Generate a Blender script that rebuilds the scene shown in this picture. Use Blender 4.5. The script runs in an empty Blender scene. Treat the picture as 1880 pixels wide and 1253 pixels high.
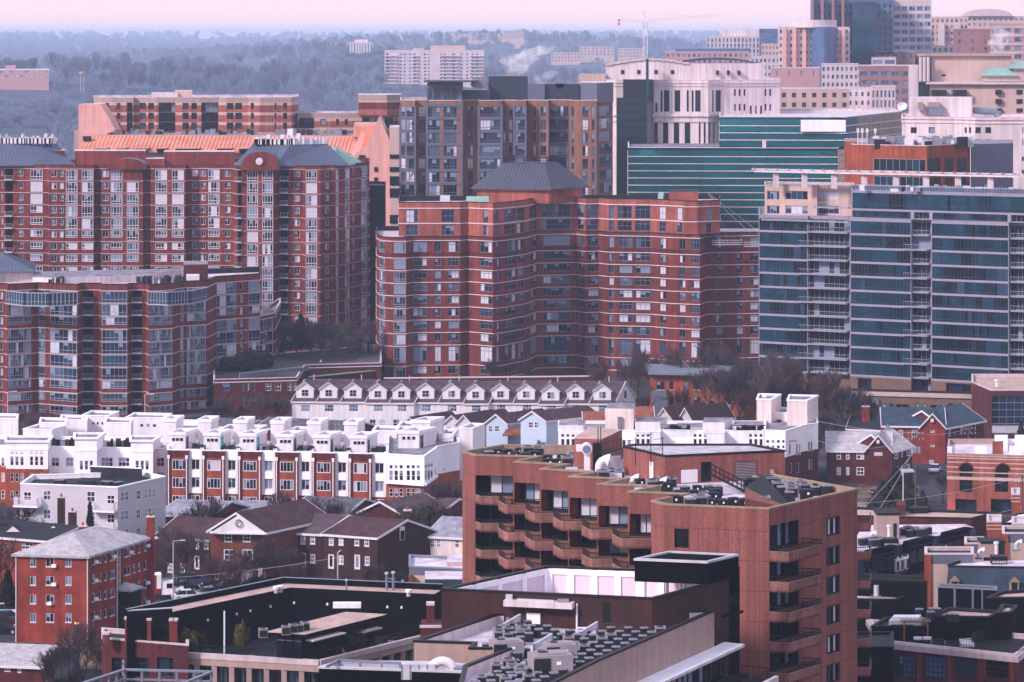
import bpy,math,random
from mathutils import Vector
R=random.Random(11)
SC=bpy.context.scene
COL=SC.collection
F=5600.0
HZ=62.0
H=80.0
cd=bpy.data.cameras.new('camera')
cam=bpy.data.objects.new('camera',cd);COL.objects.link(cam)
cd.sensor_fit='HORIZONTAL';cd.sensor_width=36.0
cd.lens=36.0*F/1880.0
cd.shift_y=-(626.5-HZ)/1880.0
cd.clip_start=1.0;cd.clip_end=40000.0
cam.location=(0,0,H);cam.rotation_euler=(math.radians(90),0,0)
SC.camera=cam
SUN_EL,SUN_AZ=34.0,231.0
wd=bpy.data.worlds.new('World');SC.world=wd;wd.use_nodes=True
nt=wd.node_tree;nt.nodes.clear()
wo=nt.nodes.new('ShaderNodeOutputWorld');bg=nt.nodes.new('ShaderNodeBackground')
sky=nt.nodes.new('ShaderNodeTexSky');sky.sky_type='NISHITA';sky.sun_disc=False
sky.sun_elevation=math.radians(SUN_EL);sky.sun_rotation=math.radians(SUN_AZ)
sky.air_density=1.0;sky.dust_density=3.0;sky.ozone_density=1.0
tc=nt.nodes.new('ShaderNodeTexCoord');sx=nt.nodes.new('ShaderNodeSeparateXYZ')
nt.links.new(tc.outputs['Generated'],sx.inputs[0])
ramp=nt.nodes.new('ShaderNodeValToRGB')
nt.links.new(sx.outputs['Z'],ramp.inputs[0])
e=ramp.color_ramp.elements
e[0].position=0.0;e[0].color=(9.3,6.9,7.7,1)
e[1].position=0.012;e[1].color=(9.2,7.0,7.9,1)
x=e.new(0.25);x.color=(6.2,6.2,7.9,1)
x=e.new(1.0);x.color=(6.6,7.3,9.6,1)
mx=nt.nodes.new('ShaderNodeMix');mx.data_type='RGBA';mx.inputs[0].default_value=0.93
nt.links.new(sky.outputs[0],mx.inputs[6]);nt.links.new(ramp.outputs[0],mx.inputs[7])
nt.links.new(mx.outputs[2],bg.inputs[0]);bg.inputs[1].default_value=0.1
nt.links.new(bg.outputs[0],wo.inputs[0])
sd=bpy.data.lights.new('sun','SUN');sd.energy=3.3;sd.angle=math.radians(10);sd.color=(1.0,0.89,0.88)
so=bpy.data.objects.new('sun',sd);COL.objects.link(so)
az=math.radians(SUN_AZ);el=math.radians(SUN_EL)
sv=Vector((math.sin(az)*math.cos(el),math.cos(az)*math.cos(el),math.sin(el)))
so.rotation_euler=(-sv).to_track_quat('-Z','Y').to_euler();so.location=(0,0,300)
SC.view_settings.view_transform='Standard';SC.view_settings.look='None'
SC.view_settings.exposure=0.38;SC.view_settings.gamma=1.0
SC.render.resolution_x=1024;SC.render.resolution_y=682
SC.cycles.max_bounces=6;SC.cycles.volume_bounces=2;SC.cycles.transparent_max_bounces=8
def W(px,py,z):
 Y=(H-z)*F/(py-HZ);return((px-940)/F*Y,Y)
def P(px,Y):return((px-940)/F*Y,Y)
def ZP(py,Y):return H-(py-HZ)*Y/F
def G(px,py):return W(px,py,0.0)
def za(x0,s):return lambda x:x0+x/s
def lin(h):
 o=[]
 for i in(0,2,4):
  c=int(h[i:i+2],16)/255.0
  o.append(c/12.92 if c<=0.04045 else((c+0.055)/1.055)**2.4)
 return o
M={}
def mat(name,hexc,rough=0.8,var=0.18,scale=0.35,fine=0.10,fscale=6.0,spec=0.3,metal=0.0,streak=0.0,brick=0,bump=0.0,alt=None,rows=0.0):
 m=bpy.data.materials.new(name);m.use_nodes=True
 t=m.node_tree;N=t.nodes;L=t.links
 b=N['Principled BSDF'];b.inputs['Roughness'].default_value=rough
 b.inputs['Specular IOR Level'].default_value=spec;b.inputs['Metallic'].default_value=metal
 c=lin(hexc)
 co=N.new('ShaderNodeTexCoord')
 def mul(a,v):
  x=N.new('ShaderNodeMix');x.data_type='RGBA';x.blend_type='MULTIPLY';x.inputs[0].default_value=1
  L.new(a,x.inputs[6]);L.new(v,x.inputs[7]);return x.outputs[2]
 def noise(sc,det=4,vec=None):
  n=N.new('ShaderNodeTexNoise');n.inputs['Scale'].default_value=sc;n.inputs['Detail'].default_value=det
  L.new(vec or co.outputs['Object'],n.inputs['Vector']);return n.outputs['Fac']
 def rng(f,lo,hi,a=0.3,c_=0.7):
  r=N.new('ShaderNodeMapRange');r.inputs[1].default_value=a;r.inputs[2].default_value=c_
  r.inputs[3].default_value=lo;r.inputs[4].default_value=hi;L.new(f,r.inputs[0]);return r.outputs[0]
 base=N.new('ShaderNodeRGB');base.outputs[0].default_value=(*c,1);cur=base.outputs[0]
 if alt:
  x=N.new('ShaderNodeMix');x.data_type='RGBA';c2=lin(alt)
  L.new(rng(noise(scale*1.7,6),0,1,.42,.58),x.inputs[0]);L.new(cur,x.inputs[6]);x.inputs[7].default_value=(*c2,1)
  cur=x.outputs[2]
 if var:cur=mul(cur,rng(noise(scale),1-var,1+var))
 if fine:cur=mul(cur,rng(noise(fscale,3),1-fine,1+fine))
 if streak:
  mp=N.new('ShaderNodeMapping');mp.inputs['Scale'].default_value=(1.3,1.3,0.06);L.new(co.outputs['Object'],mp.inputs[0])
  cur=mul(cur,rng(noise(1.0,5,mp.outputs[0]),1-streak,1.0,.35,.6))
 if brick or rows:
  s=N.new('ShaderNodeSeparateXYZ');L.new(co.outputs['Object'],s.inputs[0])
  a=N.new('ShaderNodeMath');a.operation='ADD';L.new(s.outputs[0],a.inputs[0]);L.new(s.outputs[1],a.inputs[1])
  cb=N.new('ShaderNodeCombineXYZ');L.new(a.outputs[0],cb.inputs[0]);L.new(s.outputs[2],cb.inputs[1])
  bt=N.new('ShaderNodeTexBrick');L.new(cb.outputs[0],bt.inputs['Vector'])
  bt.inputs['Scale'].default_value=1.0
  k=brick or rows
  bt.inputs['Brick Width'].default_value=0.22*k if brick else 400.0;bt.inputs['Row Height'].default_value=0.075*k
  bt.inputs['Mortar Size'].default_value=0.011*k
  bt.inputs['Color1'].default_value=(0.74,0.74,0.74,1)if brick else(1,1,1,1);bt.inputs['Color2'].default_value=(1.16,1.13,1.1,1)if brick else(1,1,1,1)
  bt.inputs['Mortar'].default_value=(1.3,1.4,1.4,1)if brick else(0.72,0.72,0.72,1)
  cur=mul(cur,bt.outputs['Color'])
 L.new(cur,b.inputs['Base Color'])
 if bump:
  bp=N.new('ShaderNodeBump');bp.inputs['Strength'].default_value=bump;bp.inputs['Distance'].default_value=0.1
  L.new(noise(fscale if fine else 1.0,3),bp.inputs['Height']);L.new(bp.outputs[0],b.inputs['Normal'])
 M[name]=m;return m
mat('red_brick','722f2b',.9,.34,.08,.12,1.2,streak=.42,brick=1)
mat('red_brick_dark','58201f',.9,.28,.2,.1,4,streak=.4,brick=1)
mat('red_brick_light','985046',.9,.3,.1,.12,1.2,streak=.4,brick=1)
mat('orange_brick','93442f',.9,.24,.3,.1,4,streak=.3,brick=1)
mat('house_brick','86342a',.9,.28,.4,.12,4,streak=.3,brick=1)
mat('brown_brick','3c2222',.9,.25,.4,.12,4,streak=.3,brick=1)
mat('maroon_brick','522024',.9,.28,.4,.12,4,streak=.3,brick=1)
mat('mauve_brick','8a6468',.9,.12,.2,.1,4,brick=1)
mat('tan_brick','6c5248',.9,.12,.3,.12,4,streak=.1,brick=1)
mat('tower_brown','845a4c',.9,.2,.15,.08,4,streak=.25,brick=1)
mat('aggregate','8c544e',.95,.14,.12,.26,7,streak=.3,bump=.2)
mat('aggregate_stained','90605a',.95,.26,.5,.26,7,streak=.35,bump=.2)
mat('white_paint','f4eef6',.7,.06,.2,.03,3,streak=.12)
mat('white_siding','efe6ec',.7,.08,.2,.03,3,streak=.18,rows=2.2)
mat('cream_siding','e2cfcd',.75,.1,.2,.02,3,streak=.2)
mat('grey_siding','c6bec8',.7,.05,.3,.02,3,rows=2.2)
mat('blue_siding','bccadf',.7,.05,.3,.02,3,rows=2.2)
mat('white_stone','d9c6cb',.8,.12,.12,.04,2,streak=.25)
mat('pale_concrete','c8b4ba',.85,.10,.15,.06,2,streak=.16)
mat('pink_concrete','dca49c',.85,.1,.12,.04,2,streak=.2)
mat('tan_stone','a98e88',.85,.08,.12,.06,2,streak=.14)
mat('beige_stone','c2a39c',.85,.08,.12,.06,2,streak=.14)
mat('band_white','d5c3cc',.8,.05,.3,.02,3,streak=.08)
mat('grey_panel','5e5f72',.6,.08,.2,.04,3)
mat('dark_panel','2f3442',.55,.08,.2,.04,3)
mat('slab_lilac','8f889a',.7,.06,.3,.03,3,streak=.06)
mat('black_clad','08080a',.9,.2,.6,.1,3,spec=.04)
mat('charcoal','141419',.7,.15,.5,.1,3)
mat('grey_metal','7f8494',.45,.12,.8,.05,4,metal=.4)
mat('light_metal','c4c0cc',.45,.12,.8,.05,4,metal=.25)
mat('white_metal','dcd2dc',.5,.05,.6,.02,3)
mat('seam_roof','565c72',.5,.10,.25,.05,2,metal=.2)
mat('seam_roof_dark','4c4c5c',.5,.10,.25,.05,2,metal=.2)
mat('orange_roof','d07a60',.6,.10,.12,.03,2,alt='d08c78')
mat('verdigris','84a49c',.6,.10,.25,.05,2)
mat('slate_blue','2e3d50',.7,.12,.4,.12,5,alt='263343')
mat('shingle_dark','23242e',.9,.2,.8,.2,5,alt='1d1e26')
mat('shingle_brown','4a3037',.9,.2,.5,.2,5,alt='3e282e')
mat('shingle_mauve','54404a',.9,.2,.5,.2,5,alt='46353e')
mat('shingle_grey','8f8c9c',.9,.12,.5,.15,5,alt='787583')
mat('shingle_silver','aca5ab',.9,.10,.7,.16,4,alt='9c959c')
mat('shingle_mid','5a5862',.9,.15,.5,.2,5,alt='4b4952')
mat('shingle_rust','8a4c3c',.9,.15,.5,.2,5,alt='733f32')
mat('roof_white','cdbfcb',.8,.2,.3,.06,3,alt='b9aab8')
mat('roof_grey','8b8390',.85,.3,.3,.10,3,alt='6f6875')
mat('roof_dark','262730',.85,.35,.3,.10,3,alt='1b1c22')
mat('roof_gravel','b79a92',.95,.14,.4,.22,5,alt='a88d88')
mat('roof_gravel_pale','b8b0ba',.95,.12,.4,.2,5,alt='a39ca8')
mat('parapet_tan','96806f',.9,.14,.5,.1,3,streak=.2)
mat('glass_dark','121620',.12,.35,.5,0,spec=.3)
mat('glass_navy','1f2a40',.12,.35,.4,0,spec=.3)
mat('glass_blue','2c3d54',.15,.3,.4,0,spec=.3)
mat('glass_slate','4a566e',.2,.25,.6,0,spec=.3)
mat('curtain_white','c2bccc',.4,.10,2.5,.0,spec=.4)
mat('curtain_grey','78849c',.4,.15,2.5,.0,spec=.4)
mat('frame_steel','3a4254',.5,.05,1,0)
mat('house_brick_brown','6c3a2e',.9,.2,.4,.12,4,streak=.15,brick=1)
mat('glass_petrol','0e2a34',.1,.5,.16,0,spec=.3)
mat('glass_cobalt','133246',.1,.5,.2,.25,1.2,spec=.3)
mat('glass_ink','0e1420',.1,.4,.3,0,spec=.3)
mat('glass_teal','177682',.04,.3,.05,.12,.5,spec=.4,metal=.55)
mat('glass_teal_deep','12505a',.04,.2,.05,.10,.5,spec=.5,metal=.8)
mat('teal_black','041620',.2,.3,.1,.1,.5,spec=.5)
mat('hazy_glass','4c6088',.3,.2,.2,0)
mat('frame_white','d8d0da',.6,.03,1,0)
mat('frame_grey','6f7688',.5,.05,1,0)
mat('frame_dark','1c1e26',.5,.05,1,0)
mat('frame_silver','9ca0b0',.5,.05,1,0)
mat('black_metal','0d0d10',.5,.1,1,0)
mat('fence_wood','b0682c',.85,.2,1.5,.15,6,rows=4)
mat('asphalt','34333c',.9,.18,.15,.12,3)
mat('pavement','8d828a',.9,.14,.3,.1,3)
mat('road_paint','cfc6cc',.7,.1,1,0)
mat('ground_mix','2c262a',.95,.35,.03,.2,.6,alt='4a4448')
mat('winter_grass','443a30',.95,.25,.15,.2,2,alt='6c5a4a')
mat('hill_wood','4c5268',.95,.25,.006,.2,.05)  # hill ground tinted blue-grey to match the haze-lightened far trees
mat('twigs','44363c',.95,.25,.3,0)
mat('twigs_red','543c40',.95,.25,.3,0)
mat('bark','2c2226',.95,.2,2,.1)
mat('far_twigs','7c8298',.95,.35,.01,0)  # lightened blue-grey: part of the distance haze is put into this colour
mat('evergreen','1d221c',.9,.4,.8,.3,3,alt='2e2820')
mat('shrub_green','2c3a26',.9,.4,.8,.3,3)
mat('shrub_yellow','52481e',.9,.3,2,.3,6)
mat('ac_dark','1e2026',.5,.15,1.2,.08,6)
mat('ac_top','8c8894',.5,.12,1.2,.08,6,metal=.2)
mat('ac_beige','90858c',.6,.12,1.2,.06,6)
mat('rubber','0f0f12',.8,.1,1,0)
mat('car_white','e6e0ea',.25,.02,1,0,spec=.6)
mat('car_dark','1a1c26',.2,.02,1,0,spec=.6)
mat('car_red','4a161c',.2,.02,1,0,spec=.6)
mat('car_blue','3c5478',.2,.02,1,0,spec=.6)
mat('car_grey','7d8292',.2,.02,1,0,spec=.6)
mat('truck_red','8c1f28',.5,.05,1,0)
mat('awning_green','1d6a5c',.8,.1,1,0)
mat('crane_white','cfc6d6',.6,.05,1,0)
mat('crane_red','c0485a',.6,.05,1,0)
mat('wood_pole','5a4a48',.9,.2,1,.1)
mat('dark_void','0a0a0e',.9,.2,1,0,spec=.1)  # near-black colour put in for the shade within recesses and openings
mat('teal_cloth','2f7f8c',.8,.1,1,0)
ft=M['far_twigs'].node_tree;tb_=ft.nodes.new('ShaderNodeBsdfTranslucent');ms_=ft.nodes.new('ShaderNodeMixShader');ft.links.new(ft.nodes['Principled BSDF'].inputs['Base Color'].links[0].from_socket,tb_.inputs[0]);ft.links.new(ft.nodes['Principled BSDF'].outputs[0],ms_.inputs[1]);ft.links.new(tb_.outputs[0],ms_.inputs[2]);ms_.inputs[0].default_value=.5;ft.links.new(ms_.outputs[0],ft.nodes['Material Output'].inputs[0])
lampm=bpy.data.materials.new('lamp_glow');lampm.use_nodes=True
lb=lampm.node_tree.nodes['Principled BSDF'];lb.inputs['Base Color'].default_value=(.9,.3,.08,1)
lb.inputs['Emission Color'].default_value=(1,.32,.08,1);lb.inputs['Emission Strength'].default_value=3;M['lamp_glow']=lampm
mat('far_pink','b0868a',.9,.06,.1,.04,2)
ORG={}
def empty(name,loc):
 o=bpy.data.objects.new(name,None);COL.objects.link(o);o.location=loc;o.empty_display_size=1
 ORG[o]=Vector(loc);return o
def tag(o,label,cat,group=None,kind=None):
 if label:o['label']=label
 if cat:o['category']=cat
 if group:o['group']=group
 if kind:o['kind']=kind
 return o
def thing(name,label,cat,loc,group=None):return tag(empty(name,loc),label,cat,group)
class MB:
 def __init__(s):s.v=[];s.f=[];s.m=[];s.names=[]
 def mi(s,name):
  if name not in s.names:s.names.append(name)
  return s.names.index(name)
 def face(s,pts,m):
  n=len(s.v);s.v.extend([tuple(p)for p in pts]);s.f.append(tuple(range(n,n+len(pts))));s.m.append(s.mi(m))
 def box(s,x0,x1,y0,y1,z0,z1,m):s.prism([(x0,y0),(x1,y0),(x1,y1),(x0,y1)],z0,z1,m)
 def prism(s,poly,z0,z1,m,top=None,sides=True,bottom=True):
  n=len(poly);b=len(s.v)
  s.v.extend([(p[0],p[1],z0)for p in poly]);s.v.extend([(p[0],p[1],z1)for p in poly])
  k=s.mi(m);kt=s.mi(top or m)
  if sides:
   for i in range(n):
    j=(i+1)%n;s.f.append((b+i,b+j,b+n+j,b+n+i));s.m.append(k)
  s.f.append(tuple(range(b+n,b+2*n)));s.m.append(kt)
  if bottom:s.f.append(tuple(range(b+n-1,b-1,-1)));s.m.append(k)
 def obox(s,a,b,w,z0,z1,m):
  d=Vector((b[0]-a[0],b[1]-a[1]));L=d.length or 1e-6;n=Vector((-d.y,d.x))/L*w/2
  s.prism([(a[0]-n.x*-1,a[1]-n.y*-1),(a[0]-n.x,a[1]-n.y),(b[0]-n.x,b[1]-n.y),(b[0]+n.x,b[1]+n.y)],z0,z1,m)
 def tube(s,a,b,r,m,n=6,r2=None,cap=True):
  a=Vector(a);b=Vector(b);d=b-a
  if d.length<1e-6:return
  d.normalize();u=d.orthogonal().normalized();w=d.cross(u);r2=r if r2 is None else r2
  base=len(s.v);k=s.mi(m)
  for(c,q)in((a,r),(b,r2)):
   for i in range(n):
    t=2*math.pi*i/n;s.v.append(tuple(c+u*math.cos(t)*q+w*math.sin(t)*q))
  for i in range(n):
   j=(i+1)%n;s.f.append((base+i,base+j,base+n+j,base+n+i));s.m.append(k)
  if cap:
   s.f.append(tuple(range(base+n-1,base-1,-1)));s.m.append(k)
   s.f.append(tuple(range(base+n,base+2*n)));s.m.append(k)
 def sweep(s,pts,r,m,n=12,ax=(0,1,0)):
  ax=Vector(ax);pts=[Vector(p)for p in pts];b=len(s.v);k=s.mi(m);N_=len(pts)
  for i,p in enumerate(pts):
   d=(pts[min(i+1,N_-1)]-pts[max(i-1,0)]).normalized();u=ax.cross(d).normalized();rr=r[i]if isinstance(r,list)else r
   for j in range(n):t=2*math.pi*j/n;s.v.append(tuple(p+ax*math.cos(t)*rr+u*math.sin(t)*rr))
  for i in range(N_-1):
   for j in range(n):q=(j+1)%n;s.f.append((b+i*n+j,b+i*n+q,b+(i+1)*n+q,b+(i+1)*n+j));s.m.append(k)
  s.f.append(tuple(range(b+n-1,b-1,-1)));s.m.append(k);s.f.append(tuple(range(b+(N_-1)*n,b+N_*n)));s.m.append(k)
 def split(s,name,parent=None,org=None):
  par=list(range(len(s.v)))
  def fd(a):
   while par[a]!=a:par[a]=par[par[a]];a=par[a]
   return a
  for f in s.f:
   for q in f[1:]:par[fd(q)]=fd(f[0])
  grp={}
  for i,f in enumerate(s.f):grp.setdefault(fd(f[0]),[]).append(i)
  for L in grp.values():
   mb=MB()
   for i in L:mb.face([s.v[q]for q in s.f[i]],s.names[s.m[i]])
   mb.obj(name,parent,org)
 def obj(s,name,parent=None,org=None,smooth=False,local=False):
  if not s.f:return None
  o0=ORG.get(parent)if parent is not None else None
  if o0 is None:o0=Vector(org)if org is not None else Vector((0,0,0))
  me=bpy.data.meshes.new(name)
  vs=s.v if local else[(x-o0.x,y-o0.y,z-o0.z)for(x,y,z)in s.v]
  me.from_pydata(vs,[],s.f)
  for n in s.names:me.materials.append(M[n])
  me.polygons.foreach_set('material_index',s.m)
  if smooth:me.polygons.foreach_set('use_smooth',[True]*len(s.f))
  o=bpy.data.objects.new(name,me);COL.objects.link(o)
  if parent is not None:o.parent=parent;ORG[o]=o0 if not local else Vector((0,0,0))
  else:
   o.location=o0;ORG[o]=o0
  return o
def kids(o):return[c for c in bpy.data.objects if c.parent==o]
KC={}
def dup(root,loc,rz=0.0,sc=1.0,label=None,group=None):
 r=root.copy();COL.objects.link(r);r.location=loc;r.rotation_euler=(0,0,rz);r.scale=(sc,sc,sc)if not isinstance(sc,tuple)else sc
 if label:r['label']=label
 if group:r['group']=group
 if root not in KC:KC[root]=[(c,kids(c))for c in kids(root)]
 for c,gs in KC[root]:
  d=c.copy();COL.objects.link(d);d.parent=r
  for g in gs:
   q=g.copy();COL.objects.link(q);q.parent=d
 return r
PROTO={}
def place(key,maker,loc,rz=0.0,sc=1.0,label=None,group=None):
 if key not in PROTO:
  r=maker();PROTO[key]=r;r.location=loc;r.rotation_euler=(0,0,rz)
  r.scale=(sc,sc,sc)if not isinstance(sc,tuple)else sc
  if label:r['label']=label
  if group:r['group']=group
  return r
 return dup(PROTO[key],loc,rz,sc,label,group)
def offs(poly,d):
 n=len(poly);out=[]
 for i in range(n):
  a=Vector(poly[i-1]);b=Vector(poly[i]);c=Vector(poly[(i+1)%n])
  u=(b-a).normalized();v=(c-b).normalized()
  n1=Vector((u.y,-u.x));n2=Vector((v.y,-v.x));m=n1+n2
  if m.length<0.2:out.append(tuple(b+n1*d));continue
  m.normalize();k=max(0.35,m.dot(n1));out.append(tuple(b+m*(d/k)))
 return out
def ring(mb,poly,z0,z1,d_out,d_in,m):
 o=offs(poly,d_out);i_=offs(poly,-d_in);n=len(poly)
 for k in range(n):
  j=(k+1)%n
  mb.face([(*o[k],z0),(*o[j],z0),(*o[j],z1),(*o[k],z1)],m)
  mb.face([(*o[k],z1),(*o[j],z1),(*i_[j],z1),(*i_[k],z1)],m)
  mb.face([(*i_[j],z0),(*i_[k],z0),(*i_[k],z1),(*i_[j],z1)],m)
  mb.face([(*o[j],z0),(*o[k],z0),(*i_[k],z0),(*i_[j],z0)],m)
PAL={'apt':[('glass_dark',3),('glass_navy',4),('glass_blue',3),('glass_slate',2),('curtain_white',3),('curtain_grey',2)],'aptw':[('glass_dark',3),('glass_navy',3),('glass_blue',2),('glass_slate',3),('curtain_white',3),('curtain_grey',2)],'dark':[('glass_dark',6),('glass_navy',3),('curtain_grey',1)],'town':[('glass_dark',6),('glass_navy',4),('glass_blue',2),('curtain_grey',1),('curtain_white',.6)],'office':[('glass_dark',4),('glass_navy',3),('glass_blue',2)],'tealdark':[('teal_black',1)],'cobalt':[('glass_cobalt',6),('glass_petrol',4),('glass_ink',4),('glass_blue',1)],'teal':[('glass_teal',1)],'teald':[('glass_teal_deep',1)],'hazy':[('hazy_glass',3),('glass_blue',2),('curtain_grey',2)],'white':[('curtain_white',4),('curtain_grey',1),('glass_slate',1)],'deep':[('glass_dark',5),('curtain_grey',3),('curtain_white',2)],'black':[('glass_dark',1)],'metal':[('light_metal',1)],'void':[('dark_void',1)],}
def pick(pal):
 L=PAL[pal];t=R.random()*sum(w for _,w in L)
 for n,w in L:
  t-=w
  if t<=0:return n
 return L[-1][0]
def st(n=2,m=1,fr='frame_white',t=.09,pal='apt',d=.22,run=.6,split=None,sill=None,name='window'):
 return dict(n=n,m=m,fr=fr,t=t,pal=pal,d=d,run=run,split=split,sill=sill,name=name)
class Wall:
 def __init__(s,a,b):
  s.a=Vector(a);s.b=Vector(b);s.L=(s.b-s.a).length;s.u=(s.b-s.a)/s.L;s.n=Vector((s.u.y,-s.u.x));s.op=[]
  s.pa=940+F*s.a.x/s.a.y;s.pb=940+F*s.b.x/s.b.y
 def s_of(s,px):
  k=(px-940)/F;return(k*s.a.y-s.a.x)/(s.u.x-k*s.u.y)
 def pt(s,t,d=0.0):
  return s.a+s.u*t-s.n*d
 def Y(s,px):return s.a.y+s.s_of(px)*s.u.y
 def frontal(s):return s.pb>s.pa+.5
class Bld:
 def __init__(s,name,label,cat,pts,z1,wm,z0=0.0,rm='roof_grey',par=0.9,cop='band_white',group=None,simple=False,lwm=None,nflat=False):
  s.pts=[tuple(p)for p in pts];s.z0=z0;s.z1=z1;s.wm=wm;s.rm=rm;s.par=par;s.cop=cop;s.simple=simple;s.nflat=nflat
  cx=sum(p[0]for p in s.pts)/len(s.pts);cy=min(p[1]for p in s.pts)
  s.root=thing(name,label,cat,(cx,cy,z0),group)
  n=len(s.pts);s.walls=[Wall(s.pts[i],s.pts[(i+1)%n])for i in range(n)]
  s.wins=[];s.extra=MB();s.zones=[]
 def wall(s,px):
  best=None
  for w in s.walls:
   if w.frontal()and w.pa-.6<=px<=w.pb+.6:
    y=w.Y(px)
    if best is None or y<best[0]:best=(y,w)
  if best is None:
   fr=[w for w in s.walls if w.frontal()]
   return min(fr,key=lambda w:min(abs(w.pa-px),abs(w.pb-px)))
  return best[1]
 def z(s,px,py):return ZP(py,s.wall(px).Y(px))
 def w(s,px0,px1,z0,z1,sty):
  wl=s.wall((px0+px1)/2);a=max(wl.s_of(px0),.12);b=min(wl.s_of(px1),wl.L-.12)
  z0=max(z0,s.z0+.05);z1=min(z1,s.z1-.05)
  if b-a<.2 or z1-z0<.2:return
  for(q0,q1,r0,r1,_)in wl.op:
   if a<q1 and b>q0 and z0<r1 and z1>r0:return
  wl.op.append((a,b,z0,z1,sty));s.wins.append((wl,a,b,z0,z1,sty))
 def wp(s,px0,py0,px1,py1,sty):
  pm=(px0+px1)/2;s.w(px0,px1,s.z(pm,py1),s.z(pm,py0),sty)
 def col(s,px0,px1,a,c,zs,sty):
  for z in zs:s.w(px0,px1,z+a,z+c,sty)
 def grid(s,px0,px1,n,frac,a,c,zs,sty):
  st_=(px1-px0)/n
  for i in range(n):
   p=px0+st_*(i+.5);s.col(p-st_*frac/2,p+st_*frac/2,a,c,zs,sty)
 def band(s,z0,z1,proj=.07,m='band_white',name='string_course'):
  mb=MB();ring(mb,s.pts,z0,z1,proj,0.0,m);return mb.obj(name,s.root)
 def wallmat(s,z):
  for(a,b,m)in s.zones:
   if a<=z<b:return m
  return s.wm
 def part(s,name,poly,z0,z1,m,top=None,label=None):
  mb=MB();mb.prism(poly,z0,z1,m,top);o=mb.obj(name,s.root)
  if label:o['label']=label
  return o
 def balcony(s,px0,px1,z,dep=1.4,h=1.0,slab=.22,sm='band_white',rmn='frame_grey',solid=False,bars=.35,ext=0.0):
  wl=s.wall((px0+px1)/2);a=wl.s_of(px0)-ext;b=wl.s_of(px1)
  A=wl.pt(a,-.02);B=wl.pt(b,-.02);C=wl.pt(b,-dep);D=wl.pt(a,-dep)
  mb=MB();mb.prism([tuple(D),tuple(C),tuple(B),tuple(A)],z-slab,z,sm)
  o=mb.obj('balcony',s.root)
  r=MB();e=.05
  D2=wl.pt(a+e,-dep+e);C2=wl.pt(b-e,-dep+e);A2=wl.pt(a+e,0);B2=wl.pt(b-e,0)
  for(p,q)in((A2,D2),(D2,C2),(C2,B2)):
   if solid:r.obox(p,q,.05,z+.08,z+h,rmn)
   r.obox(p,q,.07,z+h-.06,z+h,rmn if not solid else sm);r.obox(p,q,.05,z+.06,z+.12,rmn)
   n=max(2,int((q-p).length/bars))
   for i in range(n+1):
    c=p+(q-p)*i/n;r.box(c.x-.02,c.x+.02,c.y-.02,c.y+.02,z,z+h-.03,rmn if not solid else sm)
  r.obj('railing',o);return o
 def finish(s,roof=True):
  mb=MB()
  for w in s.walls:
   ss={0.0,w.L};zs={s.z0,s.z1}
   for(a,b,c,d,_)in w.op:ss|={a,b};zs|={c,d}
   for(a,b,m)in s.zones:
    for q in(a,b):
     if s.z0<q<s.z1:zs.add(q)
   ss=sorted(ss);zs=sorted(zs)
   for j in range(len(zs)-1):
    zm=(zs[j]+zs[j+1])/2;run=None;mname=s.wallmat(zm)
    ops=[o for o in w.op if o[2]<=zm<=o[3]]
    for i in range(len(ss)-1):
     sm_=(ss[i]+ss[i+1])/2
     hole=any(o[0]<=sm_<=o[1]for o in ops)
     if not hole and run is None:run=ss[i]
     if(hole or i==len(ss)-2)and run is not None:
      e_=ss[i]if hole else ss[i+1]
      p=w.pt(run);q=w.pt(e_)
      if e_>run:mb.face([(p.x,p.y,zs[j]),(q.x,q.y,zs[j]),(q.x,q.y,zs[j+1]),(p.x,p.y,zs[j+1])],mname)
      run=None
   for(a,b,c,d,sty)in w.op:
    dd=sty['d'];p=w.pt(a);q=w.pt(b);p2=w.pt(a,dd);q2=w.pt(b,dd);m=s.wallmat((c+d)/2)
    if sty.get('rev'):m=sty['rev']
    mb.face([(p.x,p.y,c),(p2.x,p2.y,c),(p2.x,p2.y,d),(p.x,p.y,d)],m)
    mb.face([(q2.x,q2.y,c),(q.x,q.y,c),(q.x,q.y,d),(q2.x,q2.y,d)],m)
    mb.face([(p.x,p.y,c),(q.x,q.y,c),(q2.x,q2.y,c),(p2.x,p2.y,c)],m)
    mb.face([(p2.x,p2.y,d),(q2.x,q2.y,d),(q.x,q.y,d),(p.x,p.y,d)],m)
  base=len(mb.v)
  ex=s.extra
  mb2=mb
  for f,mi in zip(ex.f,ex.m):mb2.face([ex.v[k]for k in f],ex.names[mi])
  mb.obj('wall',s.root)
  if roof:
   r=MB();r.face([(x,y,s.z1-s.par)for(x,y)in s.pts],s.rm);r.obj('roof',s.root)
   if s.par>0:
    c=MB();ring(c,s.pts,s.z1-s.par-.02,s.z1-.12,-.03,.28,s.cop if s.cop not in('band_white',)else 'roof_white')
    c2=MB();ring(c2,s.pts,s.z1-.12,s.z1+.06,.06,.32,s.cop);
    for f,mi in zip(c2.f,c2.m):c.face([c2.v[k]for k in f],c2.names[mi])
    c.obj('parapet',s.root)
  groups={}
  for wn in s.wins:groups.setdefault(wn[5]['name'],[]).append(wn)
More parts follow.
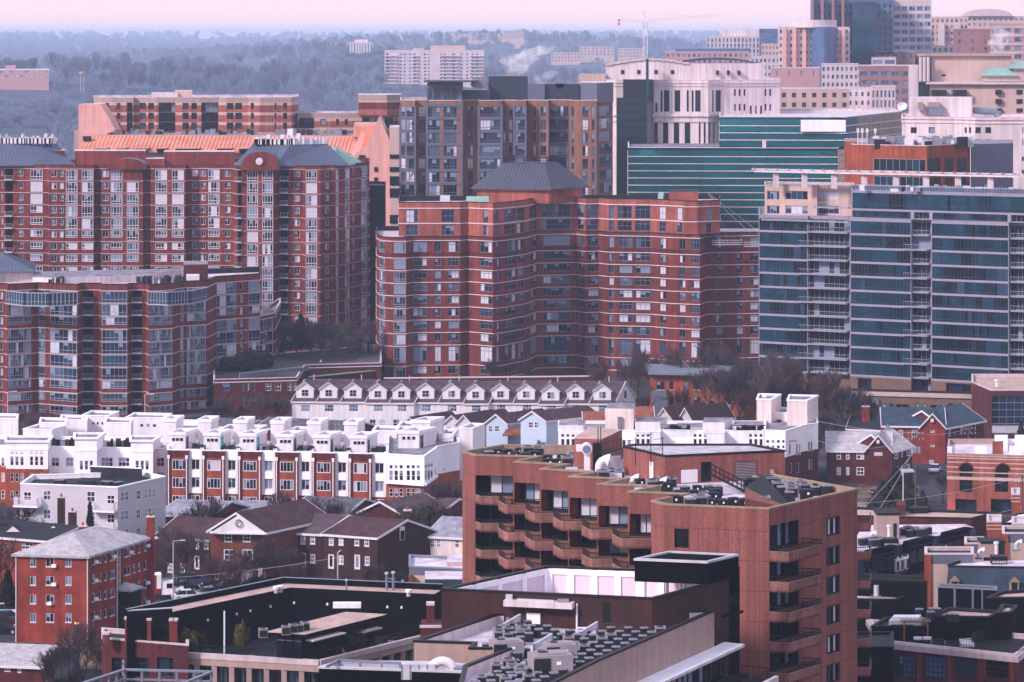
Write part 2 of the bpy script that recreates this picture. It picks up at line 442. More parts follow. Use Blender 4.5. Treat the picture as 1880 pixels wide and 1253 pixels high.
  for nm,wl_ in groups.items():
   wl_.sort(key=lambda t:-((t[2]-t[1])*abs(t[0].u.x)*(t[4]-t[3])))
   rest=MB()
   for k,t in enumerate(wl_):
    if k<100:
     fmb=MB();pmb=MB();s._win(t,fmb,pmb)
     if s.simple:
      for f,mi in zip(pmb.f,pmb.m):fmb.face([pmb.v[q]for q in f],pmb.names[mi])
      fmb.obj(nm,s.root)
     else:
      o=fmb.obj(nm,s.root)
      if o is None:pmb.obj(nm,s.root)
      else:pmb.obj('pane',o)
    else:s._win(t,rest,rest)
   if rest.f:
    o=rest.obj(nm,s.root);o['kind']='stuff'
  return s
 def _win(s,t,fmb,pmb):
  w,a,b,z0,z1,sty=t;d=sty['d']-.005;T=sty['t'];n=sty['n'];m=sty['m'];fr=sty['fr']
  def bx(s0,s1,y0,y1,d0,d1):
   A=w.pt(s0,d1);B=w.pt(s1,d1);C=w.pt(s1,d0);D=w.pt(s0,d0)
   fmb.prism([tuple(D),tuple(C),tuple(B),tuple(A)],y0,y1,fr,bottom=False)
  if sty.get('winpart'):
   f0,f1=sty['winpart'];W0=a;a,b=a+(b-a)*f0,W0+(t[2]-W0)*f1
   A=w.pt(W0,d);B=w.pt(t[2],d)
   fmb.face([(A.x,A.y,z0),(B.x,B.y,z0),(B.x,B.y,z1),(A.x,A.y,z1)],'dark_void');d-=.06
  if T>0:
   for i in range(n+1):
    c=a+(b-a)*i/n;hw=T*(.55 if 0<i<n else 1)
    bx(max(a,c-hw/2-(hw/2 if i==n else 0)),min(b,c+hw/2+(hw/2 if i==0 else 0)),z0,z1,d-.06,d)
   zz=[z0+(z1-z0)*i/m for i in range(m+1)]
   if sty['split']:zz=[z0,z0+(z1-z0)*sty['split'],z1]
   for i,c in enumerate(zz):
    lo=c if i==0 else c-T*.45;hi=c if i==len(zz)-1 else c+T*.45
    if i==0:hi=c+T
    if i==len(zz)-1:lo=c-T
    bx(a,b,lo,hi,d-.065,d)
  if sty['sill']:
   A=w.pt(a-.05,-.06);B=w.pt(b+.05,-.06);C=w.pt(b+.05,.1);D=w.pt(a-.05,.1)
   fmb.prism([tuple(A),tuple(B),tuple(C),tuple(D)],z0-.1,z0+.02,sty['sill'])
  cur=pick(sty['pal'])
  for i in range(n):
   if R.random()>sty['run']:cur=pick(sty['pal'])
   if sty.get('seq'):cur=sty['seq'][i]
   A=w.pt(a+(b-a)*i/n,d-.01);B=w.pt(a+(b-a)*(i+1)/n,d-.01)
   if sty['pal']in('apt','aptw','town','hazy')and R.random()<.3 and cur.startswith('glass'):
    zc=z0+(z1-z0)*R.uniform(.35,.75)
    pmb.face([(A.x,A.y,z0),(B.x,B.y,z0),(B.x,B.y,zc),(A.x,A.y,zc)],cur)
    pmb.face([(A.x,A.y,zc),(B.x,B.y,zc),(B.x,B.y,z1),(A.x,A.y,z1)],'curtain_grey')
   else:
    pmb.face([(A.x,A.y,z0),(B.x,B.y,z0),(B.x,B.y,z1),(A.x,A.y,z1)],cur)
def back(front,dep,dep2=None):
 a=front[0];b=front[-1];dep2=dep if dep2 is None else dep2
 return list(front)+[(b[0]*(1+dep/b[1]),b[1]+dep),(a[0]*(1+dep2/a[1]),a[1]+dep2)]
def slope_ribs(mb,a,b,c,d,m,sp=.6,h=.07,w=.08):
 a,b,c,d=map(Vector,(a,b,c,d));u=(b-a);L=u.length;u.normalize()
 nrm=(b-a).cross(d-a).normalized()
 if nrm.z<0:nrm=-nrm
 v=nrm.cross(u).normalized()
 if v.z<0:v=-v
 ud=(d-a).dot(u);uc=(c-a).dot(u);hh=(d-a).dot(v)
 k=sp/2
 while k<L:
  vm=hh
  if k<ud:vm=hh*k/ud
  elif k>uc:vm=hh*(L-k)/max(1e-6,(L-uc))
  if vm>.3:
   p=a+u*(k-w/2);q=a+u*(k+w/2);p2=p+v*vm;q2=q+v*vm;n=nrm*h
   mb.face([p+n,q+n,q2+n,p2+n],m);mb.face([p,p+n,p2+n,p2],m);mb.face([q+n,q,q2,q2+n],m);mb.face([p,q,q+n,p+n],m)
  k+=sp
def hip(root,eave,top,ze,zt,m,ribs=0.0,name='roof',th=.25,topm=None):
 """eave: 4 plan corners FL,FR,BR,BL; top: 2 (ridge L,R) or 4 plan corners in the same order"""
 if len(top)==2:top=[top[0],top[1],top[1],top[0]]
 mb=MB();E=[(x,y,ze)for x,y in eave];T_=[(x,y,zt)for x,y in top]
 for i in range(4):
  j=(i+1)%4
  if(Vector(T_[i])-Vector(T_[j])).length<1e-4:mb.face([E[i],E[j],T_[j]],m)
  else:mb.face([E[i],E[j],T_[j],T_[i]],m)
  mb.face([(E[i][0],E[i][1],ze-th),(E[j][0],E[j][1],ze-th),E[j],E[i]],m)
  if ribs:slope_ribs(mb,E[i],E[j],T_[j],T_[i],m,ribs)
 mb.face([(x,y,ze-th)for x,y in reversed(eave)],m)
 if(Vector(T_[0])-Vector(T_[3])).length>1e-3:mb.face(T_,topm or m)
 return mb.obj(name,root)
def house(name,label,cat,A,B,dep,ze,zr,wm,rm,par=True,over=.4,trim='frame_white',z0=0.0,group=None,sh=0.0,ridge=.5,skewL=None,simple=False):
 """A,B: front eave corners in plan. par: ridge parallel to the front; otherwise the gable faces the front."""
 A=Vector(A);B=Vector(B);u=(B-A).normalized();v=Vector((-u.y,u.x))
 if sh:v=(v+u*sh).normalized()
 C=B+v*dep;D=A+v*dep
 b=Bld(name,label,cat,[A,B,C,D],ze,wm,z0=z0,par=0,group=group,simple=simple)
 r=MB();th=.18;tr=MB()
 if par:
  p0=A+v*dep*ridge;p1=B+v*dep*ridge
  b.extra.face([(A.x,A.y,ze),(D.x,D.y,ze),(p0.x,p0.y,zr)][::-1],wm)
  b.extra.face([(B.x,B.y,ze),(C.x,C.y,ze),(p1.x,p1.y,zr)],wm)
  k=(zr-ze)/(dep*ridge)
  Ao=A-v*over-u*over*.6;Bo=B-v*over+u*over*.6;Co=C+v*over+u*over*.6;Do=D+v*over-u*over*.6
  q0=p0-u*over*.6;q1=p1+u*over*.6;zo=ze-k*over
  for dz,flip in((th,False),(0,True)):
   f1=[(Ao.x,Ao.y,zo+dz),(Bo.x,Bo.y,zo+dz),(q1.x,q1.y,zr+dz),(q0.x,q0.y,zr+dz)]
   f2=[(Co.x,Co.y,zo+dz),(Do.x,Do.y,zo+dz),(q0.x,q0.y,zr+dz),(q1.x,q1.y,zr+dz)]
   r.face(f1 if not flip else f1[::-1],rm);r.face(f2 if not flip else f2[::-1],rm)
  edges=[(Ao,Bo,zo,zo),(Bo,q1,zo,zr),(q1,Co,zr,zo),(Co,Do,zo,zo),(Do,q0,zo,zr),(q0,Ao,zr,zo)]
 else:
  m0=(A+B)/2;m1=(C+D)/2
  b.extra.face([(A.x,A.y,ze),(B.x,B.y,ze),(m0.x,m0.y,zr)],wm)
  b.extra.face([(C.x,C.y,ze),(D.x,D.y,ze),(m1.x,m1.y,zr)],wm)
  hw=(B-A).length/2;k=(zr-ze)/hw;zo=ze-k*over*.6
  Ao=A-u*over*.6-v*over;Bo=B+u*over*.6-v*over;Co=C+u*over*.6+v*over;Do=D-u*over*.6+v*over
  q0=m0-v*over;q1=m1+v*over
  for dz,flip in((th,False),(0,True)):
   f1=[(Ao.x,Ao.y,zo+dz),(q0.x,q0.y,zr+dz),(q1.x,q1.y,zr+dz),(Do.x,Do.y,zo+dz)]
   f2=[(q0.x,q0.y,zr+dz),(Bo.x,Bo.y,zo+dz),(Co.x,Co.y,zo+dz),(q1.x,q1.y,zr+dz)]
   r.face(f1 if not flip else f1[::-1],rm);r.face(f2 if not flip else f2[::-1],rm)
  edges=[(Ao,q0,zo,zr),(q0,Bo,zr,zo),(Bo,Co,zo,zo),(Co,q1,zo,zr),(q1,Do,zr,zo),(Do,Ao,zo,zo)]
 ro=r.obj('roof',b.root)
 for(p,q,z_p,z_q)in edges:
  nn=Vector((q.y-p.y,-(q.x-p.x))).normalized()*.05
  for sgn in(1,-1):
   n2=nn*sgn
   tr.face([(p.x+n2.x,p.y+n2.y,z_p-.12),(q.x+n2.x,q.y+n2.y,z_q-.12),(q.x+n2.x,q.y+n2.y,z_q+th+.02),(p.x+n2.x,p.y+n2.y,z_p+th+.02)],trim)
  tr.face([(p.x+nn.x,p.y+nn.y,z_p+th+.02),(q.x+nn.x,q.y+nn.y,z_q+th+.02),(q.x-nn.x,q.y-nn.y,z_q+th+.02),(p.x-nn.x,p.y-nn.y,z_p+th+.02)],trim)
 tr.obj('roof_trim',b.root)
 b.v=v;b.u=u;b.roofobj=ro
 return b
def chimney(b,x,y,z0,z1,w=.9,m='house_brick',d=None):
 mb=MB();d=d or w;mb.box(x-w/2,x+w/2,y-d/2,y+d/2,z0,z1,m);mb.box(x-w/2-.08,x+w/2+.08,y-d/2-.08,y+d/2+.08,z1,z1+.15,'pale_concrete')
 mb.tube((x,y,z1+.15),(x,y,z1+.55),.16,'orange_brick',8);return mb.obj('chimney',b.root)
BUMP=[(-62,2560,38,300,170),(-175,3560,44,260,240),(-390,2370,44,260,170),(110,4080,34,330,260),(5,5300,42,520,420),(-700,3300,16,500,500),(-300,5200,10,600,500)]
def terr(x,y):
 z=max(0.0,min(y,13800)-2600)*.0057
 for(bx_,by,h_,rx,ry)in BUMP:
  d=((x-bx_)/rx)**2+((y-by)/ry)**2
  if d<6:z+=h_*math.exp(-d)
 if y>5000:z+=(7*math.sin(x*.0012+y*.0005)+4*math.sin(x*.0031+1.3))*min(1,(y-5000)/6000)
 return z-max(0,y-13800)*.02
def make_ground():
 mb=MB()
 ys=[-200,200,400,600,800,1000,1300,1700]+[1900+85*i for i in range(48)]+[6300,7200,8200,9400,10800,12200,13200,13800,14600]
 ks=[i/60.0 for i in range(-60,61)]
 def pt(i,j):
  y=ys[j];x=ks[i]*(900+max(0,y)*.45)
  z=terr(x,y)
  return(x,y,z)
 for j in range(len(ys)-1):
  for i in range(len(ks)-1):
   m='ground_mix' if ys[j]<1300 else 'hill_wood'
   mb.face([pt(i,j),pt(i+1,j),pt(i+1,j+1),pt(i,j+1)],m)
 o=mb.obj('ground');o['kind']='structure'
make_ground()
def sheet(name,pts,m,z=.02,pix=True):
 mb=MB();mb.face([(*(G(*p)if pix else p),z)for p in pts],m);o=mb.obj(name);o['kind']='structure';return o
sheet('street',[(250,1110),(560,1110),(760,1100),(900,1090),(900,1060),(560,1058),(300,1040),(150,1040)],'asphalt')
sheet('parking_lot',[(-60,1190),(28,1175),(30,1075),(-60,1080)],'asphalt',.03)
sheet('driveway',[(1655,940),(1745,940),(1740,850),(1690,850),(1680,880)],'asphalt',.03)
sheet('pavement',[(1560,948),(1640,948),(1650,925),(1560,918)],'pavement',.04)
sheet('lawn',[(1500,922),(1685,925),(1690,890),(1500,885)],'winter_grass',.05)
sheet('lawn',[(-40,1230),(300,1230),(330,1150),(290,1120),(28,1182),(-40,1200)],'winter_grass',.05)
sheet('street',[(1565,948),(1740,948),(1760,935),(1720,925),(1565,922)],'asphalt',.015)
sheet('road',[(380,800),(900,800),(1500,780),(1500,765),(380,770)],'asphalt',.02)
z3=za(680,3.686);z4=za(1040,4.381)
fl=[(691,701),(696,695),(707,691.5),(722,690),(746,690),(757,692.5),(845,693),(858,695),(905,690),(921,692),(964,702),(986,713),(1058,715),(1075,711),(1100,712.5),(1117,709),(1195,707),(1203,706),(1230,703),(1285,700),(1297,707),(1328,707.5),(1402,709.5)]
D=Bld('apartment_building','long red brick block with thin white bands, rounded left corner and dark hip roof','apartment building',back([P(*p)for p in fl],28),33.9,'red_brick',par=1.0,rm='roof_white',cop='charcoal')
bands=[33.0,29.2,26.35,23.5,20.65,17.8,14.95,12.1,9.25,4.7,1.8]
for z in bands:D.band(z-.08,z+.08,.12)
D.zones=[(z-.95,z-.11,'red_brick_dark')for z in()]+[(29.3,30.3,'red_brick_dark')]
wA=st(3,1,'frame_grey',.10,'apt',split=.72);wB=st(2,1,'frame_grey',.10,'apt');wG=st(4,1,'frame_silver',.12,'aptw',d=.1,split=.25);wL=st(7,1,'frame_grey',.10,'apt',run=.7)
dc=[(60,118,'G'),(143,238,'G'),(290,383,'A'),(433,478,'B'),(525,600,'A'),(742,822,'A'),(850,872,'B'),(912,985,'A'),(1000,1040,'B'),(1085,1130,'B'),(1170,1355,'L'),(1405,1440,'B'),(1475,1550,'A'),(1612,1648,'B'),(1682,1772,'A')]
dc=[(z3(a),z3(b),k)for a,b,k in dc]+[(z4(a),z4(b),k)for a,b,k in[(555,680,'A'),(750,798,'B'),(908,957,'B'),(1000,1085,'A'),(1205,1310,'A'),(1370,1420,'B'),(1475,1570,'A')]]
sty={'A':wA,'B':wB,'G':wG,'L':wL}
for a,b,k in dc:
 for i,z in enumerate(bands):
  if i==0:z0,z1_=30.35,32.75
  elif i==8:z0,z1_=z-3.7,z-.25
  elif i==10:continue
  else:
   z0=z-(2.45 if k=='G' else 1.95);z1_=z-.22
  D.w(a,b,z0,z1_,sty[k])
D.finish()
fu=[(732,694.5),(845,694.8),(858,696.5),(905,692),(921,694),(964,704),(986,714.5),(1058,716.5),(1075,712.5),(1100,714),(1117,710.5),(1195,708.5),(1203,707.5),(1230,705),(1254,702),(1256,700.5),(1280,700.5),(1322,704)]
U=Bld('upper',None,None,back([P(*p)for p in fu],24),41.6,'red_brick_light',z0=33.9,par=1.1,rm='roof_white',cop='charcoal')
for z in(40.2,36.75):U.band(z-.11,z+.11,.12)
for a,b,k in[(238,323,'A'),(483,568,'A'),(765,797,'B'),(845,866,'B'),(905,982,'A'),(993,1042,'B'),(1080,1130,'B'),(1165,1355,'L'),(1398,1442,'B'),(1468,1553,'A'),(1610,1648,'B'),(1675,1770,'A')]:
 s_=dict(sty[k]);s_['split']=None;s_['m']=2
 U.w(z3(a),z3(b),37.0,39.9,s_);U.w(z3(a),z3(b),34.1,36.4,s_)
for a,b,k in[(552,682,'A'),(745,797,'B'),(888,930,'B'),(1125,1170,'B')]:
 s_=dict(sty[k]);s_['m']=2
 U.w(z4(a),z4(b),37.0,39.9,s_);U.w(z4(a),z4(b),34.1,36.4,s_)
U.finish()
def merge_into(child,parent_root,name):
 c=child.root;pr=parent_root;off=Vector(c.location)-Vector(pr.location)
 for ch in kids(c):
  for g in kids(ch):pass
  ch.parent=pr;ch.location=off;ORG[ch]=ORG[c]
 bpy.data.objects.remove(c);return pr
def kids_win_count(root):return sum(1 for c in kids(root)if c.name.startswith('window'))
def trim_windows(root,lim=100):
 ws=[c for c in kids(root)if c.name.split('.')[0]=='window' and c.get('kind')!='stuff']
 if len(ws)<=lim:
  st_=[c for c in kids(root)if c.name.split('.')[0]=='window' and c.get('kind')=='stuff']
  return
 def ar(o):
  return-o.dimensions.x*o.dimensions.z
 ws.sort(key=ar);old=[c for c in kids(root)if c.name.split('.')[0]=='window' and c.get('kind')=='stuff']
 mb=MB()
 for o in ws[lim:]+old:
  for q in[o]+kids(o):
   me=q.data;loc=Vector(root.location)+Vector(o.location)+(Vector(q.location)if q is not o else Vector())
   names=[m.name for m in me.materials]
   for pl in me.polygons:
    mb.face([tuple(me.vertices[k].co+loc)for k in pl.vertices],names[pl.material_index])
  for q in kids(o):bpy.data.objects.remove(q)
  bpy.data.objects.remove(o)
 n=mb.obj('window',root);n['kind']='stuff'
merge_into(U,D.root,'upper');trim_windows(D.root)
ph=[W(867,350,44.3),W(1011,353,44.3),W(1080,346.5,44.3),W(945,344,44.3)]
mb=MB();cyy=716
e1=[P(867,715),P(1011,709),P(1080,722),P(925,730)]
mb.prism(offs(e1,-.8),40.4,43.9,'red_brick_light');mb.obj('penthouse',D.root)
hip(D.root,offs(e1,.2),[P(926,719),P(1000,716),P(1022,721),P(945,726)],43.9,49.6,'seam_roof_dark',.8,'roof',.35)
mb=MB()
for(a,b)in(((926,718.5),(1000,715.5)),((1000,715.5),(1024,720.5)),((926,718.5),(945,726))):
 A=Vector(P(*a));B=Vector(P(*b));n=max(2,int((B-A).length/.5))
 for i in range(n+1):
  c=A.lerp(B,i/n);mb.box(c.x-.06,c.x+.06,c.y-.06,c.y+.06,49.6,51.0,'charcoal')
 mb.obox(A,B,.12,50.9,51.1,'charcoal');mb.obox(A,B,.1,50.1,50.25,'charcoal')
mb.obj('roof_railing',D.root)
def barrel(root,c,r,L,ang,z,m='verdigris'):
 mb=MB();u=Vector((math.cos(ang),math.sin(ang)));v=Vector((-u.y,u.x));c=Vector(c);n=10;A=[]
 for i in range(n+1):
  t=math.pi*i/n;A.append((v*math.cos(t)*r,math.sin(t)*r))
 for i in range(n):
  p,q=A[i],A[i+1];c2=c+u*L
  mb.face([(*(c+p[0]),z+p[1]),(*(c2+p[0]),z+p[1]),(*(c2+q[0]),z+q[1]),(*(c+q[0]),z+q[1])],m)
  mb.face([(*c,z),(*(c+p[0]),z+p[1]),(*(c+q[0]),z+q[1])],m);mb.face([(*c2,z),(*(c2+q[0]),z+q[1]),(*(c2+p[0]),z+p[1])],m)
 return mb.obj('skylight',root)
barrel(D.root,P(857,703),1.7,5.0,math.radians(8),40.8);barrel(D.root,P(1219,712),1.9,1.2,math.radians(170),41.0)
D.part('penthouse',[P(1228,706),P(1282,706),P(1282,720),P(1228,720)],40.2,43.3,'red_brick_light','roof_dark')
D.part('roof_unit',[P(808,706),P(826,706),P(826,710),P(808,710)],40.4,42.4,'light_metal')
sg=thing('suspended_platform','silver suspended work platforms hanging at the right end of the long brick block','work platform',(*P(1350,703),31))
mb=MB()
for(a,b,z)in((1308,1362,31.2),(1366,1396,30.8)):
 A=Vector(P(a,704));B=Vector(P(b,704.5));mb.obox(A,B,.8,z,z+.12,'light_metal')
 for zz in(.5,1.05):mb.obox(A+Vector((0,-.4)),B+Vector((0,-.4)),.05,z+zz,z+zz+.06,'light_metal');mb.obox(A+Vector((0,.4)),B+Vector((0,.4)),.05,z+zz,z+zz+.06,'light_metal')
 for i in range(9):
  c=A.lerp(B,i/8);mb.box(c.x-.03,c.x+.03,c.y-.43,c.y-.37,z,z+1.1,'light_metal')
mb.obj('platform',sg)
mb=MB()
for a in(1310,1360,1368,1394):mb.tube((*P(a,704),31),(*P(a,704.6),35.2),.03,'black_metal',4)
mb.tube((*P(1300,704),43.3),(*P(1392,706),34.2),.05,'light_metal',4);mb.tube((*P(1300,704),43.0),(*P(1376,706),34.0),.05,'light_metal',4);mb.tube((*P(1303,704),42.6),(*P(1334,706),34.3),.05,'light_metal',4)
mb.split('cable',sg)
y0=za(0,3.686);y3=za(380,3.686)
fl=[(-60,724),(88,722),(90,719.5),(172,719.5),(176,722),(184,722),(186,720),(262,720),(266,722),(276,722),(278,720),(340,719.5),(344,722.5),(428,721),(436,715),(502,715),(512,718.5),(555,718),(560,715),(588,715),(596,719),(614,719.5),(622,722),(678,738)]
C=Bld('apartment_building','tall red brick block with columns of white framed windows, blue hip roofs and round gable','apartment building',back([P(*p)for p in fl],24),48.9,'red_brick',par=1.0,rm='roof_white',cop='red_brick_dark')
cb=[48.05-2.86*i for i in range(17)]
for z in cb:C.band(z-.05,z+.05,.1)
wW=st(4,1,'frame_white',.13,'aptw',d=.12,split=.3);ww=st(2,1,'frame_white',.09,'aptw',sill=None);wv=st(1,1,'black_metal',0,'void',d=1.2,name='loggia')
cc=[(5,20,'w'),(35,90,'b'),(123,158,'w'),(205,288,'W'),(345,383,'w'),(402,430,'w'),(445,523,'W'),(553,635,'W'),(692,735,'w'),(748,828,'W'),(857,937,'W'),(1000,1035,'w'),(1050,1130,'W'),(1163,1243,'W'),(1300,1338,'w'),(1357,1392,'w'),(1408,1485,'W'),(1520,1558,'w'),(1590,1635,'b')]
cc=[(y0(a),y0(b),k)for a,b,k in cc]+[(y3(a),y3(b),k)for a,b,k in[(270,345,'W'),(373,447,'W'),(495,550,'b'),(590,628,'w'),(668,745,'W'),(792,825,'w'),(872,912,'W'),(932,966,'W'),(984,1002,'w'),(1043,1085,'W')]]
for a,b,k in cc:
 for i,z in enumerate(cb):
  if b<470 and i>9:continue
  if k=='W':
   tall=i<3 or(i<5 and a>110)or(204<a<262 and i<7)or a>440
   if 203<a<255 and i==0:continue
   C.w(a,b,z-(2.62 if tall else 1.85),z-.22,wW)
  elif k=='w':C.w(a,b,z-1.85,z-.3,ww)
  else:
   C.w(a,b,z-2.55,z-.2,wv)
   if i not in(1,2)or a>500:C.balcony(a,b,z-2.6,1.0,1.0,sm='pale_concrete',rmn='frame_silver',bars=.3)
C.w(210,259,43.2,47.5,st(6,2,'frame_grey',.12,'office',d=.3))
C.finish()
def arch_gable(root,pxa,pxb,Y,zb,zt,m,th=1.2):
 mb=MB();n=14;A=P(pxa,Y);B=P(pxb,Y);cx=(A[0]+B[0])/2;w=(B[0]-A[0])/2;pts=[]
 for i in range(n+1):
  t=math.pi*(1-i/n);pts.append((cx+math.cos(t)*w,zb+math.sin(t)**.8*(zt-zb)))
 for k in range(n):
  p,q=pts[k],pts[k+1]
  mb.face([(p[0],A[1],p[1]),(q[0],A[1],q[1]),(q[0],A[1]+th,q[1]),(p[0],A[1]+th,p[1])],'seam_roof')
 mb.face([(x,A[1],z)for x,z in pts][::-1],m);mb.face([(x,A[1]+th,z)for x,z in pts],m)
 return mb.obj('gable',root)
arch_gable(C.root,442,513,713.8,48.0,52.4,'red_brick',6)
mb=MB();x_,y_=P(476,713.4);n=16
for r_,dd,mm in((.85,0,'frame_white'),(.62,-.08,'band_white')):
 mb.face([(x_+math.cos(2*math.pi*i/n)*r_,y_+dd,50.1+math.sin(2*math.pi*i/n)*r_)for i in range(n)],mm)
mb.obj('roundel',C.root)
arch_gable(C.root,196,268,719.2,48.0,50.6,'red_brick',5)
for(a,b,pt,y)in((50,119,277,728),(137,268,277.5,730),(301,431,279,729),(268,302,292,727)):
 C.part('penthouse',[P(a,y),P(b,y),P(b,y+9),P(a,y+9)],47.9,ZP(pt,y),'red_brick_dark' if a<60 else 'red_brick','roof_white')
hip(C.root,[P(430,719),P(505,717),P(640,721),P(450,738)],[P(467,723),P(534,722),P(600,727),P(475,733)],49.0,ZP(264,725),'seam_roof',.8,'roof',.3)
hip(C.root,[P(600,727),P(640,722),P(665,739),P(600,744)],[P(605,733),P(615,731),P(618,737),P(606,738)],48.9,52.5,'verdigris',.8,'roof',.3)
hip(C.root,[P(-70,722),P(60,722),P(136,727),P(-70,742)],[P(-60,728),P(20,728),P(103,731),P(-60,736)],48.9,ZP(263,730),'seam_roof',.8,'roof',.3)
def screen(root,pa,pb,Y,zb,h,Y2=None):
 mb=MB();A=Vector(P(pa,Y));B=Vector(P(pb,Y2 or Y));L=(B-A).length
 mb.obox(A,B,.2,zb,zb+h*.55,'white_metal')
 mb.obox(A+Vector((0,4)),B+Vector((0,4)),.2,zb,zb+h*.5,'white_metal')
 k=0
 while k<L:
  c=A.lerp(B,k/L);hh=h*R.choice([.62,.7,.66,.95,.75]);w=R.choice([.35,.5,.9])
  mb.box(c.x,c.x+w,c.y-.1,c.y+R.choice([.4,1.2,3]),zb,zb+hh,R.choice(['white_metal','white_metal','light_metal']));k+=w+R.choice([.15,.35,.6])
 mb.obj('roof_screen',root)
screen(C.root,467,534,722,ZP(266,722),2.4);screen(C.root,534,601,722,ZP(266,722),2.4,727);screen(C.root,-60,100,728,ZP(264,728),2.4)
mb=MB();
for a,w_,h_ in((528,10,2.6),(545,6,1.5)):mb.box(P(a,725)[0],P(a+w_,725)[0],724,727,ZP(258,722),ZP(258,722)+h_,'white_metal')
mb.split('roof_unit',C.root)
b=Bld('office_building','narrow dark teal glass building squeezed between the two red brick blocks','office building',back([P(676,748),P(708,746)],20),ZP(341,747),'teal_black',par=.6,cop='charcoal')
b.z1=ZP(341,747)
for i in range(5):b.w(679,706,ZP(360+22*i+16,747),ZP(360+22*i,747),st(4,1,'teal_black',.1,'teald',d=.1))
b.zones=[(0,ZP(403,747),'red_brick_dark')]
for i in range(6):b.wp(681,412+i*26,704,430+i*26,st(3,1,'frame_dark',.1,'office'))
b.finish()
y4=za(0,3.686)
fl=[(-40,638),(8,638),(14,636),(60,639),(70,640),(142,635),(150,638.5),(182,638.5),(186,636),(234,636),(240,638.5),(268,638.5),(274,635),(317,638),(330,643),(381,646),(388,650),(396,656),(478,664)]
Gt=80-(519-62)*640/5600.
Gb=Bld('apartment_building','curved red brick block with wide silver glazed bays, left of the garden court','apartment building',back([P(*p)for p in fl],18),Gt,'red_brick',z0=-3,par=1.1,rm='roof_white',cop='charcoal')
gbz=[ZP(531.5+23.3*i,640)for i in range(11)]
for i,z in enumerate(gbz):Gb.band(z-.07,z+.07,.1,'band_white' if i in(0,3,8)else 'pale_concrete')
gW=st(6,1,'frame_silver',.09,'apt',d=.06,split=.3);gS=st(3,1,'frame_silver',.09,'apt',d=.1,split=.3);gs=st(1,1,'frame_white',.09,'aptw')
gc=[(0,20,'s'),(48,160,'W'),(165,210,'S'),(235,305,'S'),(340,527,'W'),(562,630,'b'),(680,860,'W'),(892,960,'b'),(1002,1080,'W'),(1084,1165,'W'),(1188,1245,'S'),(1265,1318,'W'),(1322,1392,'W'),(1467,1530,'S'),(1535,1600,'S'),(1625,1645,'s'),(1682,1762,'S')]
for a,b_,k in gc:
 a,b_=y4(a),y4(b_)
 for i,z in enumerate(gbz[:10]):
  if a>390 and i>7:continue
  if k=='b':
   Gb.w(a,b_,z-2.5,z-.2,wv)
   if i not in(2,7):Gb.balcony(a,b_,z-2.5,.7,1.0,sm='band_white',rmn='frame_silver',bars=.25)
  elif k=='s':Gb.w(a,b_,z-1.9,z-.3,gs)
  else:
   low=1.75 if i in(2,7,8,9)else 2.5
   Gb.w(a,b_,z-low,z-.12,gW if k=='W' else gS)
Gb.finish()
for pl in([(12,636),(45,631),(90,630),(142,633)],[(272,634),(310,632),(350,636),(379,644)]):
 mb=MB();pts=[P(*p)for p in pl]
 for i in range(3):
  a,b_=Vector(pts[i]),Vector(pts[i+1]);mb.obox(a,b_,.5,gbz[0]-2.75,gbz[0]-2.5,'frame_silver');mb.obox(a,b_,.4,gbz[0]-.05,gbz[0]+.1,'frame_silver')
  mb.obox(a,b_,.12,gbz[0]-2.5,gbz[0]-.05,'glass_blue')
  n=7
  for k in range(n+1):
   c=a.lerp(b_,k/n);mb.box(c.x-.06,c.x+.06,c.y-.2,c.y+.1,gbz[0]-2.5,gbz[0],'frame_silver')
  mb.obox(a,b_,.2,gbz[0]-1.8,gbz[0]-1.72,'frame_silver')
 mb.obj('bay_glazing',Gb.root)
pl=[(60,648),(120,646),(180,650),(250,655),(330,668),(338,672),(200,668),(60,664)]
Gb.part('penthouse',[P(*p)for p in pl],Gt-1.2,Gt+.45,'white_stone','roof_grey')
Gb.part('penthouse',[P(337,655),P(382,656),P(382,666),P(337,666)],Gt-1.2,Gt+2.6,'red_brick_dark','roof_grey')
Gb.part('penthouse',[P(342,650),P(366,651),P(366,655),P(342,655)],Gt-1.2,Gt+.6,'white_metal')
mb=MB()
for i in range(60):
 a=R.uniform(250,336)if i<45 else R.uniform(86,114);Y=646+(a-250)*.05+R.uniform(-1,3)if i<45 else R.uniform(643,645)
 x,y=P(a,Y);mb.box(x,x+R.uniform(.4,.8),y,y+.6,Gt-1.1,Gt+R.uniform(.2,.9),R.choice(['ac_dark','ac_top','ac_dark','charcoal']))
mb.split('roof_equipment',Gb.root)
Gb.part('penthouse',[P(-40,655),P(63,655),P(63,668),P(-40,668)],Gt-1.1,Gt+1.2,'white_stone')
hip(Gb.root,[P(-60,652),P(66,654),P(66,675),P(-60,675)],[P(-50,660),P(5,662),P(5,668),P(-50,668)],Gt+1.3,ZP(467,662),'seam_roof',.8,'roof',.4)
Wg=Bld('apartment_building','low dark red brick wing with narrow bays, between the curved block and garden court','apartment building',back([P(478,665),P(505,672),P(515,700)],10),ZP(578,668),'red_brick_dark',z0=-1,par=.6,cop='pale_concrete')
for i in range(6):
 z=ZP(585+23*i,668);Wg.band(z-.06,z+.06,.08);
 Wg.w(481,490,z-2.4,z-.2,gS);Wg.w(494,502,z-2.4,z-.2,gs)
Wg.finish()
Pd=Bld('parking_podium','low red brick podium with a railed garden terrace, between the two brick blocks','podium',back([P(392,636),P(545,640),P(560,664),P(700,668)],40),ZP(693,640),'red_brick_dark',z0=-2,par=.15,rm='ground_mix',cop='pale_concrete')
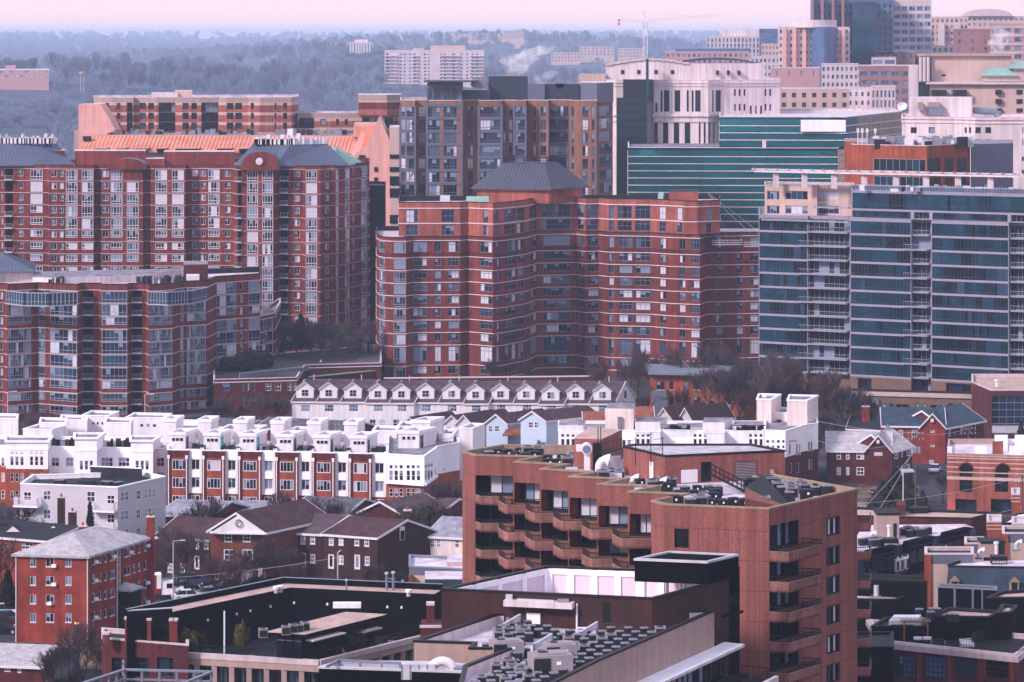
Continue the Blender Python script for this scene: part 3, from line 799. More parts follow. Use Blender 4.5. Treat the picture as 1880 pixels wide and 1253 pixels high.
for i,(a,b_)in enumerate([(408,422),(443,448),(452,458),(462,468),(487,498),(505,516),(528,535),(538,545)]):
 Pd.wp(a,703,b_,718,st(2,2,'frame_white' if i>3 else 'frame_grey',.1,'town'));Pd.wp(a,728,b_,744,st(2,2,'frame_grey',.1,'dark'))
Pd.band(ZP(699,640)-.1,ZP(699,640)+.1,.1)
Pd.finish()
rl=MB();A=Vector(P(440,638));B=Vector(P(566,652));zt=ZP(693,640)
for i in range(46):
 c=A.lerp(B,i/45);rl.box(c.x-.05,c.x+.05,c.y-.05,c.y+.05,zt,zt+1.1,'frame_silver')
rl.obox(A,B,.1,zt+1.0,zt+1.12,'frame_silver');rl.obox(A,B,.03,zt+.1,zt+.8,'glass_slate');rl.obj('railing',Pd.root)
ze=za(1380,3.686)
def EY(px):return 656.0-(px-1393)*26.0/457
ztE=ZP(398,EY(1394));fhE=2.99
fl=[(1393,EY(1393)),(1483,EY(1483)),(1484,EY(1484)+1.6),(1560,EY(1560)+1.6),(1561,EY(1561)-.6),(1673,EY(1673)-.6),(1674,EY(1674)+1.4),(1709,EY(1709)+1.4),(1710,EY(1710)-.6),(1852,EY(1852)-.6),(1853,EY(1853)+1.4),(1892,EY(1892)+1.4)]
E_=Bld('apartment_building','wide dark blue glass slab with grey floor bands and a white roof pergola','apartment building',back([P(*p)for p in fl],24),ztE+.4,'slab_lilac',par=.3,rm='roof_grey',cop='slab_lilac')
fb=[ztE-fhE*i for i in range(12)]
eg=lambda n:st(n,1,'frame_steel',.07,'cobalt',d=.1,run=.55,split=.2)
for i,z in enumerate(fb[:-1]):
 E_.w(1394,1483,z-fhE+.14,z-.3,eg(14));E_.w(1484.6,1559.6,z-fhE+.15,z-.25,st(8,1,'frame_silver',.08,'dark',d=.3,run=.4))
 E_.w(1561.6,1672.6,z-fhE+.14,z-.3,eg(17));E_.w(1674.4,1708.6,z-fhE+.15,z-.25,st(4,1,'frame_silver',.08,'dark',d=.4,run=.5))
 E_.w(1710.4,1851.6,z-fhE+.14,z-.3,eg(21));E_.w(1853.5,1891,z-fhE+.15,z-.25,st(5,1,'frame_silver',.08,'dark',d=.4,run=.5))
 if i>=0:
  zz=z-fhE+.1
  o=E_.balcony(1486-(14 if i%2 else 0),1560,zz,2.0 if i%2 else 1.55,1.05,sm='slab_lilac',rmn='frame_silver',bars=.55)
  E_.balcony(1676-(11 if i%2 else 0),1709,zz,2.3 if i%2 else 1.4,1.05,sm='slab_lilac',rmn='frame_silver',bars=.55)
  E_.balcony(1855,1890,zz,1.4,1.05,sm='slab_lilac',rmn='frame_silver',bars=.55)
E_.zones=[(-1,fb[-1]-.3,'tan_brick')]
for a,b_ in((1500,1540),(1575,1600),(1660,1720),(1737,1783),(1800,1840)):E_.w(a,b_,1.0,fb[-1]-.6,st(5,1,'frame_dark',.1,'dark',d=.8))
E_.finish()
yu=lambda px:EY(px)-.6
Eu=Bld('upper',None,None,back([P(1563,yu(1563)),P(1892,yu(1892))],22),ZP(349,yu(1563)),'slab_lilac',z0=ztE+.4,par=.4,rm='roof_grey',cop='slab_lilac')
zt=Eu.z1
Eu.w(1565,1890,zt-3.9,zt-.55,st(48,1,'frame_steel',.07,'cobalt',d=.1,run=.6,split=.25));
Eu.w(1565,1672,ztE+.5,zt-4.3,eg(17));Eu.w(1678,1706,ztE+.5,zt-4.3,st(4,1,'frame_silver',.08,'dark',d=.8));Eu.w(1712,1850,ztE+.5,zt-4.3,eg(21));Eu.w(1856,1890,ztE+.5,zt-4.3,st(4,1,'frame_silver',.08,'dark',d=.8))
Eu.finish();merge_into(Eu,E_.root,'')
Et=Bld('upper',None,None,back([P(1404,662),P(1500,657),P(1501,660),P(1568,656)],12),ZP(339,661),'beige_stone',z0=ztE-.5,par=.5,rm='roof_grey',cop='pale_concrete')
for(a,b_)in((1408,1431),(1442,1483),(1498,1540)):
 Et.wp(a,351,b_,367,st(4,1,'frame_silver',.1,'apt'));Et.wp(a,378,b_,393,st(4,1,'frame_silver',.1,'apt'))
Et.finish();merge_into(Et,E_.root,'')
E_.balcony(1497,1561,ZP(378,655),1.2,1.0,sm='slab_lilac',rmn='frame_silver',bars=.5);E_.balcony(1400,1560,ZP(403,655),.8,1.0,sm='slab_lilac',rmn='frame_silver',bars=.5)
mb=MB()
zc=ZP(318,655)
A=Vector(P(1388,660));B=Vector(P(1895,634));mb.obox(A,B,2.2,zc,zc+.3,'white_stone');mb.obox(A+Vector((0,10)),B+Vector((0,10)),1.2,zc+.05,zc+.3,'white_stone')
for a in range(24):
 p=A.lerp(B,a/23);mb.obox(p,p+Vector((0.2,10)),.18,zc+.3,zc+.5,'slab_lilac')
mb.obj('pergola',E_.root)
for(a,b_)in((150,190),(350,388),(553,592),(760,798),(975,1015),(1178,1218),(1392,1430),(1607,1645)):
 px=ze((a+b_)/2);t=(px-1388)/507;p=A.lerp(B,t);mb=MB();w_=(b_-a)/3.686*.117/2
 mb.box(p.x-w_,p.x+w_,p.y-.3,p.y+.3,(ztE+5 if px>1560 else Et.z1-.5),zc,'white_stone');mb.obj('pergola_post',E_.root)
A2=Vector(P(1570,yu(1570)+.2));B2=Vector(P(1890,yu(1890)+.2));mb=MB();n=60
for i in range(n+1):
 c=A2.lerp(B2,i/n);mb.box(c.x-.03,c.x+.03,c.y-.03,c.y+.03,zt,zt+1.15,'frame_silver')
mb.obox(A2,B2,.06,zt+1.1,zt+1.18,'frame_silver');mb.obox(A2,B2,.03,zt+.1,zt+.95,'glass_slate');mb.obj('roof_railing',E_.root)
mb=MB()
for i in range(26):
 x,y=P(R.uniform(1575,1885),645+R.uniform(-3,3)-5);mb.box(x,x+R.uniform(.5,1.6),y,y+.8,zt,zt+R.uniform(.6,1.3),R.choice(['white_metal','ac_top','white_metal','charcoal']))
mb.split('terrace_furniture',E_.root)
trim_windows(E_.root)
O8=Bld('office_building','orange brick office with a grey box end and many roof units, behind the white pergola','office building',[P(1564,700),P(1702,690),P(1781,705),P(1781,735),P(1564,735)],ZP(267,693),'orange_brick',par=.8,cop='pale_concrete')
O8.wp(1603,292,1700,315,st(8,1,'frame_silver',.12,'cobalt',d=.15));O8.wp(1604,324,1700,345,st(8,1,'frame_silver',.12,'cobalt',d=.15))
for a,b_ in((1703,1727),(1734,1750),(1757,1774)):O8.wp(a,290,b_,320,st(3,1,'frame_dark',.1,'dark',d=.2));O8.wp(a,326,b_,340,st(3,1,'frame_dark',.1,'dark',d=.2))
O8.finish()
O8.part('tower',[P(1550,705),P(1574,703),P(1574,725),P(1550,725)],0,ZP(260,703),'orange_brick','roof_grey')
O8.part('annexe',[P(1782,704),P(1860,712),P(1860,735),P(1782,735)],0,ZP(265,705),'grey_panel','roof_grey')
mb=MB()
for i in range(70):
 x,y=P(R.uniform(1590,1775),R.uniform(696,722));s_=R.uniform(.6,2.2);mb.box(x,x+s_,y,y+s_,O8.z1-.8,O8.z1+R.uniform(.4,1.7),R.choice(['white_metal','light_metal','ac_top','charcoal','grey_metal']))
for a in(1575,1583,1592,1607,1760):x,y=P(a,700);mb.tube((x,y,O8.z1),(x,y,O8.z1+3.6),.1,'white_metal',5);mb.box(x-.25,x+.25,y-.2,y+.2,O8.z1+2.6,O8.z1+3.6,'white_metal')
mb.split('roof_equipment',O8.root)
zt_=ZP(271,830)
T7=Bld('office_building','stepped teal glass office building with thin white floor lines','office building',[P(1153,830),P(1537,826),P(1552,850),P(1552,880),P(1153,880)],zt_,'glass_teal_deep',par=.6,cop='white_stone')
T7u=Bld('upper',None,None,[P(1321,834),P(1553,831),P(1655,890),P(1655,920),P(1321,920)],ZP(215,832),'glass_teal_deep',z0=zt_-.6,par=.6,cop='white_stone',rm='roof_white')
for i in range(12):
 z=zt_-.5-1.95*i
 if i:T7.band(z-.12,z+.12,.15,'white_stone','floor_line')
 T7.w(1154,1536,z-1.8,z-.15,st(38,1,'teal_black',.05,'teal',d=.06,name='glazing'))
 T7.w(1538,1551,z-1.8,z-.15,st(3,1,'teal_black',.05,'teald',d=.06,name='glazing'))
T7.finish()
for i in range(4):
 z=T7u.z1-.5-1.95*i
 if i:T7u.band(z-.12,z+.12,.15,'white_stone','floor_line')
 T7u.w(1322,1552,z-1.8,z-.15,st(23,1,'teal_black',.05,'teal',d=.06,name='glazing'));T7u.w(1555,1654,z-1.8,z-.15,st(22,1,'teal_black',.05,'teald',d=.06,name='glazing'))
T7u.finish();merge_into(T7u,T7.root,'')
mb=MB();x0,_=P(1470.5,831);x1,_=P(1552.5,831);mb.box(x0,x1,831.2-.5,831.5,ZP(242,831),ZP(220.5,831),'white_paint');mb.obj('blank_sign',T7.root)
mb=MB();x0,_=P(1400,831);x1,_=P(1407,831);mb.box(x0,x1,831.6,832,ZP(271,832),ZP(258,832),'white_stone');mb.obj('door_panel',T7.root)
Z6=za(920,3.686)
B6=Bld('office_building','tall white stone building with curved crown, dark window slots and a dark glass shaft','office building',back([P(1104,886),P(1125,882),P(1131,880),P(1199,880),P(1200,878),P(1300,876),P(1330,880),P(1432,886)],30),ZP(147,880),'white_stone',par=1.0,cop='white_stone',rm='roof_white')
B6.band(ZP(152,880)-.2,ZP(152,880)+.2,.25,'white_stone','cornice');B6.band(ZP(158,880)-.15,ZP(158,880)+.15,.2,'pale_concrete','cornice');B6.band(ZP(212,880)-.3,ZP(212,880)+.3,.5,'white_stone','cornice');B6.band(ZP(223,880)-.2,ZP(223,880)+.2,.3,'pale_concrete','cornice')
sl=st(1,1,'frame_dark',.08,'dark',d=.5)
for a,b_ in((1078,1092),(1101,1138),(1174,1212),(1256,1270),(1290,1303),(1313,1350),(1396,1409),(1429,1441),(1452,1490)):B6.wp(Z6(a),612/3.686,Z6(b_),757/3.686,sl)
for a,b_ in((1021,1060),(1095,1131),(1168,1205),(1242,1280),(1338,1350),(1371,1384),(1404,1418),(1437,1449)):B6.wp(Z6(a),832/3.686,Z6(b_),975/3.686,sl)
for a in(1043,):B6.wp(Z6(a),697/3.686,Z6(a+15),760/3.686,sl)
for a in(1576,1608,1641,1783,1815):
 for y in(605,705):B6.wp(Z6(a),y/3.686,Z6(a+15),(y+46)/3.686,sl)
for a,w_ in((1683,16),(1718,14),(1753,16)):B6.wp(Z6(a),718/3.686,Z6(a+w_),778/3.686,sl)
B6.finish()
mb=MB();n=12;pts=[]
for i in range(n+1):
 t=i/n;pts.append((1112+(1265-1112)*t,117.5-9.5*math.sin(math.pi*t)))
zb=ZP(148,890)
poly=[(P(px,888)[0],ZP(py,888))for px,py in pts]
mb.face([(poly[-1][0],888,zb),(poly[0][0],888,zb)]+[(x,888,z)for x,z in poly][::1],'white_stone')
for k in range(n):
 (x0,z0_),(x1,z1_)=poly[k],poly[k+1];mb.face([(x0,888,z0_),(x1,888,z1_),(x1,905,z1_),(x0,905,z0_)],'roof_grey');mb.box(x0,x1,887.6,888.1,z0_-.5,z0_+.12,'pale_concrete')
mb.face([(poly[-1][0],888,zb),(poly[-1][0],905,zb),(poly[-1][0],905,poly[-1][1]),(poly[-1][0],888,poly[-1][1])],'white_stone')
mb.prism([P(1265,888),P(1404,892),P(1404,908),P(1265,906)],zb,ZP(117,889),'white_stone','roof_white');mb.obj('crown',B6.root)
mb=MB();a_,b_=P(1245,900),P(1400,900);n=10
for i in range(n):
 t0,t1=i/n,(i+1)/n;x0=a_[0]+(b_[0]-a_[0])*t0;x1=a_[0]+(b_[0]-a_[0])*t1;f=lambda t:ZP(115.5,900)+1.5*math.sin(math.pi*min(1,t*1.1))**.6
 mb.face([(x0,894,f(t0)-.6),(x1,894,f(t1)-.6),(x1,905,f(t1)),(x0,905,f(t0))],'charcoal')
mb.obj('roof',B6.root)
mb=MB()
for a in(810,920,1037,1148):x0,_=P(Z6(a),888);x1,_=P(Z6(a+22),888);mb.box(x0,x1,887.8,888.3,ZP(136,888),ZP(129,888),'glass_dark')
for a in(1455,1528,1600):x0,_=P(Z6(a),889);x1,_=P(Z6(a+18),889);mb.box(x0,x1,888.3,892,ZP(138,888),ZP(130,888),'glass_dark')
mb.split('crown_window',B6.root)
B6.part('annexe',[P(1062,884),P(1112,884),P(1112,900),P(1062,900)],0,ZP(136,884),'beige_stone','roof_grey')
B6.part('glass_shaft',[P(1132,872),P(1188,872),P(1188,882),P(1132,882)],0,ZP(180,872),'teal_black')
B6.part('glass_shaft',[P(1144,874),P(1199,874),P(1199,884),P(1144,884)],ZP(183,872),ZP(146.5,874),'teal_black')
B6.part('fin',[P(1186,871),P(1191,871),P(1191,884),P(1186,884)],ZP(185,872),ZP(108,872),'glass_teal_deep')
Z5=za(460,3.686)
YB=760
fl=[(735,762),(762,758),(763,760),(783,760),(784,757),(848,757),(849,760),(878,760),(879,757.5),(921,757.5),(922,760),(943,760),(944,757.5),(965,757.5),(966,762),(1007,759),(1008,764),(1045,763),(1046,758),(1095,757),(1096,766),(1125,775)]
B5=Bld('apartment_building','grey and brown panelled apartment tower with a canopy roof on its tall left bay','apartment building',back([P(*p)for p in fl],30),ZP(184,YB),'tower_brown',par=.8,rm='roof_grey',cop='pale_concrete')
g5=[ZP(200+23.85*i,YB)for i in range(8)]
gz=lambda n:st(n,1,'grey_panel',.12,'apt',d=.12,split=.25)
cols5=[(736,744,1),(746,761,3),(768,781,2),(786,808,3),(814,839,4),(858,869,2),(881,919,6),(924,929,1),(934,941,1),(946,964,4),(979,984,1),(992,1003,2),(1009,1044,7),(1049,1054,1),(1069,1080,2),(1086,1092,1),(1100,1123,5)]
for z in g5:
 for a,b_,n in cols5:B5.w(a,b_,z-2.0,z+.6,gz(n))
B5.finish()
def skin5(a,b_,yy,pt,py=None):
 mb=MB();A=P(a,yy);B=P(b_,yy)
 zt=ZP(pt,yy)
 for i in range(9):
  z=ZP(200+23.85*i,YB)+.6
  if z+.75<zt:mb.box(A[0],B[0],A[1]-.12,A[1]-.02,z,min(z+.65,zt),'grey_panel')
 for e_ in(A[0],B[0]):mb.box(e_-.25,e_+.25,A[1]-.14,A[1]-.02,0,zt,'grey_panel')
 return mb.obj('bay_panel',B5.root)
for a,b_,yy,pt in((735,762,758,195),(784,848,757,184),(879,921,757.5,193),(944,965,757.5,193),(1008,1045,763,190)):skin5(a,b_,yy,pt)
mb=MB();A=P(784,756.8);B=P(848,756.8);mb.box(A[0],B[0],757.2,775,ZP(186,YB),ZP(153,YB),'grey_panel');mb.obj('tower_top',B5.root)
for a,b_ in((786,791),(796,807),(815,826),(830,838)):
 mb=MB();x0,_=P(a,756.9);x1,_=P(b_,756.9);mb.box(x0,x1,757.0,757.3,ZP(182,YB),ZP(162,YB),'glass_blue');mb.obj('tower_window',B5.root)
mb=MB();mb.prism([P(779,754),P(852,754),P(872,760),P(884,770),P(779,776)],ZP(151,756),ZP(149,756),'dark_panel');mb.obj('canopy',B5.root)
for(a,b_,Y,pt,m)in((848,900,768,166,'grey_panel'),(897,969,770,140,'dark_panel'),(969,1000,770,155,'grey_panel'),(1000,1064,771,154,'dark_panel'),(1064,1100,772,157,'grey_panel')):
 B5.part('penthouse',[P(a,Y),P(b_,Y),P(b_,Y+12),P(a,Y+12)],B5.z1-.8,ZP(pt,Y),m,'roof_grey')
B5.part('penthouse',[P(1066,770),P(1096,765),P(1126,774),P(1126,790),P(1066,790)],B5.z1-.8,ZP(152,770),'grey_panel','light_metal')
mb=MB()
for c in((872,765,1.1),(882,767,1.3),(1028,772,1.2)):x,y=P(c[0],c[1]);zz=ZP(154,y);mb.tube((x,y-1,zz),(x,y+2,zz),c[2],'grey_metal',12)
mb.split('roof_duct',B5.root)
z1_=ZP(179,900)
fl=[(172,902),(205,900),(245,900),(247,902),(285,900),(325,900),(365,900),(402,901),(415,900),(455,900),(478,898),(535,900),(548,915)]
B1=Bld('apartment_building','long flat roofed block of red brick and pale concrete stripes, behind the orange roof','apartment building',back([P(*p)for p in fl],25),z1_,'red_brick_light',par=.6,rm='roof_white',cop='roof_white')
B1.zones=[(z1_-1.5,z1_+1,'tan_stone')]
for i in range(4):zz=z1_-1.5-2.92*i;B1.zones.append((zz-.85,zz,'beige_stone'))
r1=[ZP(190+18*i,900)for i in range(4)]
Z0=za(0,3.686)
for z in r1:
 for a,b_ in((717,738),(792,815),(945,988),(1003,1042),(1235,1278),(1295,1333),(1535,1580),(1592,1638),(1697,1718)):B1.w(Z0(a),Z0(b_),z-1.8,z+.1,st(2,1,'frame_dark',.1,'office',d=.3))
 for a,b_ in((858,898),(1072,1186),(1363,1477)):B1.w(Z0(a),Z0(b_),z-2.6,z+.2,st(4,1,'black_metal',.08,'dark',d=1.2))
 for a,b_ in((163,175),(221,247)):B1.w(Z5(a),Z5(b_),z-1.8,z+.1,st(1,1,'frame_dark',.1,'office',d=.3))
B1.finish()
B1.part('penthouse',[P(278,905),P(327,905),P(327,915),P(278,915)],z1_-.5,ZP(171,905),'pale_concrete','roof_white');B1.part('penthouse',[P(321,906),P(353,906),P(353,916),P(321,916)],z1_-.5,ZP(167,905),'beige_stone','roof_white')
zz1=ZP(208,905)
B1b=Bld('apartment_building','lower striped brick wing with a square brick stair tower, right of the long striped block','apartment building',back([P(546,906),P(577,905),P(600,905),P(735,908)],20),zz1,'red_brick_light',par=.6,rm='roof_white',cop='roof_white')
B1b.zones=[(zz1-1.5,zz1+1,'tan_stone'),(zz1-2.4,zz1-1.5,'beige_stone'),(zz1-5.2,zz1-4.3,'beige_stone')]
for a,b_ in((472,520),(578,600),(638,658),(840,880),(980,992)):B1b.w(Z5(a),Z5(b_),ZP(230,905),ZP(219,905),st(2,1,'frame_dark',.1,'dark',d=.3))
for a,b_ in((325,432),(755,805),(908,965)):B1b.w(Z5(a),Z5(b_),ZP(236,905),ZP(217,905),st(4,1,'black_metal',.08,'dark',d=1.0))
B1b.finish()
mb=MB();zt=ZP(174,905);pl=[P(658,904),P(710,902),P(736,906),P(736,920),P(658,920)]
mb.prism(pl,zz1-.6,zz1+1.2,'red_brick_light');mb.prism(pl,zz1+1.2,zt-2.3,'red_brick');mb.prism(pl,zt-2.3,zt-1.5,'beige_stone');mb.prism(offs(pl,.1),zt-1.5,zt,'tan_stone','roof_white');mb.obj('stair_tower',B1b.root)
B2=thing('apartment_building','long building with a sloping orange metal roof and tall pink concrete gables','building',(*P(400,850),0))
mb=MB();A=P(144,850);B=P(640,848);mb.prism([A,B,P(655,880),P(150,880)],0,ZP(279,850),'beige_stone');mb.obj('wall',B2)
za_,zb_=ZP(280,848),ZP(248,862);mb=MB()
f4=[(*P(142,848),za_),(*P(645,846),za_-.2),(*P(662,861),zb_-.3),(*P(159,862),zb_)]
mb.face(f4,'orange_roof');slope_ribs(mb,f4[0],f4[1],f4[2],f4[3],'orange_roof',1.1,.12,.16)
g4=[(*P(159,862),zb_),(*P(662,861),zb_-.3),(*P(662,882),zb_-.3),(*P(159,882),zb_)];mb.face(g4,'roof_grey')
mb.obj('roof',B2)
for a,b_ in((640,722),(785,850),(912,1000),(1063,1122),(1190,1345),(1470,1563),(1620,1690)):
 mb=MB();x0=P(Z0(a),847)[0];x1=P(Z0(b_),847)[0];mb.box(x0,x1,846.4,852,ZP(282,848),ZP(273,848),'glass_dark');mb.box(x0-.2,x1+.2,846,853,ZP(273,848),ZP(273,848)+.25,'orange_roof');mb.obj('dormer_window',B2)
x,y=P(161,858);mb=MB();mb.box(x-1.1,x+1.1,y-2,y,zb_-1.4,zb_-.2,'charcoal');mb.obj('skylight',B2)
def gablewall(pts,Y,th,m,nm='gable_wall'):
 mb=MB();q=[(P(px,Y)[0],ZP(py,Y))for px,py in pts];n=len(q)
 mb.face([(x,Y,z)for x,z in q],m);mb.face([(x,Y+th,z)for x,z in q][::-1],m)
 for i in range(n):
  j=(i+1)%n;mb.face([(q[i][0],Y,q[i][1]),(q[i][0],Y+th,q[i][1]),(q[j][0],Y+th,q[j][1]),(q[j][0],Y,q[j][1])],m)
 return mb.obj(nm,B2)
gablewall([(144,290),(182,252),(212,240),(202,220),(184,192),(144,192)][::-1],866,12,'pink_concrete')
gablewall([(136,330),(146,330),(146,240),(136,240)][::-1],870,10,'tan_stone')
gablewall([(641,290),(665,239),(670,245),(662,280),(641,330)],843,1.2,'pink_concrete')
gablewall([(640,480),(735,480),(735,300),(714,255),(696,214),(672,268),(640,292)],838,14,'pink_concrete')
gablewall([(662,290),(700,290),(700,232),(652,232)],850,8,'orange_roof')
gablewall([(648,252),(690,252),(690,226),(650,226)],856,8,'beige_stone')
for(a,b_,c,d_)in((659,670,285,293),(687,693,307,315),(687,693,326,334)):
 mb=MB();x0,x1=P(a,838)[0],P(b_,838)[0];mb.box(x0,x1,837.7,838.2,ZP(d_,838),ZP(c,838),'glass_dark');mb.obj('window',B2)
mb=MB();zz=836;mb.prism([P(715,836),P(738,836),P(738,856),P(715,856)],0,ZP(234,836),'beige_stone','roof_white');mb.obj('side_wing',B2)
for(c,d_)in((284,291),(307,315),(324,340),(346,362),(395,410)):
 mb=MB();mb.box(P(715.5,836)[0],P(737.5,836)[0],835.7,836.2,ZP(d_,836),ZP(c,836),'glass_dark');mb.obj('window',B2)
mb=MB()
for i in range(46):
 px=R.uniform(196,640);x,y=P(px,R.uniform(864,875));s_=R.uniform(.8,1.8);mb.box(x,x+s_,y,y+s_,zb_-.2,zb_+R.uniform(.7,1.5),R.choice(['ac_dark','ac_top','grey_metal']))
mb.split('roof_equipment',B2)
def far(name,label,a,b_,Y,pt,m,rows,ncols,fh=3.0,frac=.5,pal='office',fr='frame_grey',dep=30,group=None,cop='pale_concrete',hz=.5,split=None,nl=1,cat='building',skew=0,a0=1.2):
 b=Bld(name,label,cat,back([P(a,Y+skew),P(b_,Y)],dep),ZP(pt,Y),m,par=.6,cop=cop,simple=True,group=group,rm='roof_white')
 for i in range(rows):
  z=b.z1-a0-fh*i;b.grid(a,b_,ncols,frac,-fh*hz,0,[z],st(nl,1,fr,.15 if nl>1 else 0.12,pal,d=.3))
 return b
b=far('office_building','tan stone office tower with a projecting flat cornice, at the right edge',1690,1856,950,101,'beige_stone',0,1,cop='tan_stone');b.band(ZP(102,950)-.2,ZP(102,950)+.4,1.2,'tan_stone','cornice')
for y in(128,178,195,212):b.wp(1728 if y==128 else 1825,y+8,1738 if y==128 else 1837,y+14,st(1,1,'frame_white',.15,'office'))
b.finish();ob=b
b.part('lower_tier',[P(1707,935),P(1890,930),P(1890,950),P(1707,950)],0,ZP(152,933),'beige_stone','roof_white')
b.part('cornice',[P(1700,933.5),P(1890,928.5),P(1890,934.5),P(1700,934.5)],ZP(155,933),ZP(151.5,933),'pale_concrete')
for(a,c,b2,d_)in((1709,165,1736,176),(1748,165,1773,176),(1826,165,1837,173),(1864,165,1875,173),(1826,182,1837,190),(1864,182,1875,190),(1826,199,1837,206),(1864,199,1875,206)):
 mb=MB();mb.box(P(a,932.6)[0],P(b2,932.6)[0],930.2,932.9+1.5,ZP(d_,932),ZP(c,932),'glass_dark');mb.obj('window',b.root)
for(a,b2,c,d_)in((1805,1866,125,150),(1854,1900,113,130)):
 mb=MB();x0,x1=P(a,940)[0],P(b2,940)[0];mb.box(x0+1,x1-1,938,948,ZP(150,940),ZP(138 if c==125 else 125,940),'beige_stone');mb.obj('drum',b.root)
 hip(b.root,[(x0,937),(x1,937),(x1,949),(x0,949)],[(x0+3,940),(x1-3,940),(x1-3,946),(x0+3,946)],ZP(138 if c==125 else 125,940),ZP(c,940),'verdigris',1.2,'dome',.3)
x0=P(1685,945);mb=MB()
for a in(1690,1697,1704):xx,yy=P(a,946);mb.tube((xx,yy,ZP(150,946)),(xx,yy,ZP(105,946)),.5,'pale_concrete',8)
mb.split('column',b.root);b.part('glass_bay',[P(1686,949),P(1710,949),P(1710,960),P(1686,960)],0,ZP(106,949),'teal_black')
b=Bld('office_building','white stone office with square dark windows and boxy penthouse, behind the orange brick one','office building',back([P(1656,810),P(1752,806),P(1790,800),P(1900,800)],30),ZP(215,806),'white_stone',par=.8,cop='pale_concrete',rm='roof_white')
for y in(234,256):
 for a,c in((1672,1683),(1705,1716),(1771,1775),(1779,1783),(1790,1801),(1809,1820),(1877,1879)):b.wp(a,y,c,y+11,st(1,1,'frame_dark',.12,'dark',d=.4))
for a in(288,312):b.wp(1876,a,1880,a+8,st(1,1,'frame_dark',.1,'dark'))
b.band(ZP(219,806)-.15,ZP(219,806)+.15,.25,'pale_concrete','cornice');b.band(ZP(226,806)-.1,ZP(226,806)+.1,.2,'pale_concrete','cornice');b.finish()
b.part('penthouse',[P(1670,815),P(1784,812),P(1786,828),P(1670,830)],b.z1-.8,ZP(180,813),'white_stone','roof_white')
for(a,c,b2,d_,m)in((1686,188,1694,202,'tan_stone'),(1705,188,1725,196,'tan_stone'),(1705,196,1729,212,'grey_metal')):
 mb=MB();mb.box(P(a,812)[0],P(b2,812)[0],811.2,814,ZP(d_,812),ZP(c,812),m);mb.obj('louvre',b.root)
mb=MB();mb.tube((*P(1788,815),ZP(203,815)),(*P(1830,816),ZP(206,816)),.9,'grey_metal',10);mb.tube((*P(1830,816),ZP(206,816)),(*P(1833,816),ZP(214,816)),1.1,'grey_metal',10);mb.obj('roof_duct',b.root)
far('apartment_building','low beige stucco building with stained top edge, behind the teal glass roof',1430,1560,1000,164,'beige_stone',3,7,3.2,.45,'office',nl=3,cat='building').finish()
far('apartment_building','low brown striped office with ribbon windows, left of the tan cornice tower',1577,1692,1150,121,'mauve_brick',5,6,3.6,.72,'hazy',nl=4,frac=.7,skew=-8).finish()if False else None
b=far('office_building','low brown office with ribbon windows, left of the tan cornice tower',1577,1692,1150,121,'mauve_brick',5,6,3.4,.72,'hazy',nl=4,a0=2.2);b.finish()
b.part('corner_bay',[P(1668,1147),P(1690,1147),P(1690,1156),P(1668,1156)],0,ZP(120,1147),'white_stone')
far('apartment_building','white low block with scattered small windows, in front of the brown ribbon window office',1556,1600,1060,163,'white_stone',4,4,3.0,.4,'hazy').finish()
b=far('apartment_building','pale curved fronted low block with tall windows, below the brown ribbon window office',1600,1644,1050,160,'pale_concrete',3,6,3.4,.5,'hazy',hz=.7);b.finish()
far('office_building','mid grey block with pale base and small windows, left of the brown ribbon window office',1508,1576,1250,118,'pale_concrete',4,8,3.2,.5,'hazy').finish()
far('warehouse','long low brick building under a pale roof, behind the beige stucco building',1415,1505,1300,125,'far_pink',1,4,4,.1,'hazy').finish()
far('office_building','cream roof block standing above the low brick building',1515,1553,1400,101,'beige_stone',1,2,4,.2,'hazy').finish()
far('office_building','pale office with blue grey glass strips, just under the cream apartment arch',1600,1645,1350,106,'pale_concrete',3,2,3.4,.8,'hazy').finish()
far('office_building','grey low slab with a plain wall, in front of the dark blue tower foot',1610,1680,1400,95,'mauve_brick',2,5,4,.3,'hazy').finish()
mb=thing('satellite_dish','large white satellite dish standing on the roof beyond the teal glass building','satellite dish',(*P(1656,900),ZP(205,900)))
m_=MB();x,y=P(1656,900);zc=ZP(195,900)
for i in range(16):
 t0,t1=2*math.pi*i/16,2*math.pi*(i+1)/16;m_.face([(x,y+.5,zc),(x+math.cos(t0)*1.5,y-.1,zc+math.sin(t0)*1.2),(x+math.cos(t1)*1.5,y-.1,zc+math.sin(t1)*1.2)],'white_paint')
m_.obj('dish',mb);m_=MB();m_.tube((x,y+.5,ZP(214,900)),(x,y+.5,zc),.2,'light_metal',6);m_.obj('stand',mb)
b=far('apartment_building','pale apartment tower with pink panels and a curved blue glass front',1429,1560,1350,50,'pale_concrete',9,14,3.1,.45,'hazy',nl=1);b.finish()
pl=[]
for i in range(9):t=i/8;pl.append(P(1490+46*t,1348-7*math.sin(math.pi*t)))
b.part('glass_front',pl+[P(1536,1354),P(1490,1354)],0,ZP(50,1348),'hazy_glass','roof_white')
pl=[]
for i in range(9):t=i/8;pl.append(P(1450+86*t,1352-7*math.sin(math.pi*t)))
b.part('crown',pl+[P(1536,1362),P(1450,1362)],ZP(51,1350),ZP(37,1350),'white_stone','roof_white')
for(a,c)in((1437,1444),(1455,1462),(1473,1480),(1545,1551)):
 b.part('pink_panel',[P(a,1348),P(c,1348),P(c,1350.5),P(a,1350.5)],0,ZP(52,1348),'pink_concrete')
far('apartment_building','short cream and pink block left of the curved glass front tower',1398,1430,1650,81,'beige_stone',5,5,3.1,.4,'hazy').finish()
b=far('tower','dark blue high rise rising out of the top of the picture',1488,1640,1400,-4,'hazy_glass',0,1,cat='high-rise')  # bluish wall colour carries distance haze the volume leaves out here
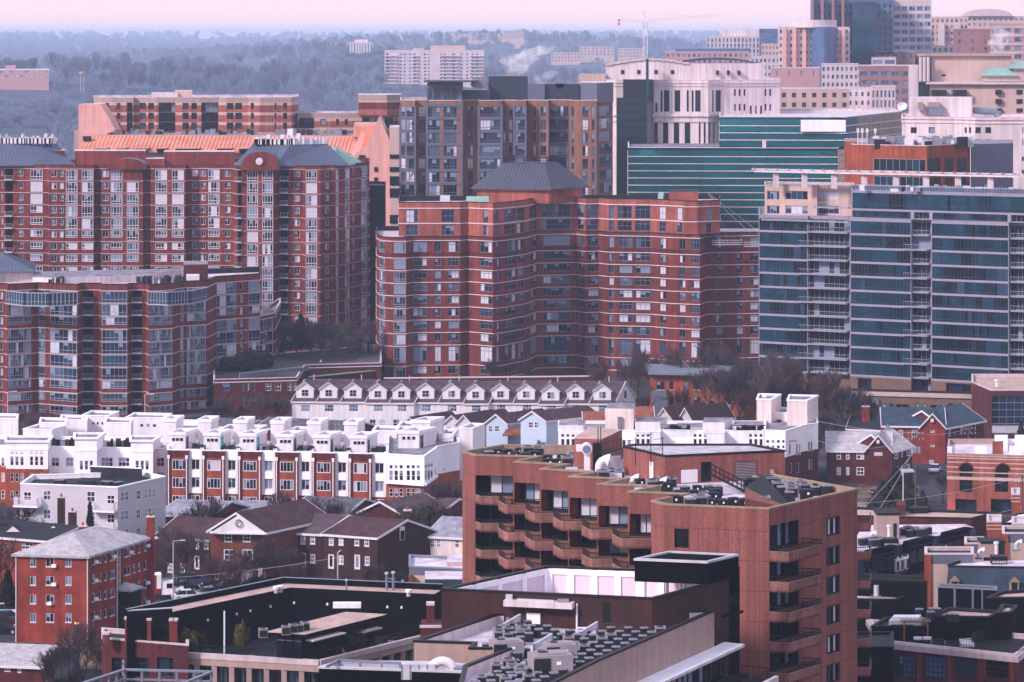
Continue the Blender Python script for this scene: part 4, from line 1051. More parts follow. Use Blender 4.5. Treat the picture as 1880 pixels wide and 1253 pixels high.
for i in range(14):b.grid(1488,1567,8,.55,0,2.0,[b.z1-5-3.3*i],st(1,1,'frame_grey',.2,'office',d=.4));b.grid(1569,1640,7,.6,0,2.2,[b.z1-5-3.3*i],st(1,1,'frame_grey',.2,'office',d=.4))
b.finish()
for a in(1489,1507,1527,1545):b.part('pier',[P(a,1395),P(a+5,1395),P(a+5,1401),P(a,1401)],0,b.z1+.3,'mauve_brick')
b.part('setback',[P(1566,1391),P(1608,1386),P(1608,1401),P(1566,1401)],0,b.z1-2,'glass_cobalt')
b=far('office_building','rounded pale glass tower behind the dark blue high rise',1640,1710,1420,1,'pale_concrete',0,1)
for i in range(7):b.grid(1640,1710,5,.85,0,2.2,[b.z1-5-3.6*i],st(2,1,'frame_silver',.2,'hazy',d=.3))
b.finish()
b=far('apartment_building','long cream apartment building with an arched crown, right of the dark blue high rise',1605,1778,1500,31,'beige_stone',7,20,3.1,.5,'hazy',split=None);b.finish()
mb=MB();n=12;cx,_=P(1664,1499);w_=8.5
for k in range(2):
 rr=w_-k*2.2;q=[(cx+math.cos(math.pi*(1-i/n))*rr,ZP(31,1500)+math.sin(math.pi*i/n)*rr*.45)for i in range(n+1)]
 mb.face([(x,1498.5-k*.4,z)for x,z in q][::-1],'beige_stone' if k==0 else 'hazy_glass')
 if k==0:
  for i in range(n):mb.face([(q[i][0],1498.5,q[i][1]),(q[i+1][0],1498.5,q[i+1][1]),(q[i+1][0],1520,q[i+1][1]),(q[i][0],1520,q[i][1])],'pale_concrete')
mb.obj('arch',b.root)
for a in(1620,1655,1690,1722,1752):b.part('bay',[P(a,1497),P(a+12,1497),P(a+12,1501),P(a,1501)],0,b.z1-3.5,'pale_concrete')
b=far('apartment_building','pale cream block with a domed centre at the far right skyline',1765,1900,1900,30,'beige_stone',4,14,3.2,.45,'hazy');b.finish()
mb=MB();cx,_=P(1815,1898);q=[(cx+math.cos(math.pi*(1-i/12))*15,ZP(30,1900)+math.sin(math.pi*i/12)*4.5)for i in range(13)];mb.face([(x,1898,z)for x,z in q][::-1],'pale_concrete')
for i in range(12):mb.face([(q[i][0],1898,q[i][1]),(q[i+1][0],1898,q[i+1][1]),(q[i+1][0],1915,q[i+1][1]),(q[i][0],1915,q[i][1])],'beige_stone')
mb.obj('arch',b.root)
far('office_building','plain mauve concrete block left of the striped pink brick one',1750,1822,1300,53,'mauve_brick',5,3,3.4,.2,'hazy').finish()
b=far('office_building','pink brick office with pale stripes and ribbon windows at the right edge',1818,1900,1280,43,'far_pink',4,4,3.6,.6,'hazy',nl=3,a0=2.4)
for i in range(5):b.band(b.z1-1.6-3.6*i-.3,b.z1-1.6-3.6*i+.3,.2,'pale_concrete','stripe')
b.finish()
b=far('office_building','pale grey office slab with ribbed front, left of the blue tower group',1297,1395,1900,67,'pale_concrete',4,14,3.4,.5,'hazy',hz=.75);b.finish()
b.part('penthouse',[P(1325,1905),P(1395,1905),P(1395,1920),P(1325,1920)],b.z1-1,ZP(54,1905),'white_stone')
far('office_building','slim blue grey glass tower right of the ribbed office slab',1394,1428,1880,53,'hazy_glass',5,4,3.4,.5,'hazy').finish()
b=far('apartment_building','pink and blue banded low block in front of the ribbed office slab',1222,1375,1600,95,'far_pink',3,16,3.2,.5,'hazy');b.finish()
b.part('top_floor',[P(1240,1603),P(1378,1603),P(1378,1620),P(1240,1620)],b.z1-.6,ZP(89,1603),'hazy_glass','roof_white')
for(q0,q1,Y,pt,m,lb)in((1556,1610,1300,130,'pale_concrete','pale grey low block wedged left of the brown ribbon window office'),(1642,1700,1420,100,'beige_stone','cream low block under the long cream apartment building'),(1378,1432,1500,104,'pale_concrete','pale low block between white crown building and the short cream block'),(1690,1762,1450,84,'pale_concrete','pale block at the foot of the long cream apartment building, right part'),(1500,1560,1500,92,'mauve_brick','mauve low block below the curved glass front tower')):
 far('apartment_building',lb,q0,q1,Y,pt,m,3,7,3.4,.5,'hazy').finish()
mb=MB();x0,x1=P(1133,871.9)[0],P(1187,871.9)[0]
for i in range(7):xx=x0+(x1-x0)*i/6;mb.box(xx,xx+.12,871.8,872,20,ZP(181,872),'glass_teal_deep')
for i in range(12):mb.box(x0,x1,871.85,871.98,ZP(186+i*14,872),ZP(184.5+i*14,872),'glass_teal_deep')
mb.obj('glazing_grid',B6.root)
A4=Bld('apartment_building','wide pale apartment slab with stacked balconies above the far woods','apartment building',back([P(706,2490),P(889,2490)],30),ZP(93,2490),'pale_concrete',par=.8,cop='white_stone',rm='roof_white')
A4.simple=True
for i in range(9):
 z=A4.z1-2.5-2.8*i
 for a,b_ in((708,714),(734,738),(741,745),(751,755),(758,764),(778,783),(786,789),(808,812),(815,819),(830,836),(846,850),(856,860),(866,870),(874,878)):A4.w(a,b_,z-1.5,z,st(1,1,'frame_white',.15,'hazy',d=.5))
 for a,b_ in((706,730),(758,768),(809,843),(862,889)):A4.part('balcony',[P(a,2488),P(b_,2488),P(b_,2491),P(a,2491)],z-2.2,z-1.5,'white_stone')
A4.finish();A4.part('penthouse',[P(790,2495),P(854,2495),P(854,2510),P(790,2510)],A4.z1-1,ZP(84,2495),'beige_stone');A4.part('penthouse',[P(758,2495),P(778,2495),P(778,2505),P(758,2505)],A4.z1-1,ZP(88.5,2495),'beige_stone')
b=far('apartment_building','small white tower with vertical ribs above the far woods',638,684,3500,78,'white_stone',1,9,14,.45,'hazy',hz=1.0);b.finish();b.part('penthouse',[P(650,3505),P(675,3505),P(675,3520),P(650,3520)],b.z1-1,ZP(73,3505),'white_stone')
for(a,b_,Y,pt,lb)in((833,925,5200,62,'faint long block on the far ridge right of the wide pale slab'),(925,962,5100,57,'faint narrow block on the far ridge, taller than its neighbour'),(1012,1065,4000,97,'distant pale terrace block left of the crane, lowest of the row'),(1064,1128,4050,86,'distant pale apartment row left of the crane with a raised end'),(1134,1184,3900,89,'distant pale apartment row directly behind the crane mast')):
 far('apartment_building',lb,a,b_,Y,pt,'beige_stone',3,9,4,.5,'hazy').finish()
b=far('school_building','long low pink brick building with white edges among the far left woods',-20,90,2300,128,'far_pink',2,12,3.4,.5,'white',hz=.35,cop='white_paint');b.finish();b.part('tower',[P(10,2305),P(29,2305),P(29,2320),P(10,2320)],0,ZP(121,2305),'far_pink','roof_white')
wt=thing('water_tower','tiny cream water tank on legs above the far left woods','water tower',(*P(151,2300),30));mb=MB();x,y=P(151,2300);mb.tube((x,y,ZP(136,y)),(x,y,ZP(132,y)),2,'beige_stone',10,2.3);mb.obj('tank',wt);mb=MB()
for dx in(-1.2,1.2):mb.tube((x+dx,y,25),(x+dx,y,ZP(136,y)),.25,'beige_stone',5)
mb.split('leg',wt)
sp=thing('church','small white church steeple rising from the distant woods','church',(*P(467,6000),40));mb=MB();x,y=P(467,6000);mb.box(x-2.6,x+2.6,y-2,y+2,20,ZP(104,y),'white_paint');mb.tube((x,y,ZP(104,y)),(x,y,ZP(98,y)),2.4,'white_paint',6,.1);mb.obj('steeple',sp)
cr=thing('tower_crane','white tower crane with red counterweights against the pink sky','crane',(*P(1185,1500),0))
x,y=P(1185,1500);s_=1500/5600.;zj=ZP(40,1500);mb=MB();w_=.9
for dx in(-w_,w_):
 for dy in(-w_,w_):mb.tube((x+dx,y+dy,0),(x+dx,y+dy,zj),.22,'crane_white',4)
k=30.0;f_=1
while k<zj-3:mb.tube((x-w_*f_,y-w_,k),(x+w_*f_,y-w_,k+2.4),.13,'crane_white',4);mb.tube((x-w_,y-w_,k),(x+w_,y-w_,k),.13,'crane_white',4);k+=2.4;f_=-f_
mb.obj('mast',cr);mb=MB();mb.box(x-1.6,x+1.6,y-1.5,y+1.5,zj-2,zj,'crane_white');mb.obj('cab',cr)
def lattice(p,q,w,m,nseg):
 mb=MB();p=Vector(p);q=Vector(q)
 for o_ in((0,-w,0),(0,w,0),(0,0,w*1.5)):mb.tube(p+Vector(o_),q+Vector(o_),.07,m,4)
 for i in range(nseg):
  a=p.lerp(q,i/nseg);b2=p.lerp(q,(i+.5)/nseg);c=p.lerp(q,(i+1)/nseg);mb.tube(a+Vector((0,-w,0)),b2+Vector((0,0,w*1.5)),.04,m,4);mb.tube(b2+Vector((0,0,w*1.5)),c+Vector((0,-w,0)),.04,m,4)
 return mb
lattice((x,y,zj),(x+140*s_,y+20,zj+3),.5,'crane_white',26).obj('jib',cr);lattice((x,y,zj),(x-50*s_,y-4,zj+.3),.5,'crane_white',8).obj('counter_jib',cr)
mb=MB();mb.tube((x,y,zj),(x-4*s_,y,zj+5),.25,'crane_white',4);mb.tube((x+5*s_,y,zj),(x-4*s_,y,zj+5),.18,'crane_white',4);mb.tube((x-4*s_,y,zj+5),(x-46*s_,y-4,zj+.6),.06,'crane_white',4);mb.tube((x-4*s_,y,zj+5),(x+90*s_,y+13,zj+2.6),.05,'crane_white',4);mb.obj('apex',cr)
for dz in(.6,-1.2):mb=MB();mb.box(x-51*s_,x-47.5*s_,y-5,y-3,zj+dz-.6,zj+dz+.6,'crane_red');mb.obj('counterweight',cr)
k3=za(380,3.686);k8=za(840,3.686);q6=za(1380,3.686);q0=za(0,4.0413);q4=za(400,4.0413);q5=za(1160,4.0413)
LB=st(2,2,'frame_white',.10,'town',d=.08)
cen=[560.4,603.8,648.6,694.2,737.6,782,829.6,873.9,919.5,967,1012,1058,1107]
edg=[536]+[(cen[i]+cen[i+1])/2 for i in range(12)]+[1128]
ordn=['leftmost','second','third','fourth','fifth','sixth','seventh','eighth','ninth','tenth','eleventh','twelfth','rightmost']
for i in range(13):
 Yr=612-(1.2 if i in(3,4,7,10)else 0)-i*.3
 zE=6.15;zR=9.9
 b=house('townhouse','cream dormered townhouse, %s of the thirteen below the long brick block'%(ordn[i]if i in(0,12)else ordn[i]+' from the left'),'townhouse',P(edg[i],Yr),P(edg[i+1]-.05,Yr),12,zE,zR,'white_siding','shingle_mauve',over=.25,group='cream townhouses with dormers',sh=.42)
 b.wp(cen[i]-8,743,cen[i]+9,756,st(3,2,'frame_white',.10,'hazy',d=.08));b.wp(cen[i]-16,770,cen[i]-4,785,LB);b.wp(cen[i]+2,771,cen[i]+14,786,st(2,2,'frame_white',.1,'white',d=.08))
 if i==12:b.walls[1].op.append((4.8,6.2,7.0,8.4,LB));b.walls[1].op.pop();wq_=b.walls[1];mb=MB();mb.obox(wq_.pt(5.3,-.05),wq_.pt(6.6,-.05),.08,6.6,8.2,'frame_white');mb.obox(wq_.pt(5.4,-.1),wq_.pt(6.5,-.1),.06,6.7,8.1,'glass_blue');mb.obj('window',b.root)
 b.finish(roof=False)
 x0=P(cen[i]-17,Yr)[0];x1=P(cen[i]+15,Yr)[0];yd=Yr+.7;zb=6.9;mb=MB();ze_=8.75;zp=9.95;xm=(x0+x1)/2
 mb.face([(x0,yd,zb-.3),(x1,yd,zb-.3),(x1,yd,ze_),(xm,yd,zp),(x0,yd,ze_)],'white_siding')
 mb.face([(x1,yd,zb-.3),(x1,yd+4,zb-.3),(x1,yd+4.6,ze_),(x1,yd,ze_)],'white_siding');mb.face([(x0,yd+4,zb-.3),(x0,yd,zb-.3),(x0,yd,ze_),(x0,yd+4,ze_)],'white_siding')
 dm=mb.obj('dormer',b.root);mb=MB()
 mb.face([(x0-.25,yd-.3,ze_-.1),(xm,yd-.3,zp+.12),(xm,yd+5,zp+.12),(x0-.25,yd+5,ze_-.1)],'shingle_mid');mb.face([(xm,yd-.3,zp+.12),(x1+.25,yd-.3,ze_-.1),(x1+.25,yd+5,ze_-.1),(xm,yd+5,zp+.12)],'shingle_mid')
 for(p,q)in(((x0-.25,ze_-.1),(xm,zp+.12)),((xm,zp+.12),(x1+.25,ze_-.1))):mb.face([(p[0],yd-.32,p[1]-.18),(q[0],yd-.32,q[1]-.18),(q[0],yd-.32,q[1]),(p[0],yd-.32,p[1])],'frame_white')
 mb.obj('dormer_roof',dm);mb=MB();mb.box(xm-.75,xm+.75,yd-.06,yd+.02,7.15,8.55,'frame_white');mb.box(xm-.62,xm-.04,yd-.08,yd,7.27,8.43,pick('town'));mb.box(xm+.04,xm+.62,yd-.08,yd,7.27,8.43,pick('town'));mb.box(xm-.7,xm+.7,yd-.09,yd,7.82,7.88,'frame_white');mb.obj('dormer_window',dm)
 if i%2==0:mb=MB();mb.tube((xm+1.5,Yr+5.4,9.4),(xm+1.5,Yr+5.4,11),.12,'light_metal',6);mb.obj('vent_pipe',b.root)
b=Bld('apartment_building','orange brick three storey block with a thin flat overhanging roof, behind bare trees','apartment building',back([P(1193,640),P(1420,636)],14),ZP(687,640),'orange_brick',par=.3,cop='grey_metal',rm='roof_grey')
o=[(1205,1220),(1229,1236),(1256,1263),(1273,1286),(1304,1311),(1330,1343),(1360,1368)]
for a,c in o:b.wp(a,701,c,716,st(2,2,'frame_dark',.1,'town',d=.15,sill='pale_concrete'));b.wp(a,729,c,744,st(2,2,'frame_dark',.1,'town',d=.15,sill='pale_concrete'))
b.finish();mb=MB();A_,B2_=P(1190,638.5),P(1424,634.5);mb.prism([A_,B2_,(B2_[0],B2_[1]+17),(A_[0],A_[1]+17)],ZP(687,640),ZP(683,640),'grey_metal');mb.obj('roof_overhang',b.root)
b.balcony(1198,1226,ZP(727,640),1.8,1.4,sm='grey_panel',rmn='grey_panel',solid=True);b.part('porch',[P(1198,638),P(1226,638),P(1226,640),P(1198,640)],0,ZP(729,640),'grey_panel')
b=Bld('apartment_building','low tan and grey brick row below the blue glass slab, half hidden by bare trees','apartment building',back([P(1555,612),P(1790,606)],12),ZP(729,610),'tan_brick',par=.4,cop='charcoal',rm='roof_gravel')
for a,m in((1585,'g'),(1640,'g'),(1702,'g')):b.part('grey_bay',[P(a,610.6),P(a+29,610),P(a+29,612.5),P(a,612.5)],0,ZP(733,610),'grey_panel')
for a,c in((1619,1627),(1633,1640),(1681,1688),(1694,1701),(1740,1750)):b.wp(a,741,c,756,st(1,2,'frame_dark',.12,'town'));b.wp(a,764,c,779,st(1,2,'frame_dark',.12,'town'))
b.finish()
for a in(1588,1600,1645,1657,1707,1718):
 for c in(741,764):mb=MB();mb.box(P(a,609)[0],P(a+9,609)[0],609.4-(a-1585)*.02,611,ZP(c+15,610),ZP(c,610),'glass_dark');mb.obj('window',b.root)
b=Bld('office_building','dark maroon brick building with a big gridded glass front, at the right edge','office building',[P(1784,606),P(1819,592),P(1910,592),P(1910,620),P(1784,620)],ZP(708,600),'maroon_brick',par=.5,cop='pale_concrete',rm='roof_gravel')
b.wp(1820.5,727,1905,779,st(6,4,'frame_grey',.12,'office',d=.3));b.wp(1820.5,781,1905,796,st(1,1,'grey_metal',.1,'metal',d=.1,name='garage_door'));b.finish()
mb=MB();x,y=P(1830,600);mb.tube((x,y,b.z1-.3),(x,y,b.z1+.9),.3,'white_metal',8);mb.tube((x,y,b.z1+.9),(x,y,b.z1+1.2),.5,'white_metal',8);mb.obj('roof_vent',b.root)
b=house('house','L shaped red brick house with dark slate coloured roof, behind the silver roofed one','house',P(1620,569),P(1735,568),11,ZP(783,568),ZP(751,573),'house_brick','slate_blue',group='red brick houses on the right')
b.wp(1650,790,1658,803,LB);b.wp(1674,787,1684,803,LB);b.wp(1745,0,1746,1,LB);b.finish(roof=False);hb=b
b2=house('house','side wing','house',P(1689,567),P(1735.5,566.6),15,ZP(785,567),ZP(760,567),'house_brick','slate_blue',par=False,sh=.15)
b2.wp(1707,789,1716,795,st(3,2,'frame_white',.1,'town'));b2.wp(1707,815,1716,821,st(3,2,'frame_white',.1,'town'));b2.wp(1706,845,1714,854,LB);b2.finish(roof=False)
mb=MB();mb.box(P(1709.5,566)[0],P(1714.5,566)[0],566.3,567,ZP(776,566),ZP(770,566),'frame_white');mb.obj('gable_vent',b2.root);merge_into(b2,hb.root,'')
b3=house('house','side wing','house',P(1736,567),P(1807,578),10,ZP(786,567),ZP(752,573),'maroon_brick','slate_blue')
for a,w_ in((1740,7),(1753,2.5),(1762,7),(1777,6),(1790,3)):
 t=(a-1736)/71;dy=-14*t
 for c in(790,813):b3.wp(a,c+dy,a+w_,c+13+dy,st(2 if w_>4 else 1,2,'frame_white',.12,'town'))
b3.finish(roof=False);merge_into(b3,hb.root,'')
b=house('house','red brick house with silver roof and white trim, beside the grey driveway','house',P(1519,542),P(1637,541),11,ZP(828,541.5),ZP(794,547),'maroon_brick','shingle_silver',group='red brick houses on the right')
for a,w_ in((1536,8),(1553.5,6),(1572.5,14)):
 for c in(829,858):b.wp(a,c,a+w_,c+15,st(1 if w_<12 else 2,2,'frame_white',.15,'town',d=.05))
b.finish(roof=False);hb=b
b2=house('house','side wing','house',P(1588.5,540),P(1637,539.6),14,ZP(828,540),ZP(800,540),'maroon_brick','shingle_silver',par=False,sh=.15)
b2.wp(1605,831,1620,837,st(3,2,'frame_white',.15,'town',d=.05));b2.finish(roof=False)
mb=MB();mb.box(P(1610,539)[0],P(1615,539)[0],539.3,540,ZP(815,539),ZP(809,539),'frame_white');mb.obj('gable_vent',b2.root);merge_into(b2,hb.root,'')
b3=house('house','side wing','house',P(1637.5,540),P(1675,547),8,ZP(829,540),ZP(794,546),'maroon_brick','shingle_silver')
for a,w_ in((1642,7),(1655,2.5),(1664.5,6)):
 t=(a-1637)/38;dy=-9*t
 for c in(830,859):b3.wp(a,c+dy,a+w_,c+14+dy,st(2 if w_>4 else 1,2,'frame_white',.15,'town',d=.05))
b3.finish(roof=False)
mb=MB();x,y=P(1652,539);mb.prism([(x-1,y-2),(x+2.5,y-1),(x+2.5,y+2),(x-1,y+2)],2.6,2.8,'light_metal');mb.tube((x+.2,y-1.6,0),(x+.2,y-1.6,2.6),.07,'frame_white',6);mb.obj('porch',b3.root);merge_into(b3,hb.root,'')
hse=house('house','small dark roofed house with white porch front, just left of the dark slate roofed one','house',P(1555,592),P(1618,590),9,ZP(790,590),ZP(768,594),'cream_siding','shingle_dark')
hse.wp(1562,792,1570,803,LB);hse.wp(1590,792,1600,803,LB);chimney(hse,P(1589,594)[0],594,4,ZP(747,594),1.4,'house_brick');hse.finish(roof=False)
b=Bld('commercial_building','banded orange red brick building with tall arched windows, at the right edge','commercial building',[P(1739,507),P(1900,504),P(1900,525),P(1741,525)],ZP(833,507),'red_brick_light',par=.8,cop='tan_stone',rm='roof_white')
for y in(838,842.5,850,859,868):b.band(ZP(y,506)-.1,ZP(y,506)+.1,.05,'beige_stone')
b.band(ZP(879,506)-.28,ZP(879,506)+.25,.06,'beige_stone')
for a,c in((1761.5,1785.5),(1826.5,1851)):b.wp(a,863,c,904,st(2,3,'frame_dark',.12,'dark',d=.3))
for a,c in((1754,1793),(1819,1858)):b.wp(a,917,c,946,st(2,1,'frame_dark',.12,'dark',d=.8))
b.finish()
for a,c in((1761.5,1785.5),(1826.5,1851)):
 mb=MB();x0,x1=P(a,506)[0],P(c,506)[0];cx=(x0+x1)/2;r_=(x1-x0)/2;zc=ZP(863,506);n=12;yq=b.wall(a).Y(c)-.12
 for i in range(n):
  t0,t1=math.pi*i/n,math.pi*(i+1)/n
  mb.face([(cx,yq,zc),(cx+math.cos(t1)*r_,yq,zc+math.sin(t1)*r_),(cx+math.cos(t0)*r_,yq,zc+math.sin(t0)*r_)][::-1],'glass_dark')
  mb.face([(cx+math.cos(t0)*r_,yq-.03,zc+math.sin(t0)*r_),(cx+math.cos(t1)*r_,yq-.03,zc+math.sin(t1)*r_),(cx+math.cos(t1)*r_*1.2,yq-.03,zc+math.sin(t1)*r_*1.2),(cx+math.cos(t0)*r_*1.2,yq-.03,zc+math.sin(t0)*r_*1.2)],'red_brick')
 mb.obj('arch',b.root)
zr=ZP(833,507)
for(a,c,p_,m)in((1739,1748,822,'white_paint'),(1790,1812,821,'white_paint'),(1853,1877,821,'white_paint'),(1822,1842,812,'red_brick_light')):
 b.part('parapet_block',[P(a,508),P(c,508),P(c,509.2),P(a,509.2)],zr-.8,ZP(p_,508),m)
b.part('roof_wall',[P(1826,516),P(1850,516),P(1850,519),P(1826,519)],zr-.8,ZP(803,516),'white_paint');b.part('roof_wall',[P(1863,516),P(1900,516),P(1900,519),P(1863,519)],zr-.8,ZP(803,516),'white_paint');b.part('roof_wall',[P(1848,518),P(1866,518),P(1866,520),P(1848,520)],zr-.8,ZP(809,518),'white_paint')
b=house('house','pale blue gabled house with two dark windows, right one of the pair','house',P(956,575),P(1003,573),13,ZP(771,575),ZP(755,575),'blue_siding','shingle_brown',par=False,sh=.55,group='pale blue houses')
b.wp(970,775,979,786,LB);b.wp(981,775,990,786,LB);b.finish(roof=False)
b=house('house','pale blue gabled house beside a rust roofed porch, left one of the pair','house',P(893,582),P(932,581),12,ZP(777,582),ZP(761,582),'blue_siding','shingle_brown',par=False,sh=.6,group='pale blue houses')
b.wp(897,782,905,793,LB);b.wp(908,782,917,793,LB);b.finish(roof=False)
hip(b.root,[P(922,576),P(957,576),P(957,590),P(935,590)],[P(940,588),P(957,588)],ZP(799,576),ZP(773,588),'shingle_rust',0,'porch_roof')
for(a,c,ap,ev,Y,nm)in((838,868,763,779,585,'cream gable with dark brown roof, left neighbour of the pale blue pair'),(812,850,764,781,588,'white gable with dark maroon roof, between two others below the cream terrace'),(736,770,767,783,588,'small white gable with dark roof, leftmost below the cream terrace')):
 b=house('house',nm,'house',P(a,Y),P(c,Y),12,ZP(ev,Y),ZP(ap,Y),'white_siding','shingle_brown',par=False,sh=.8);b.wp(a+8,ev+3,a+15,ev+12,LB);b.finish(roof=False)
b=house('house','cream house with a rust red roof, behind the white stair tower of the right terrace','house',P(1072,572),P(1110,572),10,ZP(777,572),ZP(757,577),'cream_siding','shingle_rust');b.finish(roof=False)
b=house('house','two rust red hipped roofs beside dark ones, right of the white stair tower','house',P(1166,575),P(1200,575),10,ZP(770,575),ZP(748,580),'cream_siding','shingle_rust');b.finish(roof=False)
for(a,c,Y,nm)in((1200,1240,578,'white gabled house with dark brown roof, left one below the orange brick block'),(1243,1275,580,'white gabled house with dark brown roof, right one below the orange brick block')):
 b=house('house',nm,'house',P(a,Y),P(c,Y),12,ZP(777,Y),ZP(750,Y),'cream_siding','shingle_brown',par=False,sh=.9);b.finish(roof=False)
b=house('house','long single storey brick house with grey roof, behind the white roof terraces','house',P(470,566),P(640,560),10,ZP(790,563),ZP(771,568),'maroon_brick','shingle_mid',sh=.15)
for a,c in((516,527),(603,611)):b.wp(a,793,c,804,LB)
b.wp(478,794,484,802,LB);b.finish(roof=False)
b=house('house','low grey roofed house left of the long brick one, below the curved block','house',P(372,575),P(440,572),10,ZP(785,573),ZP(770,578),'cream_siding','shingle_mid',sh=.3);b.finish(roof=False)
Z5t=10.2
def Yf(px):return 512.5-(px-307)*5.2/402
tw3=lambda:st(4,1,'frame_white',.12,'town',d=.10);tw2=lambda:st(2,1,'frame_white',.12,'town',d=.10);sq=st(1,1,'frame_white',.07,'dark',d=.1)
def pent(root,a,c,d_,Yp,z0,z1,wins=3,door=True):
 """white roof-top room: front from a to c, right side seen up to d_"""
 A=P(a,Yp);B=P(c,Yp);k=(d_-940)/F;dp=5.0
 C=(k*(Yp+dp),Yp+dp);D_=(C[0]-(B[0]-A[0]),Yp+dp)
 mb=MB();pl=[A,B,C,D_];mb.prism(pl,z0,z1-.5,'white_siding','roof_grey');ring(mb,pl,z1-.55,z1,.12,.22,'white_paint');o=mb.obj('roof_room',root)
 L=B[0]-A[0]
 if wins:
  mb=MB()
  for i in range(wins):
   x=A[0]+L*(.18+.24*i);mb.box(x,x+.6,Yp-.05,Yp,z1-1.55,z1-.95,'frame_white');mb.box(x+.06,x+.54,Yp-.08,Yp,z1-1.49,z1-1.01,'glass_dark')
  mb.obj('window',o)
 if door:
  u=(Vector(C)-Vector(B)).normalized();n_=Vector((u.y,-u.x));mb=MB();p=Vector(B)+u*.5+n_*.04;q=p+u*.9;mb.obox(p,q,.08,z0,z0+2.1,'glass_dark');mb.obj('door',o)
def railing(root,pts,z,h=1.0,m='black_metal',sp=.35,nm='railing'):
 mb=MB()
 for i in range(len(pts)-1):
  a,c=Vector(pts[i]),Vector(pts[i+1]);L=(c-a).length;n=max(1,int(L/sp))
  mb.obox(a,c,.05,z+h-.06,z+h,m);mb.obox(a,c,.04,z+.08,z+.12,m)
  for k in range(n+1):p=a.lerp(c,k/n);mb.box(p.x-.02,p.x+.02,p.y-.02,p.y+.02,z,z+h,m)
 return mb.obj(nm,root)
zfl=[ZP(885,509.5),ZP(918,509.5),ZP(951,509.5)]
units=[(307,346,371),(371,413,437),(437,480,505),(505,548,572.5),(572.5,615,640),(640,683,709)]
lab5=['first brick and white townhouse from the left, next to the all white group','second brick and white townhouse from the left in the front terrace','third brick and white townhouse from the left, with a teal parasol on its roof terrace','fourth brick and white townhouse from the left in the front terrace','fifth brick and white townhouse from the left in the front terrace','sixth brick and white townhouse, next to the white corner house']
for k,(a,c,e_)in enumerate(units):
 Ya,Yc,Ye=Yf(a),Yf(c),Yf(e_)
 b=Bld('townhouse',lab5[k],'townhouse',back([P(a,Ya-.6),P(c,Yc-.6),P(c+.3,Yc),P(e_-.1,Ye)],12),Z5t,'orange_brick',par=.6,cop='white_paint',rm='roof_grey',group='brick and white townhouses with roof terraces')
 b.zones=[(Z5t-1.3,Z5t+1,'red_brick_dark')]
 for i in range(3):
  z=Z5t-3.4-3.0*i;p=a+8
  b.w(a+9,a+34,z,z+1.75,tw3());b.w(c+5,e_-4,z,z+1.75,tw2())
 b.finish()
 b.part('white_bay',[P(c+.4,Yc-.25),P(e_-.2,Ye-.25),P(e_-.2,Ye-.02),P(c+.4,Yc-.02)],Z5t-1.5,Z5t+.1,'white_paint')
 mb=MB();A=Vector(P(c+.3,Yc-.12));Bq=Vector(P(e_-.1,Ye-.12));wq0=Vector(P(c+5,Yc-.12));wq1=Vector(P(e_-4,Ye-.12))
 zs_=[Z5t-1.5];
 for i in range(2):z=Z5t-3.4-3.0*i;zs_+=[z+1.78,z-.03]
 mb.obox(A,wq0,.24,Z5t-7.3,Z5t-1.5,'white_paint');mb.obox(wq1,Bq,.24,Z5t-7.3,Z5t-1.5,'white_paint')
 mb.obox(wq0,wq1,.24,zs_[1],zs_[0],'white_paint');mb.obox(wq0,wq1,.24,zs_[3],zs_[2],'white_paint');mb.obox(wq0,wq1,.24,Z5t-7.3,zs_[4],'white_paint');mb.obj('white_bay',b.root)
 for pp in(a+2.5,c-3.5):
  x,y=P(pp,Yf(pp)-.8);mb=MB();mb.tube((x,y,0),(x,y,Z5t-1.2),.1,'white_paint',6);mb.box(x-.2,x+.2,y-.2,y+.2,Z5t-1.5,Z5t-.9,'white_paint');mb.obj('downpipe',b.root)
 for px0,px1 in((a,a+6.5),(c-6.5,c)):
  mb=MB();mb.prism([P(px0,Yf(px0)-.75),P(px1,Yf(px1)-.75),P(px1,Yf(px1)-.58),P(px0,Yf(px0)-.58)],0,Z5t-.1,'red_brick_dark');mb.obj('brick_pier',b.root)
 pent(b.root,a+3,a+33,a+53,Ya+3.5,Z5t-.6,Z5t+2.4)
 pent(b.root,a-8,a+16,a+30,Ya+9.5,Z5t-.6,Z5t+3.9,0,False)
 railing(b.root,[P(a+38,Yf(a+38)+.8),P(e_-2,Ye+.8)],Z5t)
 mb=MB()
 for _ in range(5):
  x,y=P(R.uniform(a+36,e_-2),Ya+R.uniform(1,2.5));mb.box(x,x+R.uniform(.4,1.0),y,y+.5,Z5t-.6,Z5t+R.uniform(.1,.8),R.choice(['charcoal','black_metal','shrub_green']))
 mb.split('terrace_furniture',b.root)
 if k==2 or k==1:
  um=thing('parasol','closed teal parasol standing on the %s brick townhouse roof terrace'%('second' if k==1 else 'third'),'parasol',(*P(a+37,Ya+1.5),Z5t));mb=MB();x,y=P(a+37,Ya+1.5);mb.tube((x,y,Z5t-.6),(x,y,Z5t+.5),.04,'black_metal',5);mb.obj('pole',um);mb=MB();mb.tube((x,y,Z5t+.5),(x,y,Z5t+2.3),.3,'teal_cloth',8,.04);mb.obj('canopy',um)
b=Bld('townhouse','white corner townhouse with a brick base, at the right end of the front terrace','townhouse',[P(709.5,506),P(779,503),P(801,513),P(803,515),P(844,520),P(838,535),P(712,535)],Z5t+.1,'white_paint',par=.6,cop='white_paint',rm='roof_grey')
b.zones=[(-1,ZP(887,505),'orange_brick')]
